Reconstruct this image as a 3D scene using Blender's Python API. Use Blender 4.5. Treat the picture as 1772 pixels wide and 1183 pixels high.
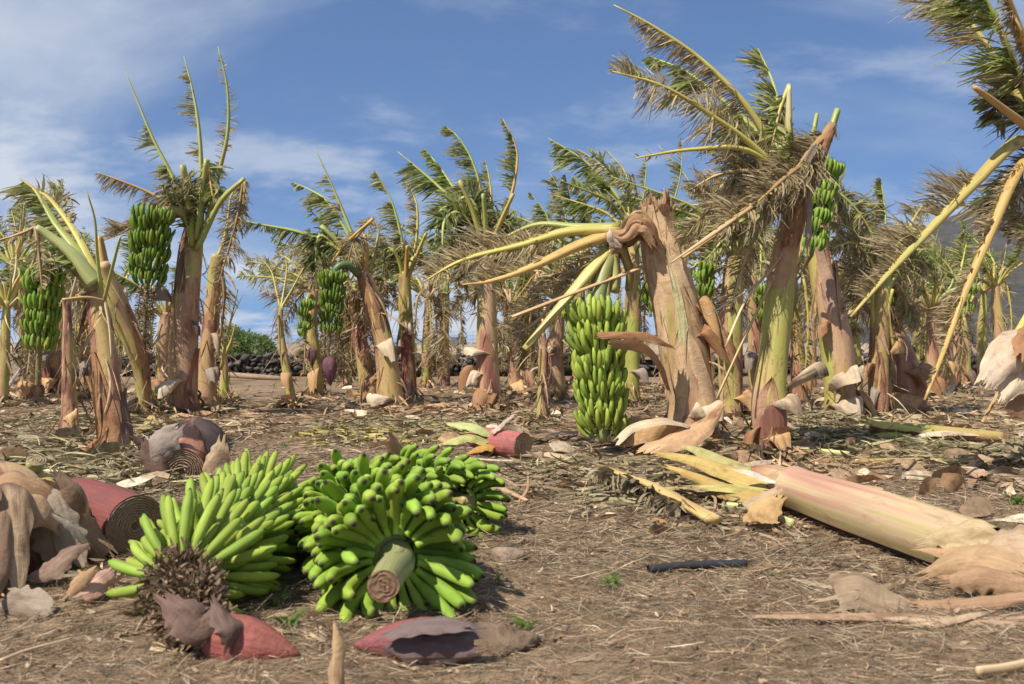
import bpy, math, random
import numpy as np
from mathutils import Vector, Matrix

for o in list(bpy.data.objects): bpy.data.objects.remove(o)
SC = bpy.context.scene
COL = SC.collection
R = math.radians
rng = np.random.default_rng(7)
rnd = random.Random(11)

# ------------------------------------------------------------------ camera
LENS = 35.0
F = 1772 * LENS / 36.0          # focal length in photograph pixels
CX, CY, H = 886.0, 591.5, 0.70  # principal point, camera height in metres
cam = bpy.data.cameras.new('camera'); cam.lens = LENS; cam.sensor_width = 36; cam.clip_end = 6000; cam.clip_start = 0.05
cam.dof.use_dof = True; cam.dof.focus_distance = 6.5; cam.dof.aperture_fstop = 6.3
camo = bpy.data.objects.new('camera', cam); COL.objects.link(camo)
camo.location = (0, 0, H); camo.rotation_euler = (R(90), 0, 0)
SC.camera = camo

# ------------------------------------------------------------------ sky, sun, exposure
SUN_EL, SUN_AZ = R(52), R(-136)     # azimuth from +Y towards +X
sdir = Vector((math.sin(SUN_AZ)*math.cos(SUN_EL), math.cos(SUN_AZ)*math.cos(SUN_EL), math.sin(SUN_EL)))
SC.world = bpy.data.worlds.new('World'); SC.world.use_nodes = True
nt = SC.world.node_tree; nt.nodes.clear()
def nn(t, ty, **kw):
    n = t.nodes.new(ty)
    for k, v in kw.items():
        if k.startswith('i_'):
            n.inputs[k[2:].replace('_', ' ')].default_value = v
        elif isinstance(k, str) and k.startswith('n') and k[1:].isdigit():
            n.inputs[int(k[1:])].default_value = v
        else: setattr(n, k, v)
    return n
def lk(t, a, b): t.links.new(a, b)
def math_n(t, op, a, b=None, clamp=False):
    n = t.nodes.new('ShaderNodeMath'); n.operation = op; n.use_clamp = clamp
    for i, v in enumerate((a, b)):
        if v is None: continue
        if isinstance(v, (int, float)): n.inputs[i].default_value = v
        else: t.links.new(v, n.inputs[i])
    return n.outputs[0]
def mixc(t, fac, a, b, mode='MIX'):
    n = t.nodes.new('ShaderNodeMix'); n.data_type = 'RGBA'; n.blend_type = mode
    for i, v in ((0, fac), (6, a), (7, b)):
        if isinstance(v, (int, float)): n.inputs[i].default_value = v
        elif isinstance(v, (tuple, list)): n.inputs[i].default_value = (*v[:3], 1)
        else: t.links.new(v, n.inputs[i])
    return n.outputs[2]
def ramp(t, fac, stops, interp='LINEAR'):
    n = t.nodes.new('ShaderNodeValToRGB'); n.color_ramp.interpolation = interp
    while len(n.color_ramp.elements) < len(stops): n.color_ramp.elements.new(0.5)
    for e, (p, c) in zip(n.color_ramp.elements, stops):
        e.position = p; e.color = (*c[:3], 1) if not isinstance(c, (int, float)) else (c, c, c, 1)
    t.links.new(fac, n.inputs[0]); return n.outputs[0]
def noise(t, vec, scale, detail=4, rough=0.55, dist=0.0):
    n = t.nodes.new('ShaderNodeTexNoise'); n.inputs['Scale'].default_value = scale
    n.inputs['Detail'].default_value = detail; n.inputs['Roughness'].default_value = rough
    n.inputs['Distortion'].default_value = dist
    if vec is not None: t.links.new(vec, n.inputs['Vector'])
    return n.outputs[0]
def mapping(t, vec, scale=(1,1,1), loc=(0,0,0), rot=(0,0,0)):
    n = t.nodes.new('ShaderNodeMapping'); n.inputs['Scale'].default_value = scale
    n.inputs['Location'].default_value = loc; n.inputs['Rotation'].default_value = rot
    t.links.new(vec, n.inputs['Vector']); return n.outputs[0]

sky = nn(nt, 'ShaderNodeTexSky', sky_type='NISHITA', sun_disc=False, sun_elevation=SUN_EL, sun_rotation=SUN_AZ,
         air_density=1.0, dust_density=0.25, ozone_density=3.0, altitude=50)
tc = nn(nt, 'ShaderNodeTexCoord')
sep = nn(nt, 'ShaderNodeSeparateXYZ'); lk(nt, tc.outputs['Generated'], sep.inputs[0])
lift = nn(nt, 'ShaderNodeVectorMath', operation='MULTIPLY_ADD'); lk(nt, tc.outputs['Generated'], lift.inputs[0]); lift.inputs[1].default_value = (1, 1, 0.85); lift.inputs[2].default_value = (0, 0, 0.16)
nrm = nn(nt, 'ShaderNodeVectorMath', operation='NORMALIZE'); lk(nt, lift.outputs[0], nrm.inputs[0]); lk(nt, nrm.outputs[0], sky.inputs['Vector'])
zz = math_n(nt, 'ADD', math_n(nt, 'MAXIMUM', sep.outputs[2], 0.0), 0.30)
cmb = nn(nt, 'ShaderNodeCombineXYZ')
lk(nt, math_n(nt, 'DIVIDE', sep.outputs[0], zz), cmb.inputs[0]); lk(nt, math_n(nt, 'DIVIDE', sep.outputs[1], zz), cmb.inputs[1])
n1 = noise(nt, mapping(nt, cmb.outputs[0], (0.75, 1.1, 1), (3.1, 1.7, 0), (0, 0, 0.35)), 1.0, 7, 0.55, 0.6)
n2 = noise(nt, mapping(nt, cmb.outputs[0], (1.7, 2.6, 1), (8.2, 4.4, 0)), 1.0, 8, 0.6, 0.2)
veil = ramp(nt, n1, [(0.38, 0.0), (0.70, 1.0)], 'EASE')
puff = ramp(nt, n2, [(0.50, 0.0), (0.68, 1.0)], 'EASE')
low = ramp(nt, sep.outputs[2], [(0.05, 1.0), (0.42, 0.0)])
m = math_n(nt, 'ADD', math_n(nt, 'MULTIPLY', veil, 1.0), math_n(nt, 'MULTIPLY', math_n(nt, 'MULTIPLY', puff, low), 0.9), True)
skyt = mixc(nt, 1.0, sky.outputs[0], (0.84, 0.97, 1.15), 'MULTIPLY')
cl = mixc(nt, m, skyt, (6.0, 6.5, 7.4))
bg = nn(nt, 'ShaderNodeBackground'); bg.inputs[1].default_value = 0.080
lk(nt, cl, bg.inputs[0])
wo = nn(nt, 'ShaderNodeOutputWorld'); lk(nt, bg.outputs[0], wo.inputs[0])

sun = bpy.data.lights.new('sun', 'SUN'); sun.energy = 4.7; sun.angle = R(0.55); sun.color = (1.0, 0.93, 0.82)
suno = bpy.data.objects.new('sun', sun); COL.objects.link(suno)
suno.rotation_euler = (-sdir).to_track_quat('-Z', 'Y').to_euler()
SC.view_settings.view_transform = 'Standard'; SC.view_settings.look = 'None'
SC.view_settings.exposure = 0.45; SC.view_settings.gamma = 1.0
SC.cycles.use_denoising = True
SC.cycles.max_bounces = 6; SC.cycles.transparent_max_bounces = 4; SC.cycles.sample_clamp_indirect = 6

# ------------------------------------------------------------------ helpers
def P(px, py, Y):
    """the place at depth Y metres that a photograph pixel looks at"""
    return np.array([(px-CX)/F*Y, Y, H-(py-CY)/F*Y])
def GY(py): return H*F/(py-CY)
def gh(x, y):
    f = 1/(1+(np.hypot(x, y)/25)**2)
    return f*(0.016*np.sin(1.3*x+0.7*y)+0.012*np.sin(2.9*x-1.7*y+1)+0.006*np.sin(6.1*x+4.3*y+2)+0.005*np.sin(-9.3*x+7.1*y))
def G(px, py, up=0.0):
    p = P(px, py, GY(py)); p[2] = gh(p[0], p[1])+up
    return p

def mk(name, V, quads=None, tris=None, mat=None, parent=None, origin=None, col=None, rest=None, smooth=True):
    V = np.asarray(V, dtype=np.float64)
    if origin is not None: V = V-np.asarray(origin)
    me = bpy.data.meshes.new(name)
    q = np.asarray(quads, dtype=np.int32).reshape(-1, 4) if quads is not None and len(quads) else np.zeros((0, 4), np.int32)
    t = np.asarray(tris, dtype=np.int32).reshape(-1, 3) if tris is not None and len(tris) else np.zeros((0, 3), np.int32)
    me.vertices.add(len(V)); me.vertices.foreach_set('co', V.astype(np.float32).ravel())
    me.loops.add(q.size+t.size); me.loops.foreach_set('vertex_index', np.concatenate([q.ravel(), t.ravel()]))
    me.polygons.add(len(q)+len(t))
    me.polygons.foreach_set('loop_start', np.concatenate([np.arange(len(q))*4, q.size+np.arange(len(t))*3]).astype(np.int32))
    me.update(calc_edges=True)
    if smooth: me.polygons.foreach_set('use_smooth', np.ones(len(q)+len(t), dtype=bool))
    if col is not None:
        a = me.attributes.new('Col', 'FLOAT_COLOR', 'POINT')
        c = np.ones((len(V), 4), np.float32); c[:, :3] = col; a.data.foreach_set('color', c.ravel())
    if rest is not None:
        a = me.attributes.new('rest', 'FLOAT_VECTOR', 'POINT'); a.data.foreach_set('vector', np.asarray(rest, np.float32).ravel())
    if mat: me.materials.append(MAT[mat])
    o = bpy.data.objects.new(name, me); COL.objects.link(o)
    if parent is not None: o.parent = parent
    return o
def tag(o, label=None, cat=None, group=None, kind=None):
    for k, v in (('label', label), ('category', cat), ('group', group), ('kind', kind)):
        if v: o[k] = v
    return o
def thing(name, label, cat, loc, group=None):
    o = bpy.data.objects.new(name, None); COL.objects.link(o); o.location = loc; o.empty_display_size = 0.1
    tag(o, label, cat, group); return o
def tint(o, c):
    o.color = (*c[:3], 1.0); return o

def unit(v): v = np.asarray(v, float); return v/(np.linalg.norm(v, axis=-1, keepdims=True)+1e-12)
def spline(pts, n):
    """Catmull-Rom through pts (N,k), resampled to n rows, even in length of the first three columns"""
    p = np.asarray(pts, float)
    if len(p) == 2:
        t = np.linspace(0, 1, n)[:, None]; return p[0]*(1-t)+p[1]*t
    e = np.vstack([2*p[0]-p[1], p, 2*p[-1]-p[-2]]); out = []
    t = np.linspace(0, 1, 24, endpoint=False)[:, None]
    for i in range(1, len(e)-2):
        a, b, c, d = e[i-1], e[i], e[i+1], e[i+2]
        out.append(0.5*(2*b+(c-a)*t+(2*a-5*b+4*c-d)*t**2+(3*b-a-3*c+d)*t**3))
    out = np.vstack(out+[p[-1:]])
    s = np.concatenate([[0], np.cumsum(np.linalg.norm(np.diff(out[:, :3], axis=0), axis=1))])
    u = np.linspace(0, s[-1], n)
    return np.stack([np.interp(u, s, out[:, k]) for k in range(out.shape[1])], 1)
def frames(p, ref=None):
    T = unit(np.gradient(p, axis=0)); A = np.zeros_like(p)
    a = np.array(ref if ref is not None else ([0, -1, 0] if abs(T[0][1]) < 0.9 else [0, 0, 1]), float)
    for i in range(len(p)):
        a = a-T[i]*np.dot(a, T[i]); a = a/(np.linalg.norm(a)+1e-12); A[i] = a
    return T, A, np.cross(T, A)
def tube(p, r, seg=12, cap=(True, True), prof=None, ref=None, flat=1.0):
    p = np.asarray(p, float); n = len(p); r = np.broadcast_to(np.asarray(r, float), (n,))
    T, A, B = frames(p, ref); th = np.linspace(0, 2*math.pi, seg, endpoint=False)
    s = np.concatenate([[0], np.cumsum(np.linalg.norm(np.diff(p, axis=0), axis=1))])
    rr = r[:, None]*np.ones(seg) if prof is None else r[:, None]*prof
    V = p[:, None]+rr[..., None]*(np.cos(th)[None, :, None]*A[:, None]*flat+np.sin(th)[None, :, None]*B[:, None])
    rest = np.stack([rr*np.cos(th), rr*np.sin(th), np.broadcast_to(s[:, None], rr.shape)], -1)
    i = np.arange(n-1)[:, None]*seg; j = np.arange(seg)[None]; j2 = (j+1) % seg
    Q = np.stack([i+j, i+j2, i+seg+j2, i+seg+j], -1).reshape(-1, 4)
    V = V.reshape(-1, 3); rest = rest.reshape(-1, 3); tr = []
    for e, on in enumerate(cap):
        if not on: continue
        k = len(V); row = 0 if e == 0 else n-1
        V = np.vstack([V, p[row]]); rest = np.vstack([rest, [0, 0, s[row]]])
        a = row*seg+np.arange(seg); b = row*seg+(np.arange(seg)+1) % seg
        tr.append(np.stack([np.full(seg, k), b, a] if e == 0 else [np.full(seg, k), a, b], 1))
    return V, Q, (np.vstack(tr) if tr else None), rest
def grid_q(nu, nv):
    i = np.arange(nu-1)[:, None]*nv; j = np.arange(nv-1)[None]
    return np.stack([i+j, i+j+1, i+nv+j+1, i+nv+j], -1).reshape(-1, 4)
def wob(x, y, seed, n=5, lo=1.0, hi=6.0):
    r = np.random.default_rng(seed); out = 0
    for _ in range(n):
        fx, fy, ph = r.uniform(lo, hi), r.uniform(lo, hi), r.uniform(0, 6.3)
        out = out+np.sin(fx*x*r.choice([-1, 1])+fy*y+ph)/n
    return out
def ribbons(root, d0, L, W, bend, c0, c1, nseg=4, twist=0.5, rg=rng, taper=0.25, curl=0.0, wide=0.25):
    """N torn strips at once: start, direction, length, width, bend vector (along the strip), colours at root and tip"""
    N = len(root); root = np.asarray(root, float); d0 = unit(d0)
    L = np.broadcast_to(np.asarray(L, float), (N,)); W = np.broadcast_to(np.asarray(W, float), (N,))
    p = root.copy(); up = unit(rg.normal(size=(N, 3))); step = (L/nseg)[:, None]
    ax = unit(np.cross(d0, up)); V = np.zeros((N, nseg+1, 2, 3)); C = np.zeros((N, nseg+1, 2, 3))
    kick = rg.normal(size=(N, 3))*curl
    for k in range(nseg+1):
        t = k/nseg
        d = unit(d0+np.asarray(bend)*t+kick*math.sin(2.5*t)*t)
        w = unit(np.cross(d, up)+ax*0.3)
        up = unit(up+twist*rg.normal(size=(N, 3))/nseg)
        prof = (wide+(1-wide)*min(1, t*3))*(1-(1-taper)*max(0, (t-0.45)/0.55)**1.3)
        hw = (W*prof*0.5)[:, None]
        V[:, k, 0] = p-w*hw; V[:, k, 1] = p+w*hw
        C[:, k] = (c0*(1-t**1.4)+c1*t**1.4)[:, None]
        p = p+d*step
    b = np.arange(N)[:, None]*(nseg+1)*2; k = np.arange(nseg)[None]*2
    Q = np.stack([b+k, b+k+1, b+k+3, b+k+2], -1).reshape(-1, 4)
    return V.reshape(-1, 3), Q, C.reshape(-1, 3)
def join(parts):
    """parts: list of (V, Q, C)"""
    V, Q, C, k = [], [], [], 0
    for v, q, c in parts:
        V.append(v); Q.append(q+k); C.append(c); k += len(v)
    return np.vstack(V), np.vstack(Q), np.vstack(C)

# ------------------------------------------------------------------ materials
MAT = {}
def material(name):
    m = bpy.data.materials.new(name); m.use_nodes = True; t = m.node_tree; t.nodes.clear()
    out = nn(t, 'ShaderNodeOutputMaterial'); b = nn(t, 'ShaderNodeBsdfPrincipled'); lk(t, b.outputs[0], out.inputs[0])
    MAT[name] = m; return t, b, out
def attr(t, name): return nn(t, 'ShaderNodeAttribute', attribute_name=name)
def bump(t, b, h, strength, dist):
    n = nn(t, 'ShaderNodeBump'); n.inputs['Strength'].default_value = strength; n.inputs['Distance'].default_value = dist
    lk(t, h, n.inputs['Height']); lk(t, n.outputs[0], b.inputs['Normal'])
def offset_rest(t, name='rest'):
    """surface coordinates that run along the piece, shifted so that no two pieces look alike"""
    a = attr(t, name); oi = nn(t, 'ShaderNodeObjectInfo')
    v = nn(t, 'ShaderNodeVectorMath', operation='ADD'); lk(t, a.outputs['Vector'], v.inputs[0])
    c = nn(t, 'ShaderNodeCombineXYZ')
    for i, k in enumerate((13.0, 29.0, 57.0)): lk(t, math_n(t, 'MULTIPLY', oi.outputs['Random'], k), c.inputs[i])
    lk(t, c.outputs[0], v.inputs[1]); return v.outputs[0], oi

def m_stem():
    t, b, _ = material('stem'); v, oi = offset_rest(t)
    col = attr(t, 'Col')
    big = noise(t, mapping(t, v, (7, 7, 1.3)), 1.0, 3, 0.5, 0.4)
    st = noise(t, mapping(t, v, (60, 60, 1.1)), 1.0, 4, 0.6)
    sp = nn(t, 'ShaderNodeSeparateColor'); lk(t, col.outputs['Color'], sp.inputs[0])
    so = nn(t, 'ShaderNodeSeparateColor'); lk(t, oi.outputs['Color'], so.inputs[0])
    f = math_n(t, 'ADD', math_n(t, 'MULTIPLY', math_n(t, 'SUBTRACT', big, 0.5), 0.95), sp.outputs[0])
    f = math_n(t, 'ADD', f, math_n(t, 'MULTIPLY', math_n(t, 'SUBTRACT', st, 0.5), 0.20))
    f = math_n(t, 'ADD', f, math_n(t, 'SUBTRACT', so.outputs[0], 0.5), True)
    c = ramp(t, f, [(0.0, (0.045, 0.022, 0.018)), (0.14, (0.17, 0.065, 0.045)), (0.28, (0.31, 0.140, 0.090)), (0.40, (0.45, 0.26, 0.150)), (0.50, (0.51, 0.345, 0.20)),
                    (0.58, (0.46, 0.315, 0.13)), (0.66, (0.47, 0.37, 0.13)), (0.80, (0.41, 0.385, 0.10)), (1.0, (0.34, 0.37, 0.08))])
    red = mixc(t, math_n(t, 'MULTIPLY', so.outputs[1], 0.6), c, (0.30, 0.085, 0.065))
    fine = noise(t, mapping(t, v, (150, 150, 2.5)), 1.0, 3, 0.6)
    c2 = mixc(t, 1.0, red, ramp(t, fine, [(0.25, 0.84), (0.7, 1.07)]), 'MULTIPLY')
    bl = noise(t, mapping(t, v, (13, 13, 4)), 1.0, 3, 0.55, 0.5)
    c3 = mixc(t, math_n(t, 'MULTIPLY', ramp(t, bl, [(0.54, 0.0), (0.72, 1.0)]), 0.68), c2, (0.13, 0.060, 0.042))
    scr = noise(t, mapping(t, v, (5, 5, 2.2), (4, 2, 9)), 1.0, 6, 0.75, 1.2)
    c3 = mixc(t, math_n(t, 'MULTIPLY', ramp(t, scr, [(0.53, 0.0), (0.60, 1.0)]), 0.42), c3, (0.42, 0.235, 0.13))
    sp2 = noise(t, mapping(t, v, (55, 55, 38)), 1.0, 3, 0.7); c3 = mixc(t, math_n(t, 'MULTIPLY', ramp(t, sp2, [(0.60, 0.0), (0.68, 1.0)]), 0.65), c3, (0.11, 0.055, 0.036))
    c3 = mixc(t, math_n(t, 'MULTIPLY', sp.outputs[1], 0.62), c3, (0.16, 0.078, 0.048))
    lk(t, c3, b.inputs['Base Color']); b.inputs['Roughness'].default_value = 0.55; b.inputs['Specular IOR Level'].default_value = 0.3
    bump(t, b, math_n(t, 'ADD', fine, math_n(t, 'MULTIPLY', bl, 1.2)), 0.25, 0.003)
def m_dry():
    t, b, out = material('dry_sheath'); v, oi = offset_rest(t)
    st = noise(t, mapping(t, v, (210, 210, 3.2)), 1.0, 5, 0.7)
    bl = noise(t, mapping(t, v, (10, 10, 5)), 1.0, 4, 0.6, 0.5)
    c = mixc(t, 1.0, oi.outputs['Color'], ramp(t, st, [(0.30, 0.72), (0.66, 1.12)]), 'MULTIPLY')
    dk = mixc(t, 1.0, oi.outputs['Color'], (0.33, 0.24, 0.21), 'MULTIPLY')
    c = mixc(t, math_n(t, 'MULTIPLY', ramp(t, bl, [(0.54, 0.0), (0.68, 1.0)]), 0.75), c, dk)
    pale = noise(t, mapping(t, v, (6, 6, 3)), 1.0, 3)
    c = mixc(t, math_n(t, 'MULTIPLY', ramp(t, pale, [(0.5, 0.0), (0.7, 1.0)]), 0.6), c, mixc(t, 1.0, oi.outputs['Color'], (1.35, 1.42, 1.55), 'MULTIPLY'))
    gr = noise(t, mapping(t, v, (9, 9, 14), (3, 8, 1)), 1.0, 6, 0.7, 0.8); c = mixc(t, math_n(t, 'MULTIPLY', ramp(t, gr, [(0.48, 0.0), (0.66, 1.0)]), 0.5), c, mixc(t, 1.0, oi.outputs['Color'], (0.62, 0.58, 0.56), 'MULTIPLY'))
    lk(t, c, b.inputs['Base Color']); b.inputs['Roughness'].default_value = 0.62; b.inputs['Specular IOR Level'].default_value = 0.25
    wr = noise(t, mapping(t, v, (14, 14, 26)), 1.0, 5, 0.6, 1.5); bump(t, b, math_n(t, 'ADD', math_n(t, 'ADD', st, bl), math_n(t, 'MULTIPLY', wr, 1.6)), 0.55, 0.006)
    tr = nn(t, 'ShaderNodeBsdfTranslucent'); lk(t, c, tr.inputs[0])
    mx = nn(t, 'ShaderNodeMixShader'); mx.inputs[0].default_value = 0.14
    lk(t, b.outputs[0], mx.inputs[1]); lk(t, tr.outputs[0], mx.inputs[2]); lk(t, mx.outputs[0], out.inputs[0])
def m_rib():
    t, b, _ = material('midrib'); v, oi = offset_rest(t)
    st = noise(t, mapping(t, v, (160, 160, 3)), 1.0, 3, 0.6)
    bl = noise(t, mapping(t, v, (25, 25, 9)), 1.0, 4, 0.65, 0.5)
    big = noise(t, mapping(t, v, (4, 4, 2.2)), 1.0, 2)
    c = mixc(t, ramp(t, big, [(0.42, 0.0), (0.62, 1.0)]), oi.outputs['Color'], mixc(t, 0.5, oi.outputs['Color'], (0.40, 0.24, 0.07)))
    c = mixc(t, 1.0, c, ramp(t, st, [(0.25, 0.72), (0.72, 1.15)]), 'MULTIPLY')
    c = mixc(t, math_n(t, 'MULTIPLY', ramp(t, bl, [(0.60, 0.0), (0.70, 1.0)]), 0.65), c, (0.11, 0.065, 0.035))
    lk(t, c, b.inputs['Base Color']); b.inputs['Roughness'].default_value = 0.45
    bump(t, b, st, 0.3, 0.002)
def m_strip(name, trans, var):
    t, b, out = material(name); col = attr(t, 'Col')
    geo = nn(t, 'ShaderNodeNewGeometry')
    n = noise(t, geo.outputs['Position'], 28.0, 3, 0.6)
    c = mixc(t, 1.0, col.outputs['Color'], ramp(t, n, [(0.3, 1-var), (0.7, 1+var)]), 'MULTIPLY')
    lk(t, c, b.inputs['Base Color']); b.inputs['Roughness'].default_value = 0.55; b.inputs['Specular IOR Level'].default_value = 0.3
    if trans:
        tr = nn(t, 'ShaderNodeBsdfTranslucent'); lk(t, c, tr.inputs[0])
        mx = nn(t, 'ShaderNodeMixShader'); mx.inputs[0].default_value = trans
        lk(t, b.outputs[0], mx.inputs[1]); lk(t, tr.outputs[0], mx.inputs[2]); lk(t, mx.outputs[0], out.inputs[0])
def m_banana():
    t, b, _ = material('banana'); col = attr(t, 'Col'); v, oi = offset_rest(t)
    c = mixc(t, 1.0, col.outputs['Color'], oi.outputs['Color'], 'MULTIPLY')
    big = noise(t, mapping(t, v, (22, 22, 11)), 1.0, 2)
    c = mixc(t, 1.0, c, ramp(t, big, [(0.3, 0.80), (0.7, 1.12)]), 'MULTIPLY')
    sp = noise(t, mapping(t, v, (210, 210, 90)), 1.0, 3, 0.7)
    c = mixc(t, math_n(t, 'MULTIPLY', ramp(t, sp, [(0.66, 0.0), (0.74, 1.0)]), 0.6), c, (0.06, 0.04, 0.02))
    bl = noise(t, mapping(t, v, (45, 45, 18)), 1.0, 4, 0.7, 0.5)
    c = mixc(t, math_n(t, 'MULTIPLY', ramp(t, bl, [(0.66, 0.0), (0.74, 1.0)]), 0.65), c, (0.09, 0.065, 0.03))
    lk(t, c, b.inputs['Base Color']); b.inputs['Roughness'].default_value = 0.6; b.inputs['Specular IOR Level'].default_value = 0.2
    b.inputs['Subsurface Weight'].default_value = 0.0
    bump(t, b, big, 0.2, 0.002)
def m_cut():
    t, b, _ = material('cut_face'); col = attr(t, 'Col'); geo = nn(t, 'ShaderNodeNewGeometry')
    n = noise(t, geo.outputs['Position'], 90.0, 4, 0.7)
    c = mixc(t, 1.0, col.outputs['Color'], ramp(t, n, [(0.3, 0.6), (0.7, 1.25)]), 'MULTIPLY')
    lk(t, c, b.inputs['Base Color']); b.inputs['Roughness'].default_value = 0.8; bump(t, b, n, 0.6, 0.006)
def m_plain(name, base, var=0.35, scale=20.0, rough=0.85, bs=0.5, bd=0.01, tinted=False):
    t, b, _ = material(name); geo = nn(t, 'ShaderNodeNewGeometry'); oi = nn(t, 'ShaderNodeObjectInfo')
    n = noise(t, geo.outputs['Position'], scale, 6, 0.65)
    n2 = noise(t, geo.outputs['Position'], scale*0.17, 3, 0.6)
    c = mixc(t, 1.0, base if not tinted else oi.outputs['Color'], ramp(t, n, [(0.25, 1-var), (0.75, 1+var)]), 'MULTIPLY')
    c = mixc(t, 1.0, c, ramp(t, n2, [(0.3, 0.75), (0.7, 1.2)]), 'MULTIPLY')
    lk(t, c, b.inputs['Base Color']); b.inputs['Roughness'].default_value = rough
    bump(t, b, n, bs, bd)
def m_ground():
    t, b, _ = material('soil'); geo = nn(t, 'ShaderNodeNewGeometry'); p = geo.outputs['Position']
    n1 = noise(t, p, 0.9, 5, 0.6); n2 = noise(t, p, 14.0, 6, 0.7); n3 = noise(t, mapping(t, p, (40, 180, 60), rot=(0, 0, 0.7)), 1.0, 3, 0.6)
    c = ramp(t, n1, [(0.3, (0.185, 0.122, 0.070)), (0.52, (0.26, 0.180, 0.110)), (0.72, (0.34, 0.248, 0.158))])
    c = mixc(t, 1.0, c, ramp(t, n2, [(0.28, 0.65), (0.7, 1.15)]), 'MULTIPLY')
    c = mixc(t, math_n(t, 'MULTIPLY', ramp(t, n3, [(0.55, 0.0), (0.7, 1.0)]), 0.5), c, (0.36, 0.26, 0.17))
    lk(t, c, b.inputs['Base Color']); b.inputs['Roughness'].default_value = 0.95; b.inputs['Specular IOR Level'].default_value = 0.15
    bump(t, b, math_n(t, 'ADD', n2, math_n(t, 'MULTIPLY', n3, 0.5)), 0.8, 0.02)
def m_bud():
    t, b, _ = material('bract'); v, oi = offset_rest(t)
    st = noise(t, mapping(t, v, (120, 120, 4)), 1.0, 3, 0.6); bl = noise(t, mapping(t, v, (18, 18, 9)), 1.0, 4, 0.6, 0.5)
    c = mixc(t, 1.0, oi.outputs['Color'], ramp(t, st, [(0.25, 0.78), (0.7, 1.15)]), 'MULTIPLY')
    c = mixc(t, math_n(t, 'MULTIPLY', ramp(t, bl, [(0.5, 0.0), (0.72, 1.0)]), 0.55), c, (0.11, 0.065, 0.055))
    lk(t, c, b.inputs['Base Color']); b.inputs['Roughness'].default_value = 0.68; b.inputs['Specular IOR Level'].default_value = 0.2; wr = noise(t, mapping(t, v, (20, 20, 30)), 1.0, 4, 0.6, 1.2); bump(t, b, math_n(t, 'ADD', math_n(t, 'ADD', st, bl), wr), 0.6, 0.006)
def m_mount():
    t, b, _ = material('mountain_rock'); geo = nn(t, 'ShaderNodeNewGeometry'); p = geo.outputs['Position']
    n1 = noise(t, p, 0.012, 8, 0.65); n2 = noise(t, mapping(t, p, (0.02, 0.02, 0.16)), 1.0, 6, 0.6); n3 = noise(t, p, 0.09, 6, 0.7)
    c = ramp(t, n1, [(0.3, (0.040, 0.039, 0.040)), (0.5, (0.066, 0.060, 0.056)), (0.68, (0.056, 0.056, 0.038)), (0.8, (0.10, 0.062, 0.05))])
    c = mixc(t, 1.0, c, ramp(t, n2, [(0.35, 0.65), (0.65, 1.25)]), 'MULTIPLY')
    c = mixc(t, 1.0, c, ramp(t, n3, [(0.35, 0.7), (0.65, 1.2)]), 'MULTIPLY')
    lk(t, c, b.inputs['Base Color']); b.inputs['Roughness'].default_value = 0.95; bump(t, b, n3, 1.0, 6.0)
m_stem(); m_dry(); m_rib(); m_strip('torn_blade', 0.38, 0.30); m_strip('litter', 0.10, 0.40); m_banana(); m_cut(); m_ground(); m_bud(); m_mount()
m_plain('lava', (0.062, 0.055, 0.052), 0.5, 22, 0.92, 0.9, 0.02, tinted=True)
m_plain('terrace', (0.30, 0.235, 0.165), 0.3, 6, 0.92)
m_plain('wire', (0.16, 0.165, 0.17), 0.1, 5, 0.5)
m_plain('timber', (0.33, 0.225, 0.14), 0.3, 30, 0.8)
m_plain('rubber', (0.022, 0.022, 0.025), 0.5, 60, 0.75, 0.6, 0.004)
m_plain('dark_sheeting', (0.07, 0.08, 0.09), 0.3, 4, 0.45)
m_plain('remnants', (0.115, 0.075, 0.042), 0.6, 90, 0.9, 0.8, 0.01)
m_plain('white_paint', (0.7, 0.7, 0.68), 0.1, 5, 0.6)
# ------------------------------------------------------------------ setting
def build_ground():
    u = np.linspace(-8.6, 8.6, 380); xs = 0.5*np.sinh(u)
    w = np.linspace(-4.0, 8.75, 420); ys = 2.6+0.5*np.sinh(w)
    X, Y = np.meshgrid(xs, ys, indexing='ij'); Z = gh(X, Y)
    Z = Z+0.006*wob(X*3, Y*3, 5, 7, 2, 7)/(1+(np.hypot(X, Y)/12)**2)
    V = np.stack([X, Y, Z], -1).reshape(-1, 3)
    tag(mk('ground', V, grid_q(len(xs), len(ys)), mat='soil'), kind='structure')
build_ground()

def build_mountain():
    nx, ny = 220, 90
    X, Y = np.meshgrid(np.linspace(170, 1340, nx), np.linspace(820, 1500, ny), indexing='ij')
    ridge = np.interp(X, [170, 240, 352, 405, 463, 600, 800, 1100, 1500], [0, 26, 78, 104, 136, 190, 250, 300, 320])
    t = np.clip((Y-820)/240, 0, 1)
    g = wob(X/60, Y/160, 31, 8, 0.5, 3)*0.10+np.abs(wob(X/26, Y/90, 32, 6, 0.6, 3))*0.12+wob(X/9, Y/12, 33, 6, .6, 2)*0.02
    Z = ridge*(t**1.25)*(1-g*(1-0.75*t))*1.0-2
    back = np.clip((Y-1060)/640, 0, 1); Z = Z*(1-0.35*back)+wob(X/14, Y/14, 34, 6, .5, 2)*1.5*t
    V = np.stack([X, Y, Z], -1).reshape(-1, 3)
    tag(mk('mountain', V, grid_q(nx, ny), mat='mountain_rock'), kind='structure')
build_mountain()

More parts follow.
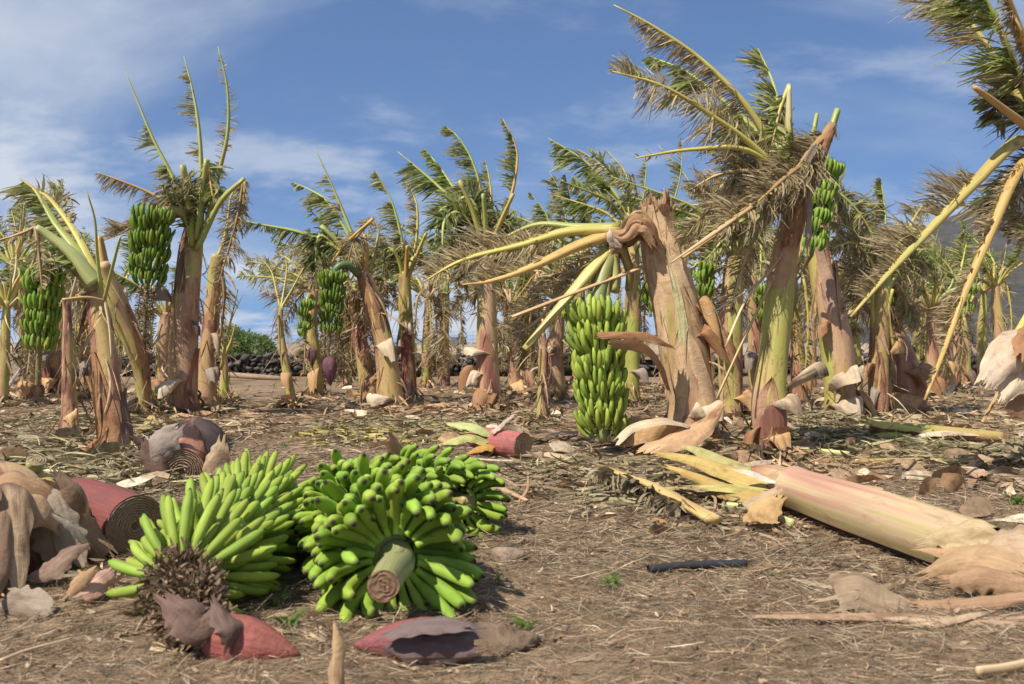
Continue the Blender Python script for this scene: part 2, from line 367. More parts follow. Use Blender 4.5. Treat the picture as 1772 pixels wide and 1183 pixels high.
def rock_mesh(seed, n=9, m=7):
    r = np.random.default_rng(seed)
    th = np.linspace(0, 2*math.pi, n, endpoint=False); ph = np.linspace(0, math.pi, m)
    D = np.stack([np.outer(np.sin(ph), np.cos(th)), np.outer(np.sin(ph), np.sin(th)), np.outer(np.cos(ph), np.ones(n))], -1)
    D = D.reshape(-1, 3); k = unit(r.normal(size=(11, 3))); hgt = r.uniform(0.62, 1.0, 11)
    d = np.max(np.maximum(D@k.T, 0)/hgt, axis=1); V = D*(0.5/np.maximum(d, 0.45))[:, None]
    q = []
    for i in range(m-1):
        for j in range(n): q.append((i*n+j, i*n+n+j, i*n+n+(j+1) % n, i*n+(j+1) % n))
    return V, np.array(q)
def build_wall():
    root = thing('dry_stone_wall', 'low dark lava stone wall running behind the banana rows', 'wall', (0, 20.3, 0))
    protos = []
    for s in range(7):
        V, q = rock_mesh(100+s); o = mk('stone', V, q, mat='lava', smooth=False); protos.append(o)
    used = set(); rr = random.Random(4); x = -9.6; row = 0; cnt = 0
    # hidden earth core so that no light comes through the joints
    V = np.array([[-9.9, 20.22, -0.1], [11.9, 20.22, -0.1], [11.9, 20.5, -0.1], [-9.9, 20.5, -0.1],
                  [-9.9, 20.22, 0.34], [11.9, 20.22, 0.34], [11.9, 20.5, 0.34], [-9.9, 20.5, 0.34]], float)
    q = [(0, 1, 5, 4), (1, 2, 6, 5), (2, 3, 7, 6), (3, 0, 4, 7), (4, 5, 6, 7)]
    tint(mk('rubble_core', V, q, mat='lava', parent=root, origin=(0, 20.3, 0), smooth=False), (0.03, 0.027, 0.025))
    for row in range(5):
        x = -9.8+0.05*row; z = 0.0+row*0.088
        while x < 11.8:
            # seen only where the rows leave a gap: coarser elsewhere
            px = CX+x/20.3*F
            near = (360 < px < 560) or (720 < px < 830) or (1500 < px < 1800)
            w = rr.uniform(0.09, 0.19) if near else rr.uniform(0.40, 0.60)
            k = rr.randrange(7); src = protos[k]
            o = src if k not in used else src.copy()
            if k in used: COL.objects.link(o)
            used.add(k); o.parent = root
            o.location = (x+w/2, -0.09+rr.uniform(-0.05, 0.03), z+0.05+rr.uniform(-0.015, 0.02))
            o.scale = (w*1.12, rr.uniform(0.16, 0.24), rr.uniform(0.095, 0.135)); o.rotation_euler = (rr.uniform(-.25, .25), rr.uniform(-.35, .35), rr.uniform(-.4, .4))
            g = rr.uniform(0.55, 1.5); o.color = (0.072*g, 0.062*g, 0.056*g, 1)
            x += w; cnt += 1
    return cnt
build_wall()

def build_terrace():
    # pale earth terrace with its retaining face behind the stone wall
    xs = np.linspace(-30, 26, 120); prof = [(26.0, -0.1), (26.05, 0.30), (26.1, 0.52), (26.4, 0.60), (30, 0.62), (42, 0.60), (60, 0.3)]
    V = np.array([[x, y+0.1*math.sin(x*1.7), z+(0.02*math.sin(x*2.3)+0.015*math.sin(x*5.1) if z > 0 else 0)] for x in xs for y, z in prof])
    tag(mk('terrace_bank', V, grid_q(len(xs), len(prof)), mat='terrace'), kind='structure')
    f = thing('wire_fence', 'thin grey wire mesh fence on slim posts behind the stone wall', 'fence', (0, 25.5, 0))
    parts = []
    def rod(a, b, r, s=4):
        v, q, _, _ = tube(np.array([a, b], float), r, s, (False, False)); parts.append((v, q, np.zeros((len(v), 3))))
    for z in np.linspace(0.30, 0.96, 8): rod((-9.0, 25.5, z), (2, 25.5, z), 0.0035)
    for x in np.arange(-9.0, 2, 0.16): rod((x, 25.5, 0.3), (x, 25.5, 0.96), 0.003)
    v, q, c = join(parts); mk('wire_mesh', v, q, mat='wire', parent=f, origin=(0, 25.5, 0))
    for x in (-8.6, -7.2, -5.9, -4.6, -3.2, -1.8, -0.4, 1.0):
        v, q, tr, re = tube(np.array([[x, 25.49, 0], [x, 25.49, 1.05]]), 0.022, 8); mk('post', v, q, tr, 'wire', f, (0, 25.5, 0))
    # dark sheeted roof beyond the terrace
    s = thing('sheeted_roof', 'low dark rounded sheeting over a hut far behind the terrace', 'roof', (-2.1, 32, 0.5))
    a = np.linspace(0, math.pi, 13); V = np.array([[-2.1+x, 32+0.9*math.cos(t), 0.5+0.36*math.sin(t)] for x in np.linspace(-0.55, 0.6, 5) for t in a])
    o = mk('curved_sheet', V, grid_q(5, 13), mat='dark_sheeting', parent=s, origin=(-2.1, 32, 0.5))
    v, q, tr, re = tube(np.array([[-2.68, 31.1, 0.53], [-1.47, 31.1, 0.53]]), 0.03, 8); mk('edge_rail', v, q, tr, 'wire', s, (-2.1, 32, 0.5))
build_terrace()

def build_plank():
    o = np.array([-4.9, 18.0, 0.10]); a = np.array([-5.35, 18.2, 0.13]); b = np.array([-4.08, 17.9, 0.06])
    b = P(512, 657, 17.9); a = P(395, 648, 18.2)
    d = unit(b-a); s = np.array([0, 1, 0.1]); u = np.cross(d, s); V = []
    for e in (a, b):
        for i, j in ((-1, -1), (1, -1), (1, 1), (-1, 1)): V.append(e+s*0.05*i+u*0.045*j)
    q = [(0, 1, 2, 3), (7, 6, 5, 4), (0, 4, 5, 1), (1, 5, 6, 2), (2, 6, 7, 3), (3, 7, 4, 0)]
    tag(mk('timber_plank', V, q, mat='timber', smooth=False), 'weathered timber plank lying at the foot of the stone wall', 'plank')
build_plank()

def build_bush():
    c = np.array([P(432, 590, 22.6)[0], 22.6, 0.0]); t = thing('green_bush', 'rounded grey-green bush in front of the wire fence', 'bush', c)
    r = np.random.default_rng(3)
    for i in range(6):
        a = r.uniform(-0.45, 0.45); e = c+np.array([a, r.uniform(-.3, .3), 0.62+r.uniform(-.1, .15)])
        v, q, tr, re = tube(spline([c, (c+e)/2+np.array([a*0.3, 0, 0.05]), e], 8), np.linspace(0.022, 0.006, 8), 6)
        tint(mk('branch', v, q, tr, 'midrib', t, c, rest=re), (0.16, 0.12, 0.08))
    N = 9000; d = unit(r.normal(size=(N, 3))); rad = r.uniform(0.45, 1.0, N)**0.5
    lump = 1+0.22*wob(d[:, 0]*4, d[:, 1]*4+d[:, 2]*5, 8, 6, .8, 2.5)
    p = c+np.array([0, 0, 0.50])+d*rad[:, None]*lump[:, None]*np.array([0.60, 0.5, 0.40])
    # a taller, looser side towards the leaning plants
    k = r.uniform(size=N) < 0.36
    p[k] = c+np.array([-0.42, 0, 0.55])+d[k]*rad[k, None]*np.array([0.40, 0.35, 0.52])
    keep = p[:, 2] > 0.02; p = p[keep]; d = d[keep]; n = len(p); g = r.uniform(0.6, 1.5, n)[:, None]
    c0 = np.array([0.13, 0.20, 0.060])*g; c1 = np.array([0.18, 0.25, 0.085])*g
    v, q, cc = ribbons(p, d+r.normal(size=(n, 3))*0.7, r.uniform(0.05, 0.10, n), r.uniform(0.018, 0.034, n), [0, 0, -0.3], c0, c1, 2, rg=r)
    tag(mk('crown', v, q, mat='torn_blade', parent=t, origin=c, col=cc), kind='stuff')
build_bush()

# ------------------------------------------------------------------ banana plants: parts
GREEN0, GREEN1 = np.array([0.215, 0.295, 0.060]), np.array([0.25, 0.31, 0.08])
DRY0, DRY1 = np.array([0.48, 0.375, 0.20]), np.array([0.42, 0.325, 0.20])
YEL = (0.50, 0.44, 0.11); GRN = (0.34, 0.39, 0.10); ORA = (0.58, 0.36, 0.11); TAN = (0.52, 0.37, 0.20); BRN = (0.30, 0.19, 0.10)
PALE = (0.62, 0.54, 0.28)
DS_TAN = (0.58, 0.355, 0.165); DS_PAPER = (0.62, 0.49, 0.33); DS_BROWN = (0.38, 0.20, 0.095); DS_DARK = (0.19, 0.12, 0.085); DS_GREY = (0.34, 0.27, 0.21)

class Stem:
    """a pseudostem: overlapping leaf sheaths round an axis; pts rows are (x, y, z, radius)"""
    def __init__(s, T, org, pts, seg=36, rings=56, seed=0, green=0.5, red=0.0, sheaths=6, tex=1.0, name='pseudostem', cap=(False, True), mat='stem', vals=None):
        a = spline(pts, rings); s.p = a[:, :3]; s.r = a[:, 3]; s.T, s.A, s.B = frames(s.p); s.n = rings
        r = np.random.default_rng(seed); th = np.linspace(0, 2*math.pi, seg, endpoint=False)[None]; v = np.linspace(0, 1, rings)[:, None]
        edge = np.zeros((rings, seg)); off = np.zeros((rings, seg)); sh = np.full((rings, seg), 0.60+r.uniform(-.05, .1) if vals is None else vals[0])
        vs = np.sort(r.uniform(0.25, 1.25, sheaths))[::-1]
        for k in range(sheaths):
            c = r.uniform(0, 6.28); w = r.uniform(1.0, 2.2); top = vs[k]; lean = r.uniform(-.9, .9)
            dth = np.abs((th-c-lean*v+math.pi) % (2*math.pi)-math.pi)+0.05*np.sin(9*v+k)
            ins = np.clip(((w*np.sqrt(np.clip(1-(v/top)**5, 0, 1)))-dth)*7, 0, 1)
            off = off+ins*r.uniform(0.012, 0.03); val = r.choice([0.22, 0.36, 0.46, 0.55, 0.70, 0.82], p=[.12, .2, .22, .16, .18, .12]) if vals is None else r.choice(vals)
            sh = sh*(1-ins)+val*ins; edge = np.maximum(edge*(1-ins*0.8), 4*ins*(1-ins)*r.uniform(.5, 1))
        # the old rings of roots and scars towards the base are darker and rougher
        low = np.clip((0.16-v)/0.16, 0, 1); sh = sh-0.30*low
        off = off+0.02*wob(th*2+0*v, v*9, seed+9, 5, 1, 3)+0.012*low*np.sin(v*220+2*np.sin(th*2))
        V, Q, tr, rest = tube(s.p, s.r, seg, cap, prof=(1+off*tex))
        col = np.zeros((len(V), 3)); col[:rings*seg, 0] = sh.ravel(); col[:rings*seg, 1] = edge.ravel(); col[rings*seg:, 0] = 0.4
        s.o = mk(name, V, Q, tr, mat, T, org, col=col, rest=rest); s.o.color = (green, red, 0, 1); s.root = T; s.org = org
    def at(s, v):
        i = v*(s.n-1); f = lambda a: np.array([np.interp(i, np.arange(s.n), a[:, k]) for k in range(3)])
        return f(s.p), np.interp(i, np.arange(s.n), s.r), unit(f(s.T)), unit(f(s.A)), unit(f(s.B))
    def flap(s, v, th, width, L, out=0.8, drop=1.0, rise=0.25, col=DS_PAPER, seed=0, name='sheath_flap', nu=14, nv=9, taper=0.5):
        """a torn sheath that leaves the stem and folds over; th is measured from the side that faces the camera, + to the right"""
        p, r, T, A, B = s.at(v); rs = np.random.default_rng(seed+77)
        u = np.linspace(-1, 1, nu)[:, None]; t = np.linspace(0, 1, nv)[None]; width = min(width, 1.05)
        skew = rs.choice([-1, 1])*rs.uniform(0.3, 0.9); rag = 1+0.22*rs.normal(size=(nu, 1))*0.8
        Lu = L*1.15*(1-0.9*np.abs(u)**2.2)*(1+skew*0.6*u)*np.where(np.abs(u) < 0.98, rag, 0.3)
        a = th+u*width*(1-(1-taper)*t**1.5)+0.25*skew*t
        o = r*1.06+Lu*out*0.85*np.sin(t*1.45)+0.12*L*wob(u*2, t*3, seed, 5, .6, 2.2)*t
        hh = Lu*(rise*np.sin(t*math.pi*0.8)-drop*0.9*t**1.8)+0.10*L*wob(u*3, t*2, seed+1, 5, .6, 2.5)*t+0.05*u*skew
        D = np.cos(a)[..., None]*A+np.sin(a)[..., None]*B
        V = p+o[..., None]*D+hh[..., None]*T
        rest = np.stack([u*width*r+0*t, 0*u+0*t, t*L+0*u], -1)
        o_ = mk(name, V.reshape(-1, 3), grid_q(nu, nv), mat='dry_sheath', parent=s.root, origin=s.org, rest=rest.reshape(-1, 3))
        return tint(o_, col)
    def shell(s, v0, v1, th, width, off=0.012, flare=0.05, col=DS_TAN, seed=0, name='leaf_sheath', nu=15, nv=18, lift=0.02):
        """an old sheath still wrapped round the stem, its edges and top coming away"""
        nv = 24; vs = np.linspace(v0, v1, nv); V = np.zeros((nv, nu, 3)); rest = np.zeros((nv, nu, 3)); u = np.linspace(-1, 1, nu); rs = np.random.default_rng(seed)
        lean = rs.uniform(-.5, .5); k1, k2 = rs.uniform(2, 5, 2); tip = rs.uniform(0.75, 0.97)
        for i, v in enumerate(vs):
            t = i/(nv-1); wd = width*(1-tip*t**2.6)*min(1, 0.55+t*4)
            ec = 0.10*np.sin(k1*t*3+seed)*(u > 0)+0.10*np.sin(k2*t*3+seed*2)*(u < 0)
            vv = np.clip(v+0.03*wob(u*2, np.full(nu, 0.0), seed+3, 4, 1, 3)*(v1-v0)*(t < 0.2), 0, 1)
            p, r, T, A, B = s.at(min(max(v, 0), 1))
            a = th+u*wd*(1+ec)+lean*(t-0.3)
            emb = -0.03*max(0, 1-t/0.10) if v0 > 0.03 else 0
            rad = r*1.045+0.35*off*min(1, t*4)+emb+0.35*lift*np.abs(u)**4*(0.3+0.7*t)+0.5*flare*max(0, (t-0.75)/0.25)**2+0.004*wob(u*3, np.full(nu, t*4), seed, 5, 1, 3)
            V[i] = p+rad[:, None]*(np.cos(a)[:, None]*A+np.sin(a)[:, None]*B)
            rest[i] = np.stack([u*wd*r, 0*u, np.full(nu, (v-v0)*1.6)], -1)
        o = mk(name, V.reshape(-1, 3), grid_q(nv, nu), mat='dry_sheath', parent=s.root, origin=s.org, rest=rest.reshape(-1, 3))
        return tint(o, col)

def fray(st, n, seed, L=(0.08, 0.34), W=(0.006, 0.035), v=(0.08, 0.95), name='dry_shreds', out=0.35):
    """threads and shreds of old sheath hanging off a stem"""
    r = np.random.default_rng(seed); i = (v[0]+(v[1]-v[0])*r.uniform(0, 1, n)**0.8)*(st.n-1); k = i.astype(int); a = r.uniform(0, 6.28, n)
    D = np.cos(a)[:, None]*st.A[k]+np.sin(a)[:, None]*st.B[k]; root = st.p[k]+D*(st.r[k]*1.05)[:, None]
    pal = np.array([(.44, .30, .16), (.36, .23, .12), (.50, .37, .22), (.30, .20, .12), (.24, .14, .085)]); c = pal[r.integers(0, 5, n)]*r.uniform(.7, 1.25, (n, 1))
    V, Q, C = ribbons(root, D*out+0.25*r.normal(size=(n, 3))+np.array([0, 0, -0.6]), r.uniform(*L, n), r.uniform(*W, n)*r.uniform(.3, 1, n), np.array([-.15, 0, -1.0])+0.3*r.normal(size=(n, 3)), c, c*.85, 5, 1.0, r, .35, .6, .7)
    V[:, 2] = np.maximum(V[:, 2], 0.006); o = mk(name, V, Q, mat='litter', parent=st.root, origin=st.org, col=C); o['kind'] = 'stuff'; return o
def sheet(name, pts, widths, curl=1.2, ref=(0, 0, 1), roll=0.0, col=DS_TAN, seed=0, parent=None, org=None, nu=20, nv=11, wr=0.12, mat='dry_sheath', twist=0.0, ragged=0.38):
    nu, nv = int(nu*1.4), int(nv*1.4)
    """a curved, crumpled sheet (dry leaf sheath or bract) that follows a path; curl is the bend of its cross-section in radians"""
    k = len(pts); w = np.interp(np.linspace(0, 1, nu), np.linspace(0, 1, len(widths)), widths)
    p = spline(np.asarray(pts, float), nu); T, A, B = frames(p, ref); rs = np.random.default_rng(seed)
    s = np.concatenate([[0], np.cumsum(np.linalg.norm(np.diff(p, axis=0), axis=1))])
    u = np.linspace(-1, 1, nv)[None]; t = np.linspace(0, 1, nu)[:, None]
    ro = roll+twist*t
    c = curl*(1+0.35*wob(t*2, t*0, seed+2, 4, .8, 2.5)); a = u*c/2
    Rr = (w[:, None]/np.maximum(np.abs(c), 0.15))
    x = Rr*np.sin(a); y = Rr*(np.cos(a)-np.cos(c/2)*0.5-0.5)
    y = y+w[:, None]*wr*wob(u*1.6+0*t, t*5, seed, 6, .6, 2.4)+w[:, None]*wr*0.40*wob(u*6+0*t, t*9, seed+8, 6, .6, 2.4); x = x*(1+0.30*wob(t*7, np.sign(u)*0.7, seed+5, 7, 0.6, 5)*np.abs(u)**3)
    X = x*np.cos(ro)-y*np.sin(ro); Y = x*np.sin(ro)+y*np.cos(ro)
    V = p[:, None]+X[..., None]*B[:, None]+Y[..., None]*A[:, None]
    e = ragged*w.mean()*rs.uniform(-1, 1, nv); V[0] -= T[0]*e[:, None]; V[-1] += T[-1]*(ragged*w.mean()*rs.uniform(-1, 1, nv))[:, None]
    rest = np.stack([x, y, s[:, None]+0*x], -1)
    o = mk(name, V.reshape(-1, 3), grid_q(nu, nv), mat=mat, parent=parent, origin=org, rest=rest.reshape(-1, 3))
    return tint(o, col)

def groove(n, seg):
    th = np.linspace(0, 2*math.pi, seg, endpoint=False); d = np.minimum(th, 2*math.pi-th)
    return np.ones((n, 1))*(1-0.34*np.exp(-(d/0.55)**2)+0.10*np.exp(-((d-1.05)/0.4)**2))[None]
WIND = np.array([-1.0, 0.12, -0.05])
def leaf(T, org, pts, r0=0.024, r1=0.004, col=YEL, green=0.6, n=130, L=0.26, w=0.016, span=(0.30, 1.0), sides='B', grav=0.35, wind=0.8, seed=0,
         name='leaf', snag=0.0, curl=0.35, n_pts=22, dark=1.0, sweep=0.45, flatside=None):
    """a midrib along pts (x, y, z) with its blade torn into strips by the wind; the strips are one sub-part"""
    r = np.random.default_rng(seed*7+5)
    p = spline(pts, n_pts); t = np.linspace(0, 1, n_pts); rad = r0*(1-t)**0.8+r1
    V, Q, tr, rest = tube(p, rad, 9, (True, True), flat=0.85, prof=groove(n_pts, 9), ref=(0.15, -0.35, 0.9) if abs(unit(p[-1]-p[0])[2]) < 0.8 else (0.9, -0.4, 0.1))
    o = tint(mk(name, V, Q, tr, 'midrib', T, org, rest=rest), col)
    if n <= 0: return o
    n = int(n*(1.75 if green > 0.4 else 1.6)); w = w*(0.80 if green > 0.4 else 0.66)
    Tn, A, B = frames(p)
    s = span[0]+(span[1]-span[0])*r.uniform(0, 1, n); i = s*(n_pts-1)
    f = lambda a: np.stack([np.interp(i, np.arange(n_pts), a[:, k]) for k in range(3)], 1)
    tn = unit(f(Tn)); pos = f(p)
    view = unit(np.array([0.1, -1, 0.45])+0.25*r.normal(size=(n, 3))) if flatside is None else unit(np.array(flatside, float)+0.2*r.normal(size=(n, 3)))
    side = unit(np.cross(tn, view))          # + : towards the right of a rising midrib
    sg = {'B': np.where(r.uniform(size=n) < 0.5, -1, 1), 'L': np.where(side[:, 0] > 0, -1, 1), 'D': np.where(side[:, 2] > 0, -1, 1),
          'U': np.where(side[:, 2] > 0, 1, -1), 'R': np.where(side[:, 0] > 0, 1, -1)}[sides]
    side = side*sg[:, None]
    q = (s-span[0])/(span[1]-span[0]+1e-6)
    prof = np.clip(np.sin(math.pi*np.clip(q*0.86+0.12, 0, 1))**0.6, 0.2, 1)
    gap = wob(q*9, sg*1.3, seed+17, 5, .6, 2.2); ln = L*prof*r.uniform(0.5, 1.15, n)*np.clip(0.85+1.0*gap, 0.45, 1.25)
    keep = gap > -0.36
    pos, tn, side, ln = pos[keep], tn[keep], side[keep], ln[keep]; n = len(pos)
    if n == 0: return o
    qq = q[keep]*26; cl = np.stack([wob(qq, 0*qq+k_, seed+60+k_, 4, .6, 1.6) for k_ in range(3)], 1)
    d0 = side+tn*sweep+0.18*r.normal(size=(n, 3))+0.45*cl
    bend = WIND*wind+np.array([0, 0, -1])*grav*r.uniform(0.5, 1.5, (n, 1))
    g = np.clip(green+0.25*r.normal(size=n), 0, 1)[:, None]; br = r.uniform(0.65, 1.3, (n, 1))*dark
    c0 = (DRY0*(1-g)+GREEN0*g)*br; gt = np.clip(g*1.25-0.45, 0, 1); c1 = (DRY1*(1-gt)+GREEN1*gt)*br
    V, Q, C = ribbons(pos, d0, ln, w*np.clip(r.lognormal(-0.10, 0.42, n), 0.4, 2.2), bend, c0, c1, 4, 0.9, r, 0.3, curl, 0.6)
    b = mk('torn_blade', V, Q, mat='torn_blade', parent=o, origin=org, col=C); b['kind'] = 'stuff'
    return o
def petiole(T, org, pts, r0=0.03, r1=0.022, col=YEL, name='petiole', n=12, flat=0.75):
    p = spline(pts, n); V, Q, tr, rest = tube(p, np.linspace(r0, r1, n)*(1+0.06*wob(np.arange(n)*1.0, 0*np.arange(n), int(abs(p[0][0])*1000), 4, .5, 2)), 12, (True, True), flat=flat, prof=groove(n, 12), ref=(0.15, -0.35, 0.9) if abs(unit(p[-1]-p[0])[2]) < 0.8 else (0.9, -0.4, 0.1))
    return tint(mk(name, V, Q, tr, 'midrib', T, org, rest=rest), col)

# ---- bananas
def banana_mesh(seed, length=0.20, bend=1.25, R=0.0178, seg=10, rings=14):
    r = np.random.default_rng(seed); t = np.linspace(0, 1, rings)
    ang = bend*np.clip((t-0.05)/0.95, 0, 1)**0.9; d = np.stack([np.cos(ang), 0*t, np.sin(ang)], 1)
    p = np.vstack([[0, 0, 0], np.cumsum((d[1:]+d[:-1])/2*length/(rings-1), axis=0)])
    rad = R*np.interp(t, [0, .06, .16, .30, .55, .80, .90, .95, .97, 1.0], [.62, .48, .60, .93, 1.0, .93, .70, .42, .30, .26])
    th = np.linspace(0, 2*math.pi, seg, endpoint=False); prof = 1+0.11*np.cos(5*th+r.uniform(0, 6))[None]*np.ones((rings, 1))
    V, Q, tr, rest = tube(p, rad, seg, (False, True), prof=prof, ref=(0, 0, 1))
    tt = np.append(np.repeat(t, seg), 1.0)[:, None]
    base = np.array([0.245, 0.365, 0.050]); stem = np.array([0.30, 0.46, 0.06]); tip = np.array([0.040, 0.028, 0.018])
    c = base*np.ones((len(V), 3)); c = np.where(tt < 0.12, stem, c); k = np.clip((tt-0.935)/0.03, 0, 1); c = c*(1-k)+tip*k
    return V, Q, tr, c, rest
BAN = []; BENT = []; SLIM = []
def banana_protos():
    for k, (b, L, R_) in enumerate([(1.15, .205, .0172), (1.35, .21, .0176), (0.95, .20, .0170), (1.5, .205, .0175), (1.25, .19, .0168)]):
        V, Q, tr, c, rest = banana_mesh(k, L, b, R_)
        me_o = mk('banana', V, Q, tr, 'banana', col=c, rest=rest); BAN.append(me_o.data); bpy.data.objects.remove(me_o)
banana_protos()
for k_, (b_, L_, R_) in enumerate([(1.5, .215, .0190), (1.75, .22, .0195), (1.35, .21, .0188), (1.95, .215, .0192)]):
    V_, Q_, t_, c_, r_ = banana_mesh(20+k_, L_, b_, R_); o_ = mk('banana', V_, Q_, t_, 'banana', col=c_, rest=r_); BENT.append(o_.data); bpy.data.objects.remove(o_)
for k_, (b_, L_, R_) in enumerate([(0.9, .195, .0138), (1.1, .20, .0142), (0.75, .19, .0136), (1.25, .185, .0140)]):
    V_, Q_, t_, c_, r_ = banana_mesh(40+k_, L_, b_, R_); o_ = mk('banana', V_, Q_, t_, 'banana', col=c_*np.array([1.02, 0.98, 1.0]), rest=r_); SLIM.append(o_.data); bpy.data.objects.remove(o_)
def bunch_layout(p0, p1, hands, fingers, rs, elev, seed, size, sag=0.0, fan=1.9, turn=2.3, first=0.0, zmin=None, shrink=0.25, row_e=0.42):
    """where every finger of a bunch sits: yields (hand, matrix); p0 is the upper end of the stalk, p1 the flower end"""
    p0, p1 = np.asarray(p0, float), np.asarray(p1, float); ax = unit(p1-p0); r = np.random.default_rng(seed)
    a = unit(np.cross(ax, [0.3, 0.5, 0.8])); b = np.cross(ax, a); out = []
    for h in range(hands):
        t = (h+0.5)/hands; c = p0+(p1-p0)*t; phc = first+h*turn; n = int(round(fingers*(1-0.2*t))); sc = size*(1-shrink*t)
        lst = []
        for row in (0, 1):
            for j in range(n//2):
                ph = phc+fan*((j+0.5*row)/(n/2-0.5)*2-1)+r.normal()*0.04
                rad = math.cos(ph)*a+math.sin(ph)*b; e = elev+(row_e if row else 0.0)+r.normal()*0.07
                x = rad*math.cos(e)-ax*math.sin(e); y = np.cross(-ax, rad); z = np.cross(x, y)
                pos = c+rad*rs-ax*(0.022 if row else 0.0)*size/1.0+r.normal(size=3)*0.002
                s = sc*r.uniform(0.93, 1.08)*(0.94 if row else 1.0)
                tipz = (pos+x*0.13*s+z*0.07*s)[2]; midz = (pos+x*0.09*s)[2]
                if zmin is not None and (min(tipz, midz, pos[2]) < zmin): continue
                M = np.eye(4); M[:3, 0] = x*s; M[:3, 1] = y*s; M[:3, 2] = z*s; M[:3, 3] = pos; lst.append(M)
        out.append((c, phc, lst))
    return ax, a, b, out
def finger(M, org, parent, r, bright=1.0, hue=0.0, kind=None):
    me = r.choice(kind or BAN); o = bpy.data.objects.new('banana', me); COL.objects.link(o); o.parent = parent
    Mm = Matrix(M.tolist()); Mm.translation -= Vector(org); o.matrix_basis = Mm
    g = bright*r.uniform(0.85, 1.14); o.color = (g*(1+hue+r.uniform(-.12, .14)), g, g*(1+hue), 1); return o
def hand_cushion(c, ax, a, b, phc, fan, rs, parent, org):
    th = np.linspace(phc-fan, phc+fan, 18); p = c+rs*0.93*(np.cos(th)[:, None]*a+np.sin(th)[:, None]*b)
    V, Q, tr, rest = tube(p, 0.015*np.sin(np.linspace(0.25, math.pi-0.25, 18))**0.5, 7, ref=tuple(ax))
    return tint(mk('hand', V, Q, tr, 'midrib', parent, org, rest=rest), (0.27, 0.36, 0.09))
def remnants(p, r0, r1, n, name, parent, org, seed, mat='litter'):
    """dried flower remnants bristling round the bare stalk"""
    r = np.random.default_rng(seed); pp = spline(p, 20); T, A, B = frames(pp); i = r.integers(0, 20, n); a = r.uniform(0, 6.28, n)
    D = np.cos(a)[:, None]*A[i]+np.sin(a)[:, None]*B[i]; rad = r0+(r1-r0)*i/19
    c0 = np.array([0.24, 0.165, 0.095])*r.uniform(0.4, 1.5, (n, 1)); c1 = np.array([0.19, 0.125, 0.075])*r.uniform(0.4, 1.5, (n, 1))
    V, Q, C = ribbons(pp[i]+D*(rad*r.uniform(0.3, 0.85, n)*(0.8+0.35*wob(a*2, i*0.6, seed, 5, .6, 2)))[:, None]+T[i]*r.normal(size=(n, 1))*0.012, D+0.9*r.normal(size=(n, 3)), rad*r.uniform(0.15, 0.42, n), r.uniform(0.004, 0.011, n), r.normal(size=(n, 3))*0.5, c0, c1, 3, 1.5, r, 0.5, 0.8, 0.7)
    o = mk(name, V, Q, mat=mat, parent=parent, origin=org, col=C); o['kind'] = 'stuff'; return o
def hang_bunch(T, org, stalk, p0, p1, hands=8, fingers=16, size=1.0, rs=0.045, seed=0, single=False, elev=0.55, first=0.0, tail=None, bud=None, stalk_r=0.03,
               scol=(0.26, 0.33, 0.11), bright=1.0, tail_n=260, fan=1.75, tail_r=0.045, hue=0.0):
    """a bunch hanging on its plant: banana_bunch (its stalk) > bananas, or whole hands when the fingers are too small to pick apart"""
    r = random.Random(seed); ax, a, b, lay = bunch_layout(p0, p1, hands, fingers, rs, elev, seed, size, first=first, fan=fan)
    pth = spline(list(stalk)+[p0, (np.asarray(p0)+p1)/2, p1], 24); t = np.linspace(0, 1, 24)
    V, Q, tr, rest = tube(pth, np.interp(t, [0, .5, 1], [stalk_r, stalk_r*0.95, stalk_r*0.55]), 10)
    o = tint(mk('banana_bunch', V, Q, tr, 'midrib', T, org, rest=rest), scol)
    if single:
        for c, phc, L in lay:
            for M in L: finger(M, org, o, r, bright, hue)
    else:
        for c, phc, L in lay:
            VV, QQ, TT, CC, RR, k = [], [], [], [], [], 0
            for M in L:
                V, Q, tr, cc, rest = banana_mesh(r.randrange(99), 0.18, r.uniform(0.9, 1.4), 0.0185, 6, 7)
                VV.append(V@M[:3, :3].T+M[:3, 3]); QQ.append(Q+k); TT.append(tr+k); k += len(V); CC.append(cc*r.uniform(.8, 1.15)); RR.append(rest+r.uniform(0, 5))
            if VV:
                h = mk('banana_hand', np.vstack(VV), np.vstack(QQ), np.vstack(TT), 'banana', o, org, col=np.vstack(CC), rest=np.vstack(RR))
                g = bright*r.uniform(0.85, 1.1); h.color = (g, g, g, 1)
    if tail is not None:
        pt = spline([p1]+list(tail), 16); V, Q, tr, rest = tube(pt, np.linspace(stalk_r*0.6, 0.012, 16), 8); tint(mk('flower_stalk', V, Q, tr, 'midrib', T, org, rest=rest), (0.20, 0.17, 0.07))
        if tail_n: remnants([p1]+list(tail), tail_r, tail_r*0.8, tail_n, 'dried_flowers', T, org, seed)
    if bud is not None: flower_bud(T, org, *bud, seed=seed)
    return o
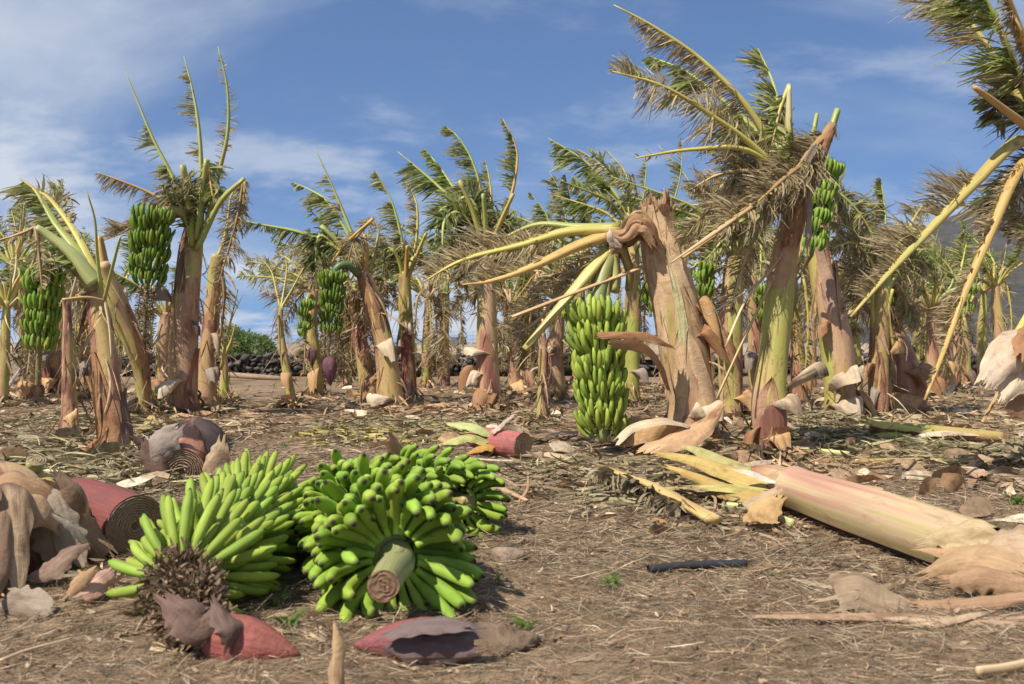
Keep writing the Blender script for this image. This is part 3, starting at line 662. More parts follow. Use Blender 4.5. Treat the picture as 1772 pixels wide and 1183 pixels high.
def flower_bud(T, org, a, b, R_, col=(0.22, 0.085, 0.09), seed=0, peel=2, name='flower_bud', dcol=(0.20, 0.115, 0.09)):
    """teardrop of overlapping bracts from its stalk end a to its tip b"""
    a, b = np.asarray(a, float), np.asarray(b, float); n = 20; t = np.linspace(0, 1, n); p = a+(b-a)*t[:, None]
    rad = R_*np.interp(t, [0, .06, .2, .4, .6, .8, .93, 1], [.35, .72, .96, 1, .85, .5, .22, .05]); seg = 20
    th = np.linspace(0, 2*math.pi, seg, endpoint=False)[None]; prof = 1+0.10*((th*3/(2*math.pi)+t[:, None]*0.7) % 1.0)-0.05
    V, Q, tr, rest = tube(p, rad, seg, prof=prof); o = tint(mk(name, V, Q, tr, 'bract', T, org, rest=rest), col)
    L = np.linalg.norm(b-a); T_, A, B = frames(p)
    for k in range(peel):
        th0 = seed+k*2.2; q = []
        for s in np.linspace(0, 1, 6):
            i = int(s*13); D = math.cos(th0)*A[i]+math.sin(th0)*B[i]; q.append(p[i]+D*(rad[i]*1.06+0.25*R_*s**2*(k+1)*0.6))
        D = math.cos(th0)*A[0]+math.sin(th0)*B[0]
        sheet('bract', q, [R_*0.9, R_*1.9, R_*1.8, R_*0.7], 1.5, tuple(D), 0, col if k % 2 else dcol, seed+k, T, org, 12, 9, 0.05, 'bract')
    return o
# ------------------------------------------------------------------ banana plants
BASES = []
class Plant:
    """one banana plant: an Empty at its base that parents stem, sheaths, leaves and bunch"""
    def __init__(s, name, label, trunk, Y, lean=0.0, seed=0, green=0.5, red=0.0, group='broken banana plants in the plantation', seg=36, rings=56, sheaths=6, cat='banana plant', extra=0.12, vals=None, cap=(False, True), shreds=None):
        # trunk rows: (px, py, half width in px); lean = depth gained towards the top
        n = len(trunk); s.Y = Y; rows = []
        for i, (px, py, hw) in enumerate(trunk):
            y = Y+lean*i/(n-1); p = P(px, py, y); rows.append([*p, 0.93*hw/F*y])
        b = np.array(rows[0]); d = b.copy(); d[2] = min(d[2], 0)-extra; rows[0] = list(b) if b[2] > 0.05 else rows[0]
        if rows[0][2] > -0.05: rows = [[b[0], b[1], -0.1, b[3]*1.02]]+rows
        BASES.append((float(b[0]), float(Y), float(b[3]))); s.org = (float(b[0]), float(Y), 0.0); s.T = thing(name, label, cat, s.org, group); s.seed = seed; s.k = 0
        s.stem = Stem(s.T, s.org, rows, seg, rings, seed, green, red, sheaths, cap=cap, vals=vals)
        fray(s.stem, shreds or (60 if seg >= 36 else 40), seed+5); fray(s.stem, 26, seed+6, (0.08, 0.22), (0.03, 0.08), (0.0, 0.2), 'dry_skirt', 0.5); s.top = np.array(rows[-1][:3]); s.r = np.random.default_rng(seed+1000)
    def pts(s, pp, dy=None, arc=0.0):
        """pixel polyline at the plant's depth, bowed in depth by dy at its end"""
        out = []; n = len(pp)
        e = s.r.uniform(-0.35, 0.35) if dy is None else dy
        for i, q in enumerate(pp):
            t = i/(n-1); yy = s.Y+e*t+arc*math.sin(math.pi*t)+(q[2] if len(q) > 2 else 0)
            out.append(P(q[0], q[1], yy))
        return out
    def leaf(s, pp, dy=None, **kw):
        s.k += 1; return leaf(s.T, s.org, s.pts(pp, dy), seed=s.seed*31+s.k, **kw)
    def pet(s, pp, dy=0.0, **kw): return petiole(s.T, s.org, s.pts(pp, dy), **kw)

def small_trunk_leaves(pl, n, reach=0.9, green=0.5, up=0.6, dry=0.4, seed=0, strips=80):
    """a crown for the plants of the rows behind: snapped, shredded leaves swept by the wind"""
    r = np.random.default_rng(seed); c = pl.stem.p[-1]; r0 = pl.stem.r[-1]
    for k in range(n):
        a = r.uniform(0, 6.28); L = reach*r.uniform(0.6, 1.15); isdry = r.uniform() < dry; v = r.uniform(0.35, 1.0)*up
        d = np.array([math.cos(a)*0.8-0.30, math.sin(a)*0.7, v*1.4])
        if isdry: d[2] *= r.uniform(0.1, 0.7)
        d = unit(d); st = c+np.array([math.cos(a), math.sin(a), 0])*r0*0.4-np.array([0, 0, 0.06])
        mid = st+d*L*0.5; e = mid+unit(d+np.array([-0.40, 0.05, -0.25 if not isdry else -1.3*r.uniform(0.4, 1.3)]))*L*0.55
        e[2] = max(e[2], 0.15)
        leaf(pl.T, pl.org, [st, (st+mid)/2+np.array([0, 0, 0.03]), mid, e], 0.022, 0.004,
             [YEL, GRN, ORA, TAN][r.integers(0, 4) if isdry else r.integers(0, 2)], 0.22 if isdry else green*r.uniform(.6, 1.4), int(strips*(1.3 if isdry else 1)),
             0.20*r.uniform(.7, 1.2), 0.020, (0.28, 1), 'B' if isdry else r.choice(['B', 'L']), 0.9 if isdry else 0.3, 0.8, seed*53+k, curl=0.7 if isdry else 0.35, n_pts=14)
    for k in range(r.integers(1, 4)):
        a = r.uniform(0, 6.28); d = unit(np.array([math.cos(a)*0.5, math.sin(a)*0.5, 1])); L = r.uniform(0.18, 0.4)
        petiole(pl.T, pl.org, [c-np.array([0, 0, .08]), c+d*L*0.5, c+d*L], 0.030, 0.02, [YEL, ORA, GRN][r.integers(0, 3)])

def big_plants():
    # --- leaning plant nearest on the left, its bunch hooked over to the left
    p = Plant('banana_plant', 'stout brown banana plant leaning left, closest to the red cut stem', [(205, 802, 32), (200, 745, 27), (188, 677, 22), (181, 610, 21), (168, 540, 17), (165, 505, 15), (160, 470, 13)], 5.8, 0.15, 1, 0.20, 0.25)
    s = p.stem
    s.shell(0.03, 0.62, -0.2, 1.0, 0.008, 0.02, DS_BROWN, 3); s.shell(0.0, 0.42, 1.3, 0.9, 0.01, 0.05, DS_DARK, 4); s.shell(0.02, 0.5, -1.7, 0.7, 0.02, 0.05, DS_TAN, 5, lift=0.05)
    s.flap(0.10, 0.9, 0.7, 0.16, 0.9, 1.2, 0.2, DS_DARK, 6); s.flap(0.16, -1.3, 0.6, 0.13, 0.7, 1.0, 0.3, DS_BROWN, 7)
    p.leaf([(160, 480), (130, 430), (95, 385), (62, 330), (33, 308)], 0.3, col=GRN, green=0.75, n=120, L=0.20, span=(0.35, 1), sides='L', grav=0.5, r0=0.03)
    p.leaf([(170, 485), (140, 420), (108, 370), (75, 335), (40, 332)], 0.5, col=YEL, green=0.2, n=150, L=0.16, span=(0.25, 1), grav=0.4)
    p.leaf([(165, 490), (125, 440), (85, 408), (62, 392)], -0.1, col=(0.42, 0.44, 0.16), green=0.9, n=46, L=0.15, w=0.03, span=(0.2, 0.7), sides='L', r0=0.034, r1=0.02, grav=0.6)
    p.leaf([(62, 392), (66, 420), (70, 460), (73, 500)], -0.1, col=BRN, green=0.1, n=70, L=0.13, r0=0.014, span=(0, 1), grav=0.8)
    p.leaf([(62, 392), (40, 402), (10, 412), (-20, 420)], -0.1, col=BRN, green=0.0, n=40, L=0.10, r0=0.010, span=(0, 1), grav=1.0, sides='D')
    p.pet([(175, 500), (168, 440), (164, 380), (150, 330)], -0.1, r0=0.014, r1=0.004, col=GRN); p.pet([(180, 520), (195, 460), (208, 410)], -0.1, r0=0.013, r1=0.008, col=GRN)
    p.pet([(182, 520), (150, 514), (108, 518)], -0.2, r0=0.012, r1=0.01, col=TAN); p.pet([(182, 520), (190, 570), (193, 620)], -0.18, r0=0.013, r1=0.006, col=TAN)
    Yb = 5.85
    hang_bunch(p.T, p.org, [P(165, 500, 5.85), P(135, 470, 5.85), P(108, 447, 5.85), P(85, 455, Yb), P(76, 480, Yb)], P(74, 492, Yb), P(68, 612, Yb), 9, 20, 0.68, 0.05, 21, True, 0.5, 1.0,
               [P(66, 640, Yb), P(64, 668, Yb)], None, 0.032, (0.24, 0.25, 0.12), 0.82, 60)
    for k, (a, b, c, rr) in enumerate([((125, 540), (120, 625), (140, 740), 14)]):
        pass
    # --- slim dead sucker beside it
    p = Plant('banana_sucker', 'slim brown forked sucker between the leftmost hanging bunch and the leaning plant', [(122, 745, 15), (119, 660, 12), (117, 560, 8), (115, 520, 7)], 6.6, 0, 2, 0.42, group='banana suckers', seg=20, rings=30, cat='banana sucker')
    p.pet([(116, 540), (105, 480), (92, 430)], -.1, r0=0.02, r1=0.006, col=BRN); p.pet([(116, 540), (130, 490), (140, 440)], .1, r0=0.016, r1=0.005, col=TAN); p.stem.flap(0.3, 0.3, 1.5, 0.08, 0.6, 1.0, 0.2, DS_TAN, 5)
    # --- yellow stem leaning to the left, snapped off
    p = Plant('banana_plant', 'yellow-green snapped banana stem tilting left behind the stout leaning plant', [(252, 735, 11), (250, 690, 12), (244, 640, 14), (236, 609, 16), (218, 560, 19), (200, 520, 20), (186, 480, 16), (178, 455, 11)], 8.9, -0.4, 3, 0.66)
    s = p.stem; s.shell(0.1, 0.75, 1.2, 0.8, 0.008, 0.03, DS_BROWN, 8); s.flap(0.2, -1.2, 0.6, 0.2, 0.8, 1.2, 0.2, DS_GREY, 9); s.flap(0.12, 1.3, 0.7, 0.2, 0.7, 1.3, 0.1, DS_BROWN, 10)
    p.pet([(185, 480), (178, 440), (173, 408)], 0, r0=0.05, r1=0.026, col=ORA)
    p.leaf([(196, 500), (170, 470), (128, 420), (110, 380)], 0.3, green=0.3, n=80, L=0.2, grav=0.6)
    p.pet([(262, 600), (258, 530), (250, 500)], 0.1, r0=0.016, r1=0.008, col=YEL)
    # --- tall plant with the big bunch on the left
    p = Plant('banana_plant', 'tall banana plant with three bare upright midribs and a big bunch at its left', [(318, 728, 26), (316, 660, 25), (319, 570, 24), (326, 480, 22), (332, 425, 20), (337, 395, 15)], 9.2, 0.1, 4, 0.5, 0.0, vals=[0.64, 0.48, 0.68, 0.54, 0.42])
    s = p.stem
    s.shell(0.62, 1.0, -0.5, 0.6, 0.006, 0.02, (0.28, 0.16, 0.10), 11); s.shell(0.15, 0.72, -0.9, 0.7, 0.008, 0.04, DS_TAN, 12); s.shell(0.0, 0.4, 1.2, 0.9, 0.01, 0.03, (0.36, 0.14, 0.09), 13)
    s.flap(0.21, -0.5, 1.0, 0.24, 1.1, 0.55, 0.25, DS_PAPER, 14); s.flap(0.62, -1.4, 0.5, 0.26, 0.7, 0.3, 0.6, DS_GREY, 15); s.flap(0.10, 1.5, 0.7, 0.2, 0.8, 1.1, 0.2, DS_BROWN, 16); s.flap(0.52, 1.2, 0.5, 0.12, 0.8, 1.2, 0.2, DS_DARK, 17)
    p.leaf([(335, 410), (310, 330), (265, 240), (236, 170), (217, 122)], 0.2, col=GRN, green=0.75, n=70, L=0.22, span=(0.30, 0.66), sides='L', r0=0.028, r1=0.003, grav=0.55)
    p.leaf([(342, 400), (348, 300), (344, 220), (332, 150), (318, 97)], 0.35, col=GRN, green=0.45, n=110, L=0.16, span=(0.36, 0.97), sides='L', grav=0.3, r0=0.028, w=0.012)
    p.leaf([(352, 410), (376, 310), (394, 230), (393, 150), (377, 80)], 0.1, col=GRN, green=0.15, n=170, L=0.12, span=(0.30, 0.95), sides='B', grav=0.4, r0=0.026, w=0.012)
    p.pet([(335, 425), (326, 350), (316, 285)], -0.15, r0=0.055, r1=0.032, col=GRN); p.pet([(342, 415), (350, 340), (358, 276)], -0.1, r0=0.045, r1=0.026, col=GRN)
    p.leaf([(358, 276), (364, 310), (370, 352)], -0.1, r0=0.022, col=ORA, green=0.7, n=60, L=0.2, span=(0, 1), grav=0.8, w=0.03)
    p.pet([(340, 430), (380, 350), (422, 309)], -0.2, r0=0.052, r1=0.026, col=GRN)
    p.leaf([(422, 309), (412, 370), (396, 430), (378, 490)], -0.2, col=BRN, green=0.0, n=260, L=0.20, span=(0, 1), grav=1.1, wind=0.35, curl=0.6, r0=0.016, dark=0.8)
    p.leaf([(424, 312), (420, 360), (405, 410), (382, 470)], -0.1, col=YEL, green=0.15, n=60, L=0.12, span=(0, 1), grav=0.8, r0=0.016)
    p.leaf([(300, 356), (258, 333), (215, 315), (168, 298)], -0.2, col=ORA, green=0.0, n=150, L=0.22, span=(0.15, 1), sides='D', grav=1.0, wind=0.2, r0=0.018, w=0.010, dark=0.75)
    p.leaf([(300, 352), (250, 378), (212, 402), (190, 412)], -0.35, col=BRN, green=0.0, n=260, L=0.22, span=(0.0, 1), sides='U', grav=0.3, wind=0.7, r0=0.016, dark=0.9, w=0.013, curl=0.7)
    p.leaf([(300, 352), (288, 335), (280, 318)], -0.3, col=ORA, green=0.0, n=70, L=0.2, span=(0.0, 1), grav=0.6, r0=0.014, dark=0.9)
    for k in range(5): p.leaf([(332, 420-12*k), (318+10*k, 370-10*k), (300+16*k, 330), (290+18*k, 300+10*(k % 2))], 0.2*k-.4, col=GRN, green=0.55, n=80, L=0.22, span=(0.2, 1), grav=0.9, r0=0.02, dark=0.75, w=0.022)
    Yb = 8.95
    hang_bunch(p.T, p.org, [P(330, 400, 9.2), P(318, 372, 9.1), P(292, 362, Yb), P(270, 372, Yb)], P(263, 385, Yb), P(254, 500, Yb), 9, 24, 0.98, 0.095, 31, True, 0.42, 0.6,
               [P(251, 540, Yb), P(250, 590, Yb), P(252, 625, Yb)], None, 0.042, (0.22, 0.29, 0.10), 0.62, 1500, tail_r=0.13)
    # --- its neighbour behind
    p = Plant('banana_plant', 'narrow red-brown banana plant just behind the tall one', [(358, 705, 17), (360, 620, 16), (366, 540, 14), (372, 470, 12), (376, 440, 10)], 10.6, 0, 5, 0.55, 0.3)
    p.stem.flap(0.3, 0.5, 0.8, 0.2, 0.8, 0.8, 0.2, DS_GREY, 3); p.stem.flap(0.5, 0.9, 0.5, 0.2, 0.6, 1.0, 0.3, DS_PAPER, 4); p.stem.shell(0.5, 1, 0.8, 0.9, 0.01, 0.06, DS_TAN, 6)
    p.leaf([(376, 450), (392, 400), (400, 340), (418, 318)], 0.2, green=0.1, n=90, L=0.2, grav=0.9); p.leaf([(378, 460), (388, 500), (384, 560), (378, 620)], -.1, col=BRN, green=0.1, n=150, L=0.16, span=(0, 1), grav=1.2, wind=.2)
    p.pet([(382, 640), (398, 560), (412, 500)], 0, r0=0.02, r1=0.006, col=YEL)
    # --- little sucker by the path
    p = Plant('banana_sucker', 'small yellow-brown sucker at the edge of the path beside the bush', [(387, 690, 9), (388, 640, 7), (386, 600, 6)], 11.6, 0, 6, 0.6, group='banana suckers', seg=16, rings=24, cat='banana sucker')
    p.pet([(387, 620), (398, 560), (420, 510)], 0, r0=0.018, r1=0.004, col=GRN); p.pet([(387, 620), (384, 570), (395, 520)], .2, r0=0.016, r1=0.004, col=YEL); p.leaf([(387, 620), (400, 590), (407, 560)], 0, green=.4, n=30, L=.1)

    # --- plant leaning left with two stems and a purple flower bud
    p = Plant('banana_plant', 'leaning banana plant with two paper collars and a purple bud', [(678, 712, 26), (674, 675, 23), (670, 630, 20), (660, 578, 18), (648, 530, 18), (634, 490, 15), (626, 470, 12)], 10.0, 0.0, 7, 0.5, 0.1, vals=[0.64, 0.52, 0.70, 0.40, 0.34])
    s = p.stem; s.flap(0.16, -0.25, 1.15, 0.20, 0.75, 0.45, 0.3, DS_PAPER, 21); s.flap(0.52, 0.1, 1.2, 0.14, 0.7, 1.3, 0.1, DS_PAPER, 22); s.shell(0.55, 1.0, -0.4, 1.1, 0.006, 0.03, DS_BROWN, 23); s.flap(0.30, -1.5, 0.6, 0.22, 0.7, 1.1, .2, DS_BROWN, 24)
    s.shell(0.52, 0.97, 0.8, 0.5, 0.01, 0.05, DS_DARK, 25); s.flap(0.06, 0.4, 0.9, 0.2, 1.0, 1.0, 0.3, DS_TAN, 26); s.flap(0.05, -0.9, 0.8, 0.22, 1.0, 1.0, 0.3, DS_BROWN, 27)
    p.leaf([(640, 470), (616, 420), (585, 345), (545, 255)], 0.2, col=GRN, green=0.5, n=40, L=0.18, span=(0.45, 0.8), sides='L', r0=0.026, r1=0.003, grav=0.4)
    p.leaf([(628, 470), (605, 410), (570, 352), (540, 330), (508, 316)], 0.4, col=GRN, green=0.8, n=150, L=0.24, span=(0.3, 1), sides='D', grav=0.7)
    p.leaf([(622, 470), (585, 430), (520, 402), (450, 388), (400, 378)], -0.2, col=GRN, green=0.8, n=170, L=0.20, span=(0.2, 1), sides='D', grav=0.9, wind=0.3, r0=0.03, dark=0.8)
    p.pet([(625, 478), (590, 425), (555, 390)], -0.1, r0=0.045, r1=0.028, col=GRN); p.pet([(630, 480), (634, 440), (631, 405)], -0.1, r0=0.04, r1=0.025, col=ORA); p.pet([(548, 490), (600, 420), (646, 378)], -0.25, r0=0.016, r1=0.022, col=ORA)
    p.leaf([(646, 376), (630, 395), (612, 420), (598, 470)], -0.2, col=BRN, green=0.1, n=220, L=0.2, span=(0, 1), grav=0.9, wind=0.6, r0=0.016, curl=0.7)
    p.leaf([(600, 460), (575, 420), (550, 410), (545, 470)], -0.15, col=GRN, green=0.95, n=150, L=0.24, span=(0.2, 1), grav=1.2, wind=0.4, dark=0.6, w=0.026)
    p.leaf([(620, 465), (590, 440), (560, 450), (530, 500)], 0.25, col=TAN, green=0.05, n=200, L=0.24, span=(0.1, 1), grav=0.8, wind=0.8, curl=0.7)
    p.leaf([(640, 470), (650, 430), (655, 400), (648, 382)], 0.3, col=GRN, green=0.4, n=120, L=0.2, span=(0.1, 1), grav=0.9, curl=0.5)
    Yb = 9.75
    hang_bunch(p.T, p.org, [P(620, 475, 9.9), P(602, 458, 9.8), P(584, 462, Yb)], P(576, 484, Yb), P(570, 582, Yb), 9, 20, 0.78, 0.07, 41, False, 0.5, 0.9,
               [P(568, 605, Yb), P(568, 622, Yb)], (P(568, 618, Yb), P(572, 668, Yb), 0.065, (0.14, 0.06, 0.075)), 0.038, (0.10, 0.16, 0.06), 0.62, 160)
    p = Plant('banana_sucker', 'thin yellow sucker under the bunch with the purple bud', [(506, 700, 8), (492, 620, 7), (485, 560, 5), (487, 530, 4)], 10.6, 0, 8, 0.66, group='banana suckers', seg=18, rings=26, cat='banana sucker')
    p.stem.flap(0.4, 0.2, 1.2, 0.14, 0.8, 1.2, 0.2, DS_TAN, 2)
    p = Plant('banana_plant', 'short stump of a banana plant with brown skirts left of the leaning collared plant', [(640, 690, 16), (632, 630, 14), (618, 560, 12), (610, 500, 11)], 11.2, 0, 9, 0.58, 0.1); p.stem.flap(0.5, 0, 1.4, 0.16, 0.6, 1.4, 0.1, DS_BROWN, 1); p.stem.flap(0.25, 0.6, 1.2, 0.2, 0.7, 1.3, 0.1, DS_TAN, 2)
    small_trunk_leaves(p, 7, 0.8, 0.4, 0.6, 0.7, 91, 110)
    p = Plant('banana_plant', 'small banana plant with a little bunch nearest the stone wall gap', [(548, 680, 12), (545, 620, 11), (540, 560, 10), (545, 500, 8)], 12.5, 0, 10, 0.5); p.stem.flap(0.3, -.3, 1.4, 0.2, 0.7, 1.3, 0.1, DS_TAN, 12)
    for pp, g in (([(545, 510), (520, 490), (470, 480), (412, 477)], .75), ([(545, 505), (520, 480), (470, 460), (420, 450)], .5), ([(545, 505), (520, 470), (495, 445), (478, 440)], .3), ([(545, 510), (520, 500), (490, 520), (450, 500)], .15), ([(548, 500), (535, 450), (520, 420), (505, 440)], .4), ([(545, 510), (530, 500), (500, 540), (480, 590)], .05), ([(545, 520), (530, 560), (528, 610), (525, 650)], .05), ([(548, 520), (560, 560), (562, 620), (560, 670)], .05), ([(550, 500), (545, 450), (540, 420), (530, 400)], .6), ([(552, 505), (580, 480), (590, 520), (596, 640)], 0.1)):
        p.leaf(pp, None, col=YEL if g > .2 else TAN, green=g, n=150, L=0.24, span=(0.2, 1), grav=0.7, wind=0.5, curl=0.5)
    hang_bunch(p.T, p.org, [P(545, 520, 12.4), P(535, 510, 12.3)], P(530, 530, 12.2), P(526, 588, 12.2), 5, 14, 0.8, 0.045, 43, False, 0.55, 0.2, [P(540, 600, 12.2), P(544, 612, 12.2)], (P(540, 600, 12.2), P(540, 636, 12.2), 0.05, (0.14, 0.06, 0.075)), 0.03, bright=0.8, tail_n=0)

    # --- straight green-red plant
    p = Plant('banana_plant', 'upright green and red banana stem directly behind the collared leaning plant', [(708, 692, 14), (706, 620, 13), (702, 550, 13), (700, 490, 11), (700, 470, 9)], 11.0, 0, 12, 0.62, 0.25)
    s = p.stem; s.flap(0.55, 0.5, 0.7, 0.2, 0.5, 0.4, 0.7, DS_PAPER, 31); s.shell(0.0, 0.62, 0.2, 1.2, 0.008, 0.03, (0.34, 0.12, 0.08), 32); s.flap(0.45, -1.2, 0.8, 0.24, 0.8, 0.6, 0.3, DS_GREY, 33); s.flap(0.1, .5, 1, 0.2, .8, 1, .2, DS_BROWN, 34)
    p.leaf([(700, 480), (696, 420), (680, 355), (650, 295)], 0.2, col=GRN, green=0.6, n=150, L=0.20, span=(0.25, 1), sides='L', grav=0.5)
    p.leaf([(704, 480), (720, 420), (722, 360), (710, 325), (700, 312)], 0.3, col=YEL, green=0.35, n=140, L=0.18, span=(0.25, 1), sides='L', grav=0.3)
    p.pet([(702, 490), (704, 450), (705, 425)], -.15, r0=0.04, r1=0.024, col=ORA); p.pet([(704, 485), (722, 440), (738, 402)], -.1, r0=0.035, r1=0.02, col=YEL); p.pet([(700, 490), (690, 450), (678, 430)], -.1, r0=0.035, r1=0.02, col=GRN)
    for k, pp in enumerate(([(702, 480), (685, 440), (668, 430), (660, 480)], [(702, 480), (720, 440), (742, 450), (752, 480)], [(702, 470), (705, 440), (690, 425), (680, 450)], [(700, 480), (680, 450), (655, 440), (640, 470)])):
        p.leaf(pp, 0.1*k, col=GRN, green=0.6-0.15*k, n=130, L=0.22, span=(0.1, 1), grav=0.9, curl=0.5, dark=.8)
    # --- centre plant with green plumes
    p = Plant('banana_plant', 'upright banana plant in the centre with six green plumes and a purple rolled leaf', [(846, 715, 24), (845, 660, 21), (843, 590, 19), (842, 520, 17), (840, 460, 15), (838, 425, 12)], 10.0, 0.1, 13, 0.5, 0.0, vals=[0.66, 0.50, 0.40, 0.70, 0.36])
    s = p.stem; s.flap(0.17, 0.0, 1.7, 0.22, 0.8, 1.3, 0.1, DS_BROWN, 41); s.flap(0.40, -0.7, 1.0, 0.20, 0.75, 0.35, 0.2, DS_PAPER, 42); s.shell(0.0, 0.16, 0.2, 1.5, 0.012, 0.04, DS_DARK, 43); s.flap(0.28, -0.8, 0.5, 0.14, 0.8, 0.9, 0.2, DS_PAPER, 44); s.flap(0.3, -1.5, 0.6, 0.26, 0.7, 1.0, .3, DS_BROWN, 45); s.flap(0.75, -0.8, 0.5, 0.14, 0.6, 0.3, .8, DS_PAPER, 46)
    p.leaf([(836, 430), (795, 360), (745, 310), (688, 262)], 0.3, col=GRN, green=0.95, n=150, L=0.25, w=0.022, span=(0.22, 1), sides='D', grav=0.5, r0=0.03)
    p.leaf([(838, 425), (800, 350), (765, 295), (735, 258)], 0.5, col=GRN, green=0.95, n=140, L=0.22, w=0.024, span=(0.22, 1), sides='L', grav=0.4)
    p.leaf([(840, 425), (836, 350), (820, 285), (795, 240), (772, 219)], 0.3, col=GRN, green=0.75, n=180, L=0.26, span=(0.25, 1), sides='L', grav=0.35)
    p.leaf([(845, 425), (850, 350), (847, 310), (840, 280)], 0.5, col=GRN, green=0.7, n=70, L=0.14, span=(0.4, 1), sides='L', grav=0.3)
    p.leaf([(848, 430), (878, 360), (893, 300), (893, 255), (870, 205)], 0.2, col=ORA, green=0.8, n=170, L=0.19, span=(0.3, 1), sides='L', grav=0.2, w=0.016)
    p.pet([(838, 435), (820, 370), (795, 312)], -.2, r0=0.045, r1=0.024, col=YEL); p.pet([(842, 430), (840, 380), (836, 335)], -.15, r0=0.04, r1=0.026, col=GRN); p.pet([(848, 430), (868, 380), (889, 335)], -.15, r0=0.035, r1=0.022, col=YEL)
    p.pet([(850, 420), (850, 375), (846, 330)], 0.25, r0=0.05, r1=0.035, col=(0.22, 0.08, 0.06), name='rolled_leaf')
    for k, pp in enumerate(([(836, 425), (800, 370), (770, 380), (765, 440)], [(836, 425), (795, 360), (762, 365), (752, 420)], [(838, 425), (805, 385), (790, 400), (795, 460)], [(838, 425), (820, 350), (795, 345), (775, 390)], [(838, 420), (830, 350), (810, 330), (790, 340)], [(842, 425), (865, 380), (885, 395), (890, 430)], [(838, 425), (815, 390), (800, 420), (802, 480)], [(838, 430), (830, 420), (812, 440), (790, 500)])):
        p.leaf(pp, 0.12*k-0.4, col=GRN, green=(0.9, .85, .7, .8, .9, .6, .3, .05)[k], n=150, L=0.26, w=0.024, span=(0.1, 1), grav=1.0, wind=0.5, dark=0.8, curl=0.4)

    # --- the big snapped plant with the bunch on the ground
    p = Plant('banana_plant', 'thick tan banana plant snapped at the top, its long bunch hanging at its left', [(1198, 780, 50), (1198, 720, 43), (1193, 675, 40), (1184, 610, 41), (1166, 514, 39), (1148, 454, 35), (1138, 410, 31), (1134, 380, 29), (1132, 358, 28)], 6.6, 0.0, 14, 0.5, 0.0, seg=56, rings=90, sheaths=9, vals=[0.52, 0.48, 0.54, 0.50, 0.45, 0.68], cap=(False, False), shreds=30)
    s = p.stem
    s.shell(0.30, 1.0, -0.65, 0.75, 0.012, 0.05, (0.72, 0.50, 0.29), 51, lift=0.04); s.shell(0.25, 0.97, 0.65, 0.95, 0.008, 0.05, (0.72, 0.50, 0.29), 52, lift=0.02); s.shell(0.62, 1.0, 0.25, 0.8, 0.03, 0.03, (0.72, 0.50, 0.29), 53, lift=0.03)
    s.shell(0.05, 0.52, 0.1, 1.1, 0.02, 0.0, (0.72, 0.50, 0.29), 54, lift=0.03); s.shell(0.08, 0.6, 1.5, 0.7, 0.035, 0.03, (0.72, 0.50, 0.29), 55, lift=0.05)
    s.shell(0.40, 0.86, -0.05, 0.20, 0.036, 0.0, (0.60, 0.56, 0.30), 56, lift=0.01)
    s.flap(0.10, -0.1, 1.7, 0.22, 0.75, 1.25, 0.15, DS_BROWN, 57, taper=0.9); s.flap(0.17, 0.5, 0.9, 0.22, 0.7, 0.3, 0.5, DS_PAPER, 58); s.flap(0.13, -1.2, 0.8, 0.34, 1.0, 0.5, 0.35, DS_TAN, 59); s.flap(0.06, 0.9, 0.9, 0.22, 0.8, 1.0, 0.2, DS_BROWN, 60)
    s.flap(0.50, 0.9, 0.5, 0.2, 0.8, 1.5, 0.3, DS_BROWN, 61); s.flap(0.58, 1.2, 0.35, 0.26, 0.5, 1.4, 0.5, DS_TAN, 62); s.shell(0.80, 1.0, 0.3, 1.1, 0.02, 0.05, (0.57, 0.36, 0.20), 63, lift=0.03); s.shell(0.76, 1.0, 1.2, 0.9, 0.015, 0.06, (0.50, 0.31, 0.18), 640, lift=0.04)
    for k, (th_, L_, cc) in enumerate(((-0.1, 0.11, (0.60, 0.39, 0.23)), (0.5, 0.14, (0.52, 0.31, 0.17)), (1.1, 0.09, (0.45, 0.26, 0.15)), (-0.7, 0.07, (0.50, 0.32, 0.18)), (2.4, 0.10, (0.42, 0.25, 0.14)), (3.6, 0.12, (0.38, 0.22, 0.13)))):
        s.flap(0.96, th_, 0.55, L_, 0.15, -0.2, 0.9, cc, 660+k, 'torn_rim')
    Yh = 6.45
    sheet('sheath_flap', [P(1162, 600, 6.35), P(1120, 582, 6.2), P(1075, 578, 6.1), P(1036, 580, 6.05)], [0.06, 0.13, 0.10, 0.05], 1.6, (0, 0, 1), 0.3, DS_BROWN, 64, p.T, p.org, 20, 9, 0.12, twist=0.6)
    sheet('sheath_flap', [P(1160, 680, 6.3), P(1140, 630, 6.2), P(1110, 600, 6.1), P(1055, 592, 6.05)], [0.03, 0.05, 0.12, 0.07], 1.4, (0, 0, 1), 0.2, (0.45, 0.28, 0.16), 65, p.T, p.org, 20, 9, 0.12, twist=-0.6)
    sheet('sheath_flap', [P(1250, 700, 6.2), P(1215, 740, 6.0), P(1160, 765, 5.8), P(1115, 785, 5.7)], [0.05, 0.14, 0.20, 0.12], 1.5, (0, -0.6, 0.8), 0.0, (0.60, 0.37, 0.20), 66, p.T, p.org, 24, 11, 0.08)
    sheet('sheath_flap', [P(1190, 735, 6.0), P(1140, 728, 5.9), P(1095, 738, 5.9), P(1068, 762, 5.85)], [0.10, 0.13, 0.12, 0.08], 1.3, (0, -0.3, 1), 0.0, DS_PAPER, 67, p.T, p.org, 22, 9, 0.10)
    # the neck folds over to the left
    rn = np.random.default_rng(88)
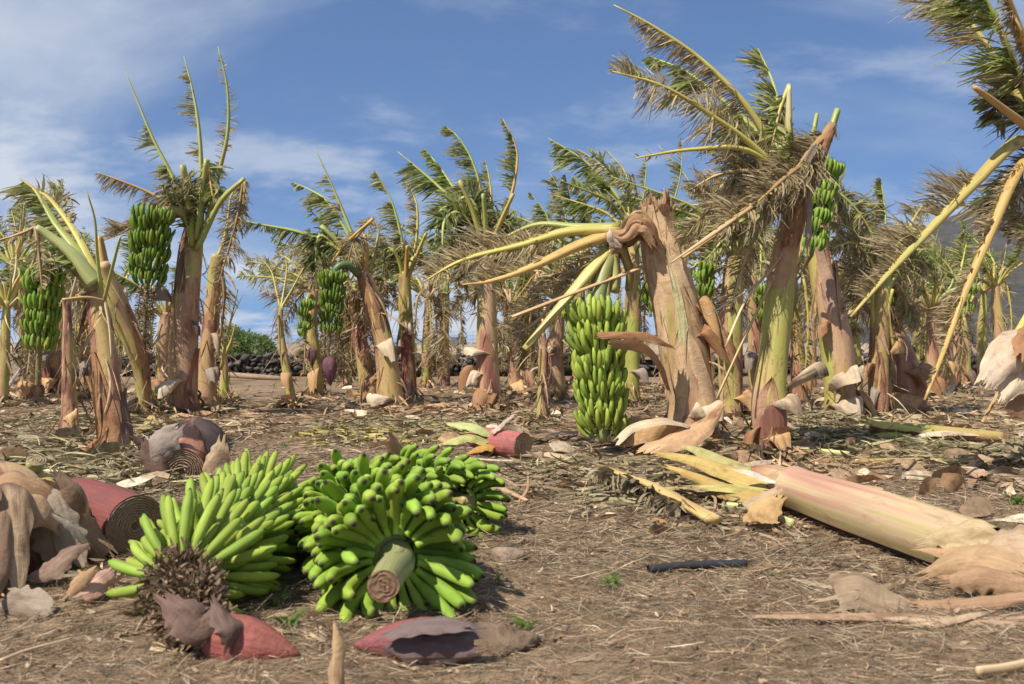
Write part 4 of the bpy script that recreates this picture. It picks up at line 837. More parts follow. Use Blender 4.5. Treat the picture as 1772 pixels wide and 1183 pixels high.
    for k in range(11):
        j = rn.normal(size=8)*4; dz = -0.10+0.20*(k/10); top = 366+7*abs(k-4)*0.8+j[0]
        ex, ey = [(1052, 402), (1056, 418), (1060, 436), (1070, 446), (1084, 444)][k % 5]
        cc = [(0.50, 0.30, 0.16), (0.40, 0.23, 0.12), (0.52, 0.38, 0.16), (0.30, 0.16, 0.09), (0.55, 0.36, 0.20)][(k*3) % 5]
        sheet('stalk_base', [P(1134+j[1], 425, Yh+0.02+dz), P(1120+j[2]*.6, 392+j[6], Yh+dz), P(1108+j[3]*.6, top+8, Yh+dz), P(1099+j[3]*.6, top+5, Yh+dz), P(1084+j[4], top+22, Yh+dz*1.1), P(1068+j[5]*.7, (top+ey)/2+12, Yh+dz), P(ex+j[7]*.5, ey, Yh+dz)], [0.06, 0.10, 0.115, 0.11, 0.10, 0.06], 2.0, (-0.3, -0.8, 0.6), 0.15*j[0], cc, 640+k, p.T, p.org, 28, 11, 0.10)
    sheet('torn_pith', [P(1058, 398, Yh-0.16), P(1056, 408, Yh-0.17), P(1062, 420, Yh-0.16), P(1074, 426, Yh-0.15)], [0.03, 0.055, 0.06, 0.03], 1.3, (0, -1, 0.3), 0, (0.62, 0.50, 0.38), 655, p.T, p.org, 14, 9, 0.12)
    p.Y = Yh
    p.leaf([(1072, 392), (1000, 392), (930, 388), (870, 412), (800, 440)], 0.3, col=GRN, green=0.05, n=260, L=0.22, w=0.013, span=(0.30, 1), sides='D', grav=0.6, wind=0.9, r0=0.034, curl=0.6)
    p.leaf([(1070, 398), (985, 400), (900, 424), (800, 450), (728, 490)], -0.1, col=YEL, green=0.0, n=380, L=0.26, w=0.013, span=(0.32, 1), sides='B', grav=0.5, wind=1.0, r0=0.042, curl=0.6)
    p.leaf([(1068, 402), (1000, 425), (925, 460), (850, 486), (800, 492)], -0.4, col=(0.62, 0.42, 0.15), green=0.0, n=170, L=0.17, w=0.012, span=(0.45, 1), sides='L', grav=0.5, wind=0.8, r0=0.046, curl=0.6)
    p.leaf([(1060, 430), (1010, 475), (960, 520), (925, 560), (880, 580)], 0.3, col=TAN, green=0.0, n=240, L=0.26, w=0.013, span=(0.25, 1), sides='B', grav=0.8, wind=0.8, r0=0.02, curl=0.7)
    p.pet([(1056, 428), (1025, 465), (970, 530), (908, 604)], -0.25, r0=0.044, r1=0.020, col=(0.50, 0.44, 0.12), n=18); p.pet([(1060, 430), (1066, 470), (1064, 505)], -0.05, r0=0.050, r1=0.044, col=(0.40, 0.38, 0.12)); p.pet([(1076, 425), (1090, 470), (1088, 500)], 0.1, r0=0.045, r1=0.036, col=(0.36, 0.30, 0.10)); p.pet([(1050, 428), (1032, 470), (1028, 500)], 0.1, r0=0.05, r1=0.04, col=(0.34, 0.36, 0.12))
    p.pet([(1112, 462), (1000, 504), (886, 548)], -0.35, r0=0.014, r1=0.012, col=(0.60, 0.40, 0.22), name='bare_midrib', n=16)
    p.leaf([(1065, 420), (1030, 450), (985, 470), (930, 480)], 0.45, col=TAN, green=0.1, n=220, L=0.22, span=(0.05, 1), grav=0.8, wind=.6, curl=0.7)
    hang_bunch(p.T, p.org, [P(1062, 430, Yh), P(1046, 470, Yh-0.05), P(1034, 520, Yh-0.1)], P(1032, 556, Yh-0.12), P(1044, 764, Yh-0.12), 13, 24, 1.02, 0.085, 51, True, 0.42, 2.2, None, None, 0.048, (0.24, 0.34, 0.13), 1.08, fan=2.0, hue=0.16)

    # --- the tall one with leaves blown to the left
    p = Plant('banana_plant', 'tall green-sided banana plant with all its leaves swept to the left at the top', [(1338, 806, 19), (1335, 785, 23), (1333, 753, 28), (1330, 697, 30), (1337, 623, 26), (1345, 549, 26), (1358, 437, 23), (1373, 375, 19), (1394, 310, 13)], 5.8, 0.1, 16, 0.5, 0.0, seg=56, rings=90, sheaths=6, vals=[0.74, 0.78, 0.66, 0.48, 0.36, 0.80], shreds=18)
    s = p.stem
    s.shell(0.58, 0.99, -0.1, 1.3, 0.004, 0.0, (0.58, 0.36, 0.19), 81); s.shell(0.0, 0.33, -0.5, 1.2, 0.006, 0.02, (0.50, 0.29, 0.17), 82); s.shell(0.0, 0.17, 0.6, 1.9, 0.016, 0.03, (0.40, 0.20, 0.11), 83)
    s.flap(0.26, 0.5, 0.8, 0.12, 0.9, 0.75, 0.3, DS_PAPER, 84); s.flap(0.14, 0.2, 1.4, 0.09, 0.8, 1.0, 0.3, DS_TAN, 85); s.flap(0.30, 1.4, 0.5, 0.22, 0.8, 0.0, 0.5, DS_PAPER, 86); s.flap(0.16, -1.3, 0.6, 0.10, 0.8, 1.0, 0.2, DS_BROWN, 87)
    s.shell(0.75, 1.0, 0.7, 0.8, 0.008, 0.03, (0.55, 0.42, 0.13), 88)
    sheet('leaf_sheath', [P(1372, 420, 5.75), P(1392, 340, 5.75), P(1420, 270, 5.75), P(1442, 222, 5.75)], [0.10, 0.12, 0.09, 0.04], 1.8, (0, -1, 0), 0.0, DS_BROWN, 89, p.T, p.org)
    sheet('leaf_sheath', [P(1398, 430, 5.7), P(1400, 360, 5.7), P(1396, 290, 5.68), P(1410, 250, 5.65)], [0.03, 0.05, 0.045, 0.04], 1.6, (0, -1, 0), 0.2, DS_GREY, 90, p.T, p.org)
    p.Y = 5.85
    p.pet([(1392, 340), (1420, 280), (1450, 190)], 0.1, r0=0.045, r1=0.026, col=GRN, n=14); p.pet([(1390, 330), (1402, 260), (1414, 198)], 0.2, r0=0.03, r1=0.018, col=GRN)
    for k, (pp, kw) in enumerate((
        ([(1385, 335), (1340, 260), (1290, 180), (1210, 100), (1130, 45), (1062, 8)], dict(col=YEL, green=0.1, n=300, L=0.22, w=0.011, span=(0.35, 0.93), sides='D', grav=0.7, wind=0.6, r0=0.032)),
        ([(1385, 335), (1330, 250), (1265, 185), (1190, 125), (1125, 98)], dict(col=GRN, green=0.85, n=300, L=0.24, w=0.016, span=(0.25, 1), sides='D', grav=0.9, wind=0.5, r0=0.028, dy=0.5)),
        ([(1385, 340), (1310, 258), (1240, 205), (1150, 150), (1060, 123)], dict(col=YEL, green=0.15, n=420, L=0.24, w=0.011, span=(0.22, 1), sides='B', grav=0.6, wind=0.7, r0=0.03, dy=-0.4)),
        ([(1380, 330), (1356, 230), (1340, 150), (1312, 84)], dict(col=GRN, green=0.75, n=170, L=0.22, w=0.014, span=(0.3, 1), sides='L', grav=0.1, wind=0.6, dy=0.7, r0=0.022)),
        ([(1385, 340), (1300, 262), (1200, 258), (1100, 273)], dict(col=YEL, green=0.0, n=30, L=0.1, w=0.01, span=(0.3, 1), grav=0.8, dy=-0.5, r0=0.022)),
        ([(1385, 350), (1320, 300), (1250, 300), (1190, 330)], dict(col=TAN, green=0.05, n=330, L=0.26, w=0.012, span=(0.15, 1), grav=0.6, curl=0.7, dy=0.1)),
        ([(1390, 330), (1360, 320), (1310, 350), (1240, 400), (1160, 455)], dict(col=TAN, green=0.0, n=330, L=0.22, w=0.012, span=(0.1, 0.7), grav=0.4, curl=0.7, sides='B', dy=-0.5, r0=0.026)),
        ([(1400, 320), (1350, 330), (1280, 385), (1220, 450)], dict(col=GRN, green=0.55, n=240, L=0.22, w=0.014, span=(0.15, 1), grav=0.5, dy=-0.3, r0=0.018)),
        ([(1420, 260), (1400, 275), (1360, 305), (1310, 350)], dict(col=BRN, green=0.0, n=480, L=0.26, w=0.012, span=(0, 1), sides='B', grav=0.2, wind=1.2, curl=0.6, dy=-0.35, dark=0.85)),
        ([(1440, 215), (1425, 235), (1400, 262), (1370, 300)], dict(col=BRN, green=0.0, n=260, L=0.18, w=0.012, span=(0, 1), sides='B', grav=0.3, wind=1.1, curl=0.6, dy=-0.2, dark=0.8)),
        ([(1385, 340), (1330, 290), (1300, 320), (1285, 400)], dict(col=ORA, green=0.05, n=260, L=0.24, w=0.012, span=(0.15, 1), grav=0.7, curl=0.7, dy=0.3)),
        ([(1380, 330), (1340, 270), (1290, 250), (1250, 290)], dict(col=GRN, green=0.7, n=260, L=0.26, w=0.016, span=(0.1, 1), grav=0.8, dy=0.5, dark=.8)),
        ([(1375, 340), (1345, 250), (1325, 230), (1300, 260)], dict(col=GRN, green=0.8, n=220, L=0.24, w=0.018, span=(0.1, 1), grav=0.8, dy=0.6, dark=.75)),
        ([(1375, 345), (1300, 330), (1230, 360), (1180, 420)], dict(col=TAN, green=0.15, n=300, L=0.24, w=0.012, span=(0.2, 1), grav=0.7, curl=.6, dy=0.6)),
        ([(1380, 360), (1340, 360), (1300, 420), (1262, 540)], dict(col=TAN, green=0.0, n=200, L=0.16, w=0.012, span=(0.2, 1), grav=0.9, curl=.6, dy=-0.1, r0=0.016)))):
        dy = kw.pop('dy', None); p.leaf(pp, dy, **kw)
    p.leaf([(1372, 330), (1366, 250), (1366, 148)], -0.1, col=PALE, r0=0.03, r1=0.014, n=0); p.leaf([(1366, 148), (1350, 190), (1336, 250)], -0.1, col=YEL, r0=0.016, green=0.8, n=30, L=.14, w=0.03, span=(.2, 1))
    p.leaf([(1378, 330), (1374, 260), (1368, 200)], -0.25, col=GRN, green=1.0, n=34, L=0.16, w=0.034, span=(0.2, 0.8), sides='L', grav=0.2, wind=0.2, r0=0.014, dark=1.5)
    # long bare midribs and fibres sagging against the stem
    p.pet([(1352, 455), (1300, 560), (1240, 690)], -0.2, r0=0.012, r1=0.010, col=(0.62, 0.45, 0.22), n=16, name='bare_midrib'); p.pet([(1376, 410), (1330, 470), (1290, 520), (1255, 600)], -0.3, r0=0.010, r1=0.006, col=TAN, n=16, name='bare_midrib'); p.pet([(1340, 465), (1290, 505), (1225, 545)], -0.3, r0=0.006, r1=0.005, col=(0.62, 0.48, 0.28), n=12, name='bare_midrib')
    p.pet([(1372, 300), (1280, 375), (1180, 445)], -0.35, r0=0.014, r1=0.016, col=(0.58, 0.43, 0.18), n=14, name='bare_midrib')

    # --- the plant behind it that carries the bunch on its left
    p = Plant('banana_plant', 'leaning banana plant with a vertical bunch, right behind the tall green-sided stem', [(1456, 722, 29), (1453, 660, 28), (1447, 590, 28), (1430, 510, 25), (1418, 450, 21), (1410, 400, 18), (1405, 330, 13)], 8.6, 0.1, 17, 0.5, 0.0, seg=44, rings=70, vals=[0.66, 0.50, 0.72, 0.44, 0.56])
    s = p.stem; s.shell(0.45, 1.0, 0.5, 1.1, 0.01, 0.04, (0.50, 0.32, 0.22), 91); s.shell(0.1, 0.7, 0.9, 0.9, 0.012, 0.06, (0.52, 0.33, 0.20), 92); s.flap(0.20, -0.3, 0.9, 0.26, 0.9, 0.3, 0.5, DS_PAPER, 93); s.flap(0.13, -0.2, 1.4, 0.22, 0.75, 0.8, 0.3, DS_PAPER, 94); s.flap(0.05, 0.6, 1.0, 0.2, 0.7, 0.9, .3, DS_GREY, 95); s.flap(0.45, -0.9, 0.5, 0.18, 0.8, .6, .2, DS_BROWN, 96); s.flap(0.16, 1.4, .6, .2, .7, 1.2, .2, DS_TAN, 97)
    hang_bunch(p.T, p.org, [P(1402, 350, 8.7), P(1410, 290, 8.55), P(1424, 265, 8.4)], P(1432, 298, 8.2), P(1404, 440, 8.2), 9, 22, 0.82, 0.065, 61, False, 0.85, 1.9, [P(1392, 462, 8.35)], None, 0.036, bright=0.95, tail_n=0)
    for k, pp in enumerate(([(1402, 340), (1440, 330), (1480, 360), (1520, 420)], [(1402, 340), (1440, 350), (1490, 400), (1530, 480)], [(1404, 350), (1450, 390), (1470, 450), (1480, 520)], [(1402, 345), (1380, 320), (1350, 330), (1320, 380)])):
        p.leaf(pp, 0.3*k, col=(GRN, YEL, TAN, GRN)[k], green=(.5, .3, .05, .5)[k], n=240, L=0.28, span=(0.15, 1), grav=0.6, wind=0.6, curl=0.5)
    # --- green-orange plant to the right
    p = Plant('banana_plant', 'orange-green banana stem standing behind the pink-tipped fallen stem', [(1522, 722, 17), (1521, 660, 18), (1522, 590, 17), (1525, 530, 17), (1527, 495, 13)], 8.8, 0.0, 18, 0.62, 0.22)
    s = p.stem; s.flap(0.45, -1.2, 0.6, 0.26, 0.8, 0.9, 0.3, DS_BROWN, 101); s.shell(0.0, 0.55, -0.1, 0.8, 0.006, 0.03, (0.40, 0.20, 0.12), 102); s.flap(0.3, -0.6, 0.5, 0.16, .4, 1.5, .2, DS_GREY, 103); s.shell(0.2, 0.85, 1.5, 0.7, 0.02, 0.06, DS_GREY, 104); s.flap(0.55, 1.2, 0.5, 0.2, 0.6, 0.4, .6, DS_TAN, 105)
    p.leaf([(1528, 505), (1532, 430), (1532, 370), (1524, 310)], 0.2, col=GRN, green=0.9, n=90, L=0.16, w=0.022, span=(0.5, 1), sides='L', grav=0.1)
    for k, pp in enumerate(([(1526, 505), (1505, 450), (1475, 420), (1440, 430)], [(1526, 505), (1500, 430), (1470, 395), (1430, 380)], [(1526, 505), (1500, 470), (1470, 480), (1440, 510)], [(1530, 505), (1550, 440), (1575, 410), (1600, 430)], [(1530, 505), (1560, 460), (1590, 450), (1620, 480)], [(1528, 500), (1520, 430), (1505, 385), (1480, 360)], [(1528, 500), (1560, 430), (1580, 380), (1600, 350)], [(1526, 505), (1510, 480), (1490, 520), (1480, 580)], [(1530, 505), (1550, 490), (1570, 520), (1585, 560)])):
        p.leaf(pp, 0.15*k-.5, col=(YEL, GRN, TAN, GRN, YEL, GRN, YEL, TAN, YEL)[k], green=(.3, .4, .0, .6, .3, .4, .3, .0, .1)[k], n=210, L=0.25, span=(0.2, 1), grav=0.6, curl=0.5)
    p.pet([(1545, 600), (1538, 540), (1545, 500)], -.1, r0=0.03, r1=0.02, col=YEL); p.pet([(1515, 590), (1510, 530), (1512, 490)], -.1, r0=0.03, r1=0.02, col=YEL)
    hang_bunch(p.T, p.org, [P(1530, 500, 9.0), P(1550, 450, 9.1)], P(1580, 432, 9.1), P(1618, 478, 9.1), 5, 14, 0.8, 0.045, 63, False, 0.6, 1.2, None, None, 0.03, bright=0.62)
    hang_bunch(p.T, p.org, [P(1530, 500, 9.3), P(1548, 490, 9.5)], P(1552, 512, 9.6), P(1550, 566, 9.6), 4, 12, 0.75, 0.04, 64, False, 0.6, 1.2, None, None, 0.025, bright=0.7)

    # --- plant at the right edge: stem out of frame to the right, petioles falling into it
    p = Plant('banana_plant', 'nearest banana plant at the right edge, broken petioles hanging down into the picture', [(1850, 800, 42), (1846, 650, 40), (1838, 480, 34), (1826, 330, 28), (1815, 240, 22)], 5.4, 0.0, 19, 0.52, 0.0)
    p.leaf([(1818, 250), (1772, 150), (1735, 60), (1690, -30), (1650, -90)], -0.3, col=GRN, green=0.95, n=330, L=0.33, w=0.016, span=(0.18, 1), sides='L', grav=0.25, wind=0.5, r0=0.034, dark=1.15)
    p.leaf([(1812, 260), (1740, 130), (1680, 40), (1610, -20), (1560, -60)], 0.3, col=YEL, green=0.15, n=420, L=0.28, w=0.012, span=(0.22, 1), sides='D', grav=0.3, wind=0.9, r0=0.03, curl=0.6)
    p.leaf([(1820, 240), (1790, 120), (1765, 60), (1738, -20)], -0.5, col=ORA, green=0.05, n=200, L=0.16, w=0.014, span=(0.2, 1), sides='L', grav=0.7, r0=0.05, r1=0.014, curl=.6, dark=.8)
    p.pet([(1818, 250), (1760, 205), (1686, 150)], -0.35, r0=0.042, r1=0.018, col=(0.50, 0.32, 0.14), n=14)
    p.leaf([(1818, 245), (1770, 170), (1735, 160), (1715, 210)], 0.2, col=GRN, green=0.6, n=240, L=0.26, w=0.02, span=(0.1, 1), grav=0.9, dark=.7)
    p.leaf([(1815, 250), (1760, 245), (1690, 312), (1610, 396), (1540, 470), (1472, 548)], -0.5, col=(0.43, 0.39, 0.11), green=0.05, n=380, L=0.22, w=0.011, span=(0.30, 0.93), sides='U', grav=0.2, wind=0.9, r0=0.036, r1=0.006, curl=0.6, sweep=0.1)
    p.leaf([(1815, 258), (1765, 290), (1715, 400), (1668, 510), (1632, 610), (1600, 692)], -0.7, col=(0.45, 0.30, 0.075), green=0.02, n=300, L=0.14, w=0.011, span=(0.15, 0.95), sides='L', grav=0.7, wind=0.5, r0=0.030, r1=0.005, curl=0.6)
    p.leaf([(1818, 262), (1780, 270), (1740, 320), (1700, 380)], 0.6, col=GRN, green=0.5, n=200, L=0.2, w=0.014, span=(0.2, 1), grav=0.7, dark=.7, r0=.016); p.leaf([(1815, 300), (1775, 330), (1720, 360), (1640, 350)], 0.9, col=YEL, green=0.2, n=160, L=0.2, w=0.014, span=(0.2, 1), grav=0.5, r0=.014)
    p.pet([(1830, 480), (1790, 530), (1752, 592)], -0.2, r0=0.026, r1=0.02, col=(0.60, 0.46, 0.08)); p.leaf([(1830, 500), (1815, 420), (1790, 370), (1740, 400)], 0.5, col=YEL, green=0.35, n=240, L=0.25, span=(0.1, 1), grav=.5)
    s = p.stem
    for k, (pp, ww, cc, cu) in enumerate((([(1845, 570), (1795, 590), (1745, 612), (1708, 660)], [0.10, 0.26, 0.22, 0.10], (0.60, 0.46, 0.32), 1.5), ([(1845, 620), (1800, 640), (1760, 650), (1735, 690)], [0.06, 0.16, 0.16, 0.06], DS_PAPER, 1.2), ([(1845, 660), (1800, 690), (1760, 705), (1740, 712)], [0.08, 0.14, 0.12, 0.05], DS_BROWN, 1.6), ([(1845, 540), (1800, 570), (1780, 590), (1770, 620)], [0.1, 0.16, 0.16, 0.1], DS_BROWN, 1.6))):
        sheet('sheath_flap', [P(x, y, 5.25-0.1*i) for i, (x, y) in enumerate(pp)], ww, cu, (0, -0.7, 0.7), 0.2, cc, 110+k, p.T, p.org, 18, 11, 0.1)
    p.pet([(1735, 660), (1722, 690), (1700, 730)], -0.4, r0=0.01, r1=0.008, col=TAN)
big_plants()

def row_plants():
    """the plants of the rows behind: label, trunk, depth, crown"""
    data = [
        # trunk (px, py, half width), Y, green, red, leaves, dry share, reach, bunch (p0, p1, hands, size), flaps
        ('slim banana stem with a paper collar between the centre plant and the hanging bunch', [(962, 688, 17), (960, 620, 16), (964, 560, 13), (966, 500, 10), (968, 470, 8)], 11.5, .56, .25, 7, .7, 1.0, ((1000, 528), (996, 576), 3, 0.7), [(0.45, -0.6, 1.0, 0.18, .4, DS_PAPER)]),
        ('thin dark bare banana stem standing just left of the long hanging bunch', [(938, 740, 11), (939, 680, 10), (940, 620, 9), (938, 575, 7)], 8.4, .45, .1, 0, 0, .5, None, [(0.1, 0.4, 1.2, 0.1, 1.0, DS_BROWN)]),
        ('yellow banana stem between the long hanging bunch and the thick snapped plant', [(1094, 705, 13), (1093, 640, 14), (1095, 560, 15), (1096, 500, 14), (1096, 460, 11), (1098, 400, 9)], 10.8, .62, .05, 3, .2, 1.1, ((1122, 500), (1126, 548), 3, 0.8), [(0.25, 0.6, 1.0, 0.16, .8, DS_GREY)]),
        ('yellow-brown banana plant in the gap behind the thick snapped plant', [(1266, 690, 20), (1264, 610, 22), (1266, 530, 21), (1272, 470, 18), (1278, 420, 14)], 8.8, .60, .0, 6, .8, 1.0, ((1222, 470), (1216, 520), 4, 0.8), [(0.5, -0.9, 0.8, 0.2, .7, DS_BROWN), (0.2, 0.7, 0.9, 0.2, 1., DS_TAN)]),
        ('narrow banana stem hidden behind the tall green-sided plant', [(1310, 690, 14), (1308, 620, 14), (1306, 540, 13), (1302, 480, 11), (1300, 440, 9)], 10.4, .55, .15, 5, .6, 1.0, ((1318, 505), (1316, 560), 4, 0.75), [(0.4, -0.4, 1.2, 0.16, 1.0, DS_GREY)]),
        ('red-brown banana stem glimpsed between the green-sided plant and its leaning neighbour', [(1384, 700, 15), (1382, 640, 14), (1378, 570, 12), (1374, 520, 10), (1372, 480, 8)], 10.4, .48, .25, 4, .6, .9, None, [(0.3, 0.4, 1.2, 0.18, 1.0, DS_BROWN)]),
        ('bunch-bearing banana plant behind the leaning plant with the vertical bunch', [(1480, 690, 14), (1478, 620, 13), (1476, 560, 11), (1474, 510, 9)], 12.2, .55, .1, 6, .5, 1.0, ((1470, 560), (1466, 640), 4, 0.85), []),
        ('wide collapsed banana stump in dry brown skirts beside the orange-green stem', [(1572, 700, 32), (1568, 650, 28), (1558, 600, 20), (1548, 560, 12)], 9.6, .36, .05, 2, .8, .7, None, [(0.3, -0.2, 1.5, 0.25, 1.2, DS_TAN), (0.55, 0.4, 1.3, 0.25, 1.2, DS_BROWN), (0.12, 0.5, 1.2, 0.25, 1.0, DS_GREY)]),
        ('reddish banana stem where the orange petiole touches the ground', [(1614, 690, 13), (1612, 640, 12), (1614, 580, 10), (1612, 530, 8)], 12.0, .52, .35, 6, .7, 1.0, ((1678, 500), (1672, 545), 3, 0.7), [(0.3, 0.2, 1.2, 0.16, 1.2, DS_BROWN)]),
        ('yellowish banana stem right of the reddish one, below the mountain', [(1646, 680, 9), (1640, 620, 10), (1638, 560, 9), (1634, 520, 7)], 13.2, .6, .1, 6, .7, 1.0, None, [(0.4, 0.1, 1.4, 0.16, 1.2, DS_TAN)]),
        ('dark-based young banana plant with a light green split leaf', [(1672, 665, 9), (1670, 620, 9), (1668, 570, 7), (1666, 550, 5)], 15.0, .55, .0, 6, .3, .9, None, [(0.3, 0.1, 1.4, 0.16, 1.2, DS_DARK)]),
        ('pale banana plant against the mountain near the right edge', [(1738, 640, 11), (1730, 580, 11), (1724, 520, 9), (1722, 490, 7)], 15.5, .56, .15, 7, .5, 1.1, None, [(0.5, 0.1, 1.2, 0.16, .8, DS_TAN)]),
        ('low banana plant half hidden by the falling petioles at the right', [(1700, 620, 9), (1700, 570, 9), (1702, 530, 7), (1702, 500, 6)], 18.0, .6, .0, 7, .5, 1.1, None, []),
        ('short banana stem behind the centre plant, its leaves dried', [(890, 672, 12), (888, 610, 11), (886, 560, 10), (884, 520, 8)], 13.0, .5, .1, 8, .8, 1.0, None, [(0.2, 0.1, 1.4, 0.2, 1.2, DS_TAN)]),
        ('small yellow banana plant between the green-red stem and the centre plant', [(738, 660, 8), (738, 600, 8), (740, 550, 7), (742, 510, 6)], 15.0, .64, .1, 6, .6, .9, ((768, 505), (764, 555), 4, .8), [(0.4, .3, 1.2, .2, 1.0, DS_BROWN)]),
        ('second pale banana stem behind the centre plant towards the broken neck', [(918, 660, 9), (916, 600, 9), (914, 540, 8), (912, 490, 7)], 15.0, .58, .0, 6, .6, 1.2, None, []),
        ('distant banana plant whose plume rises left of the broken neck', [(1000, 660, 10), (1002, 590, 10), (1004, 520, 9), (1004, 450, 7)], 14.5, .6, .0, 6, .35, 1.2, ((1022, 480), (1020, 520), 3, .8), []),
        ('distant banana plant whose fans show over the broken neck', [(1150, 665, 10), (1150, 590, 10), (1152, 520, 9), (1154, 470, 8)], 13.8, .6, .0, 7, .4, 1.2, ((1170, 395), (1168, 440), 3, .8), []),
        ('dark banana plant at the left edge with upright green leaves', [(55, 640, 15), (48, 580, 15), (40, 520, 15), (30, 470, 12), (26, 450, 9)], 11.2, .36, .0, 6, .4, 1.0, None, [(0.2, 0.2, 1.3, 0.18, 1.0, DS_TAN)]),
        ('pale thin banana stem at the very left edge', [(5, 690, 9), (8, 620, 9), (10, 560, 8), (12, 520, 6)], 10.6, .6, .1, 6, .5, .9, None, []),
        ('brown cut banana stem behind the leftmost hanging bunch', [(90, 680, 16), (88, 620, 17), (90, 560, 16), (92, 530, 12)], 11.8, .42, .05, 5, .6, .9, None, [(0.3, 0.2, 1.3, 0.2, 1.0, DS_TAN), (0.55, -0.2, 1.2, 0.2, 1.0, DS_GREY)]),
        ('yellow-green banana plant seen between the leaning stems on the left', [(150, 680, 10), (146, 610, 11), (142, 550, 10), (140, 510, 8)], 12.5, .66, .0, 6, .4, .9, None, [(0.4, .2, 1.3, .18, 1, DS_GREY)]),
        ('brown banana stem in the shade right of the snapped yellow stem', [(282, 690, 14), (282, 640, 13), (284, 580, 12), (288, 540, 9)], 12.0, .40, .1, 4, .8, .8, None, [(0.3, -.2, 1.3, .2, 1.0, DS_BROWN)]),
        ('far banana plant rising just right of the leaning collared plant', [(770, 655, 9), (768, 600, 9), (770, 540, 8), (772, 480, 6)], 15.8, .6, .1, 8, .4, 1.3, None, []),
        ('far banana plant between the purple bud and the leaning collared plant', [(600, 655, 9), (602, 600, 8), (600, 540, 8), (598, 490, 6)], 15.5, .56, .1, 8, .5, 1.2, None, []),
        ('far banana plant filling the gap left of the thin dark bare stem', [(905, 650, 9), (906, 590, 9), (904, 530, 8), (902, 480, 6)], 17.0, .58, .1, 9, .4, 1.4, ((896, 520), (894, 560), 3, .8), []),
        ('far banana plant behind the long hanging bunch', [(1048, 655, 10), (1046, 590, 9), (1048, 530, 8), (1050, 470, 7)], 15.8, .6, .0, 8, .4, 1.3, None, []),
        ('far banana plant seen through the gap left of the green-sided stem', [(1228, 655, 10), (1226, 590, 10), (1228, 520, 9), (1230, 460, 7)], 15.0, .6, .1, 9, .4, 1.3, ((1214, 500), (1212, 548), 3, .8), []),
        ('far banana plant in the gap right of the green-sided stem', [(1404, 655, 9), (1404, 590, 9), (1402, 530, 8), (1400, 480, 6)], 15.4, .56, .2, 8, .5, 1.2, None, []),
        ('far banana plant between the orange-green stem and the reddish one', [(1590, 655, 9), (1588, 600, 9), (1590, 540, 8), (1590, 490, 6)], 15.6, .6, .1, 8, .4, 1.2, None, []),
        ('far banana plant behind the reddish and yellowish pair at the right', [(1655, 645, 8), (1656, 590, 8), (1654, 540, 7), (1652, 490, 6)], 17.2, .6, .0, 8, .4, 1.3, None, []),
        ('far banana plant left of the tall plant with three bare midribs', [(200, 655, 9), (202, 600, 9), (204, 550, 8), (204, 500, 6)], 15.5, .55, .1, 8, .5, 1.2, None, []),
        ('far banana plant in the leftmost gap behind the forked sucker', [(110, 652, 9), (108, 600, 9), (106, 550, 8), (106, 500, 6)], 15.8, .58, .1, 8, .4, 1.2, None, []),
    ]
    for k, (lab, tr, Y, gr, rd, nl, dry, reach, bun, fl) in enumerate(data):
        p = Plant('banana_plant', lab, tr, Y, 0.0, 200+k, gr, rd, seg=26, rings=34, sheaths=5)
        small_trunk_leaves(p, nl, reach*1.12, 0.95, 0.85, dry*0.45, 300+k, 110)
        for i, (v, th, wd, L, dr, cc) in enumerate(fl): p.stem.flap(v, th, wd, L, 0.75, dr, 0.2, cc, 400+k*5+i)
        # dead leaves hanging down as a skirt
        r = np.random.default_rng(500+k)
        if nl:
            for q in range(2):
                c = p.stem.p[-1]; a = r.uniform(0, 6.28); o = np.array([math.cos(a), math.sin(a)*0.6, 0])
                z = c[2]; leaf(p.T, p.org, [c-np.array([0, 0, .1]), c+o*0.2+np.array([-.05, 0, 0.02]), c+o*0.3+np.array([-.06, 0, -z*0.35]), c+o*0.28+np.array([-.08, 0, -z*0.75])], 0.018, 0.004, [TAN, YEL][(q+k) % 2], 0.28, 130, 0.15, 0.018, (0.15, 1), 'B', 1.2, 0.3, 900+k*7+q, curl=0.7, n_pts=14, dark=0.85)
            for q in range(3):
                c = p.stem.p[-1]; a = r.uniform(0, 6.28); d = unit(np.array([math.cos(a)*0.5-0.15, math.sin(a)*0.5, r.uniform(0.7, 1.3)])); L = r.uniform(0.4, 0.95)
                leaf(p.T, p.org, [c-np.array([0, 0, .06]), c+d*L*0.5, c+d*L+np.array([-.08, 0, -.02])], 0.018, 0.003, [YEL, GRN, PALE][q], 0.5, 40, 0.12, 0.014, (0.4, 1), 'L', 0.4, 0.7, 5000+k*7+q, n_pts=12)
        if bun:
            (a, b, h, sz) = bun; hang_bunch(p.T, p.org, [p.stem.p[-1], (p.stem.p[-1]+P(a[0], a[1], Y-0.1))/2+np.array([0, 0, 0.08])], P(a[0], a[1], Y-0.15), P(b[0], b[1], Y-0.15), h, 13, sz, 0.04, 600+k, False, 0.6, 1.0, None, None, 0.026, bright=0.75)
    # plumes that stand out against the sky, on the plants they belong to
row_plants()

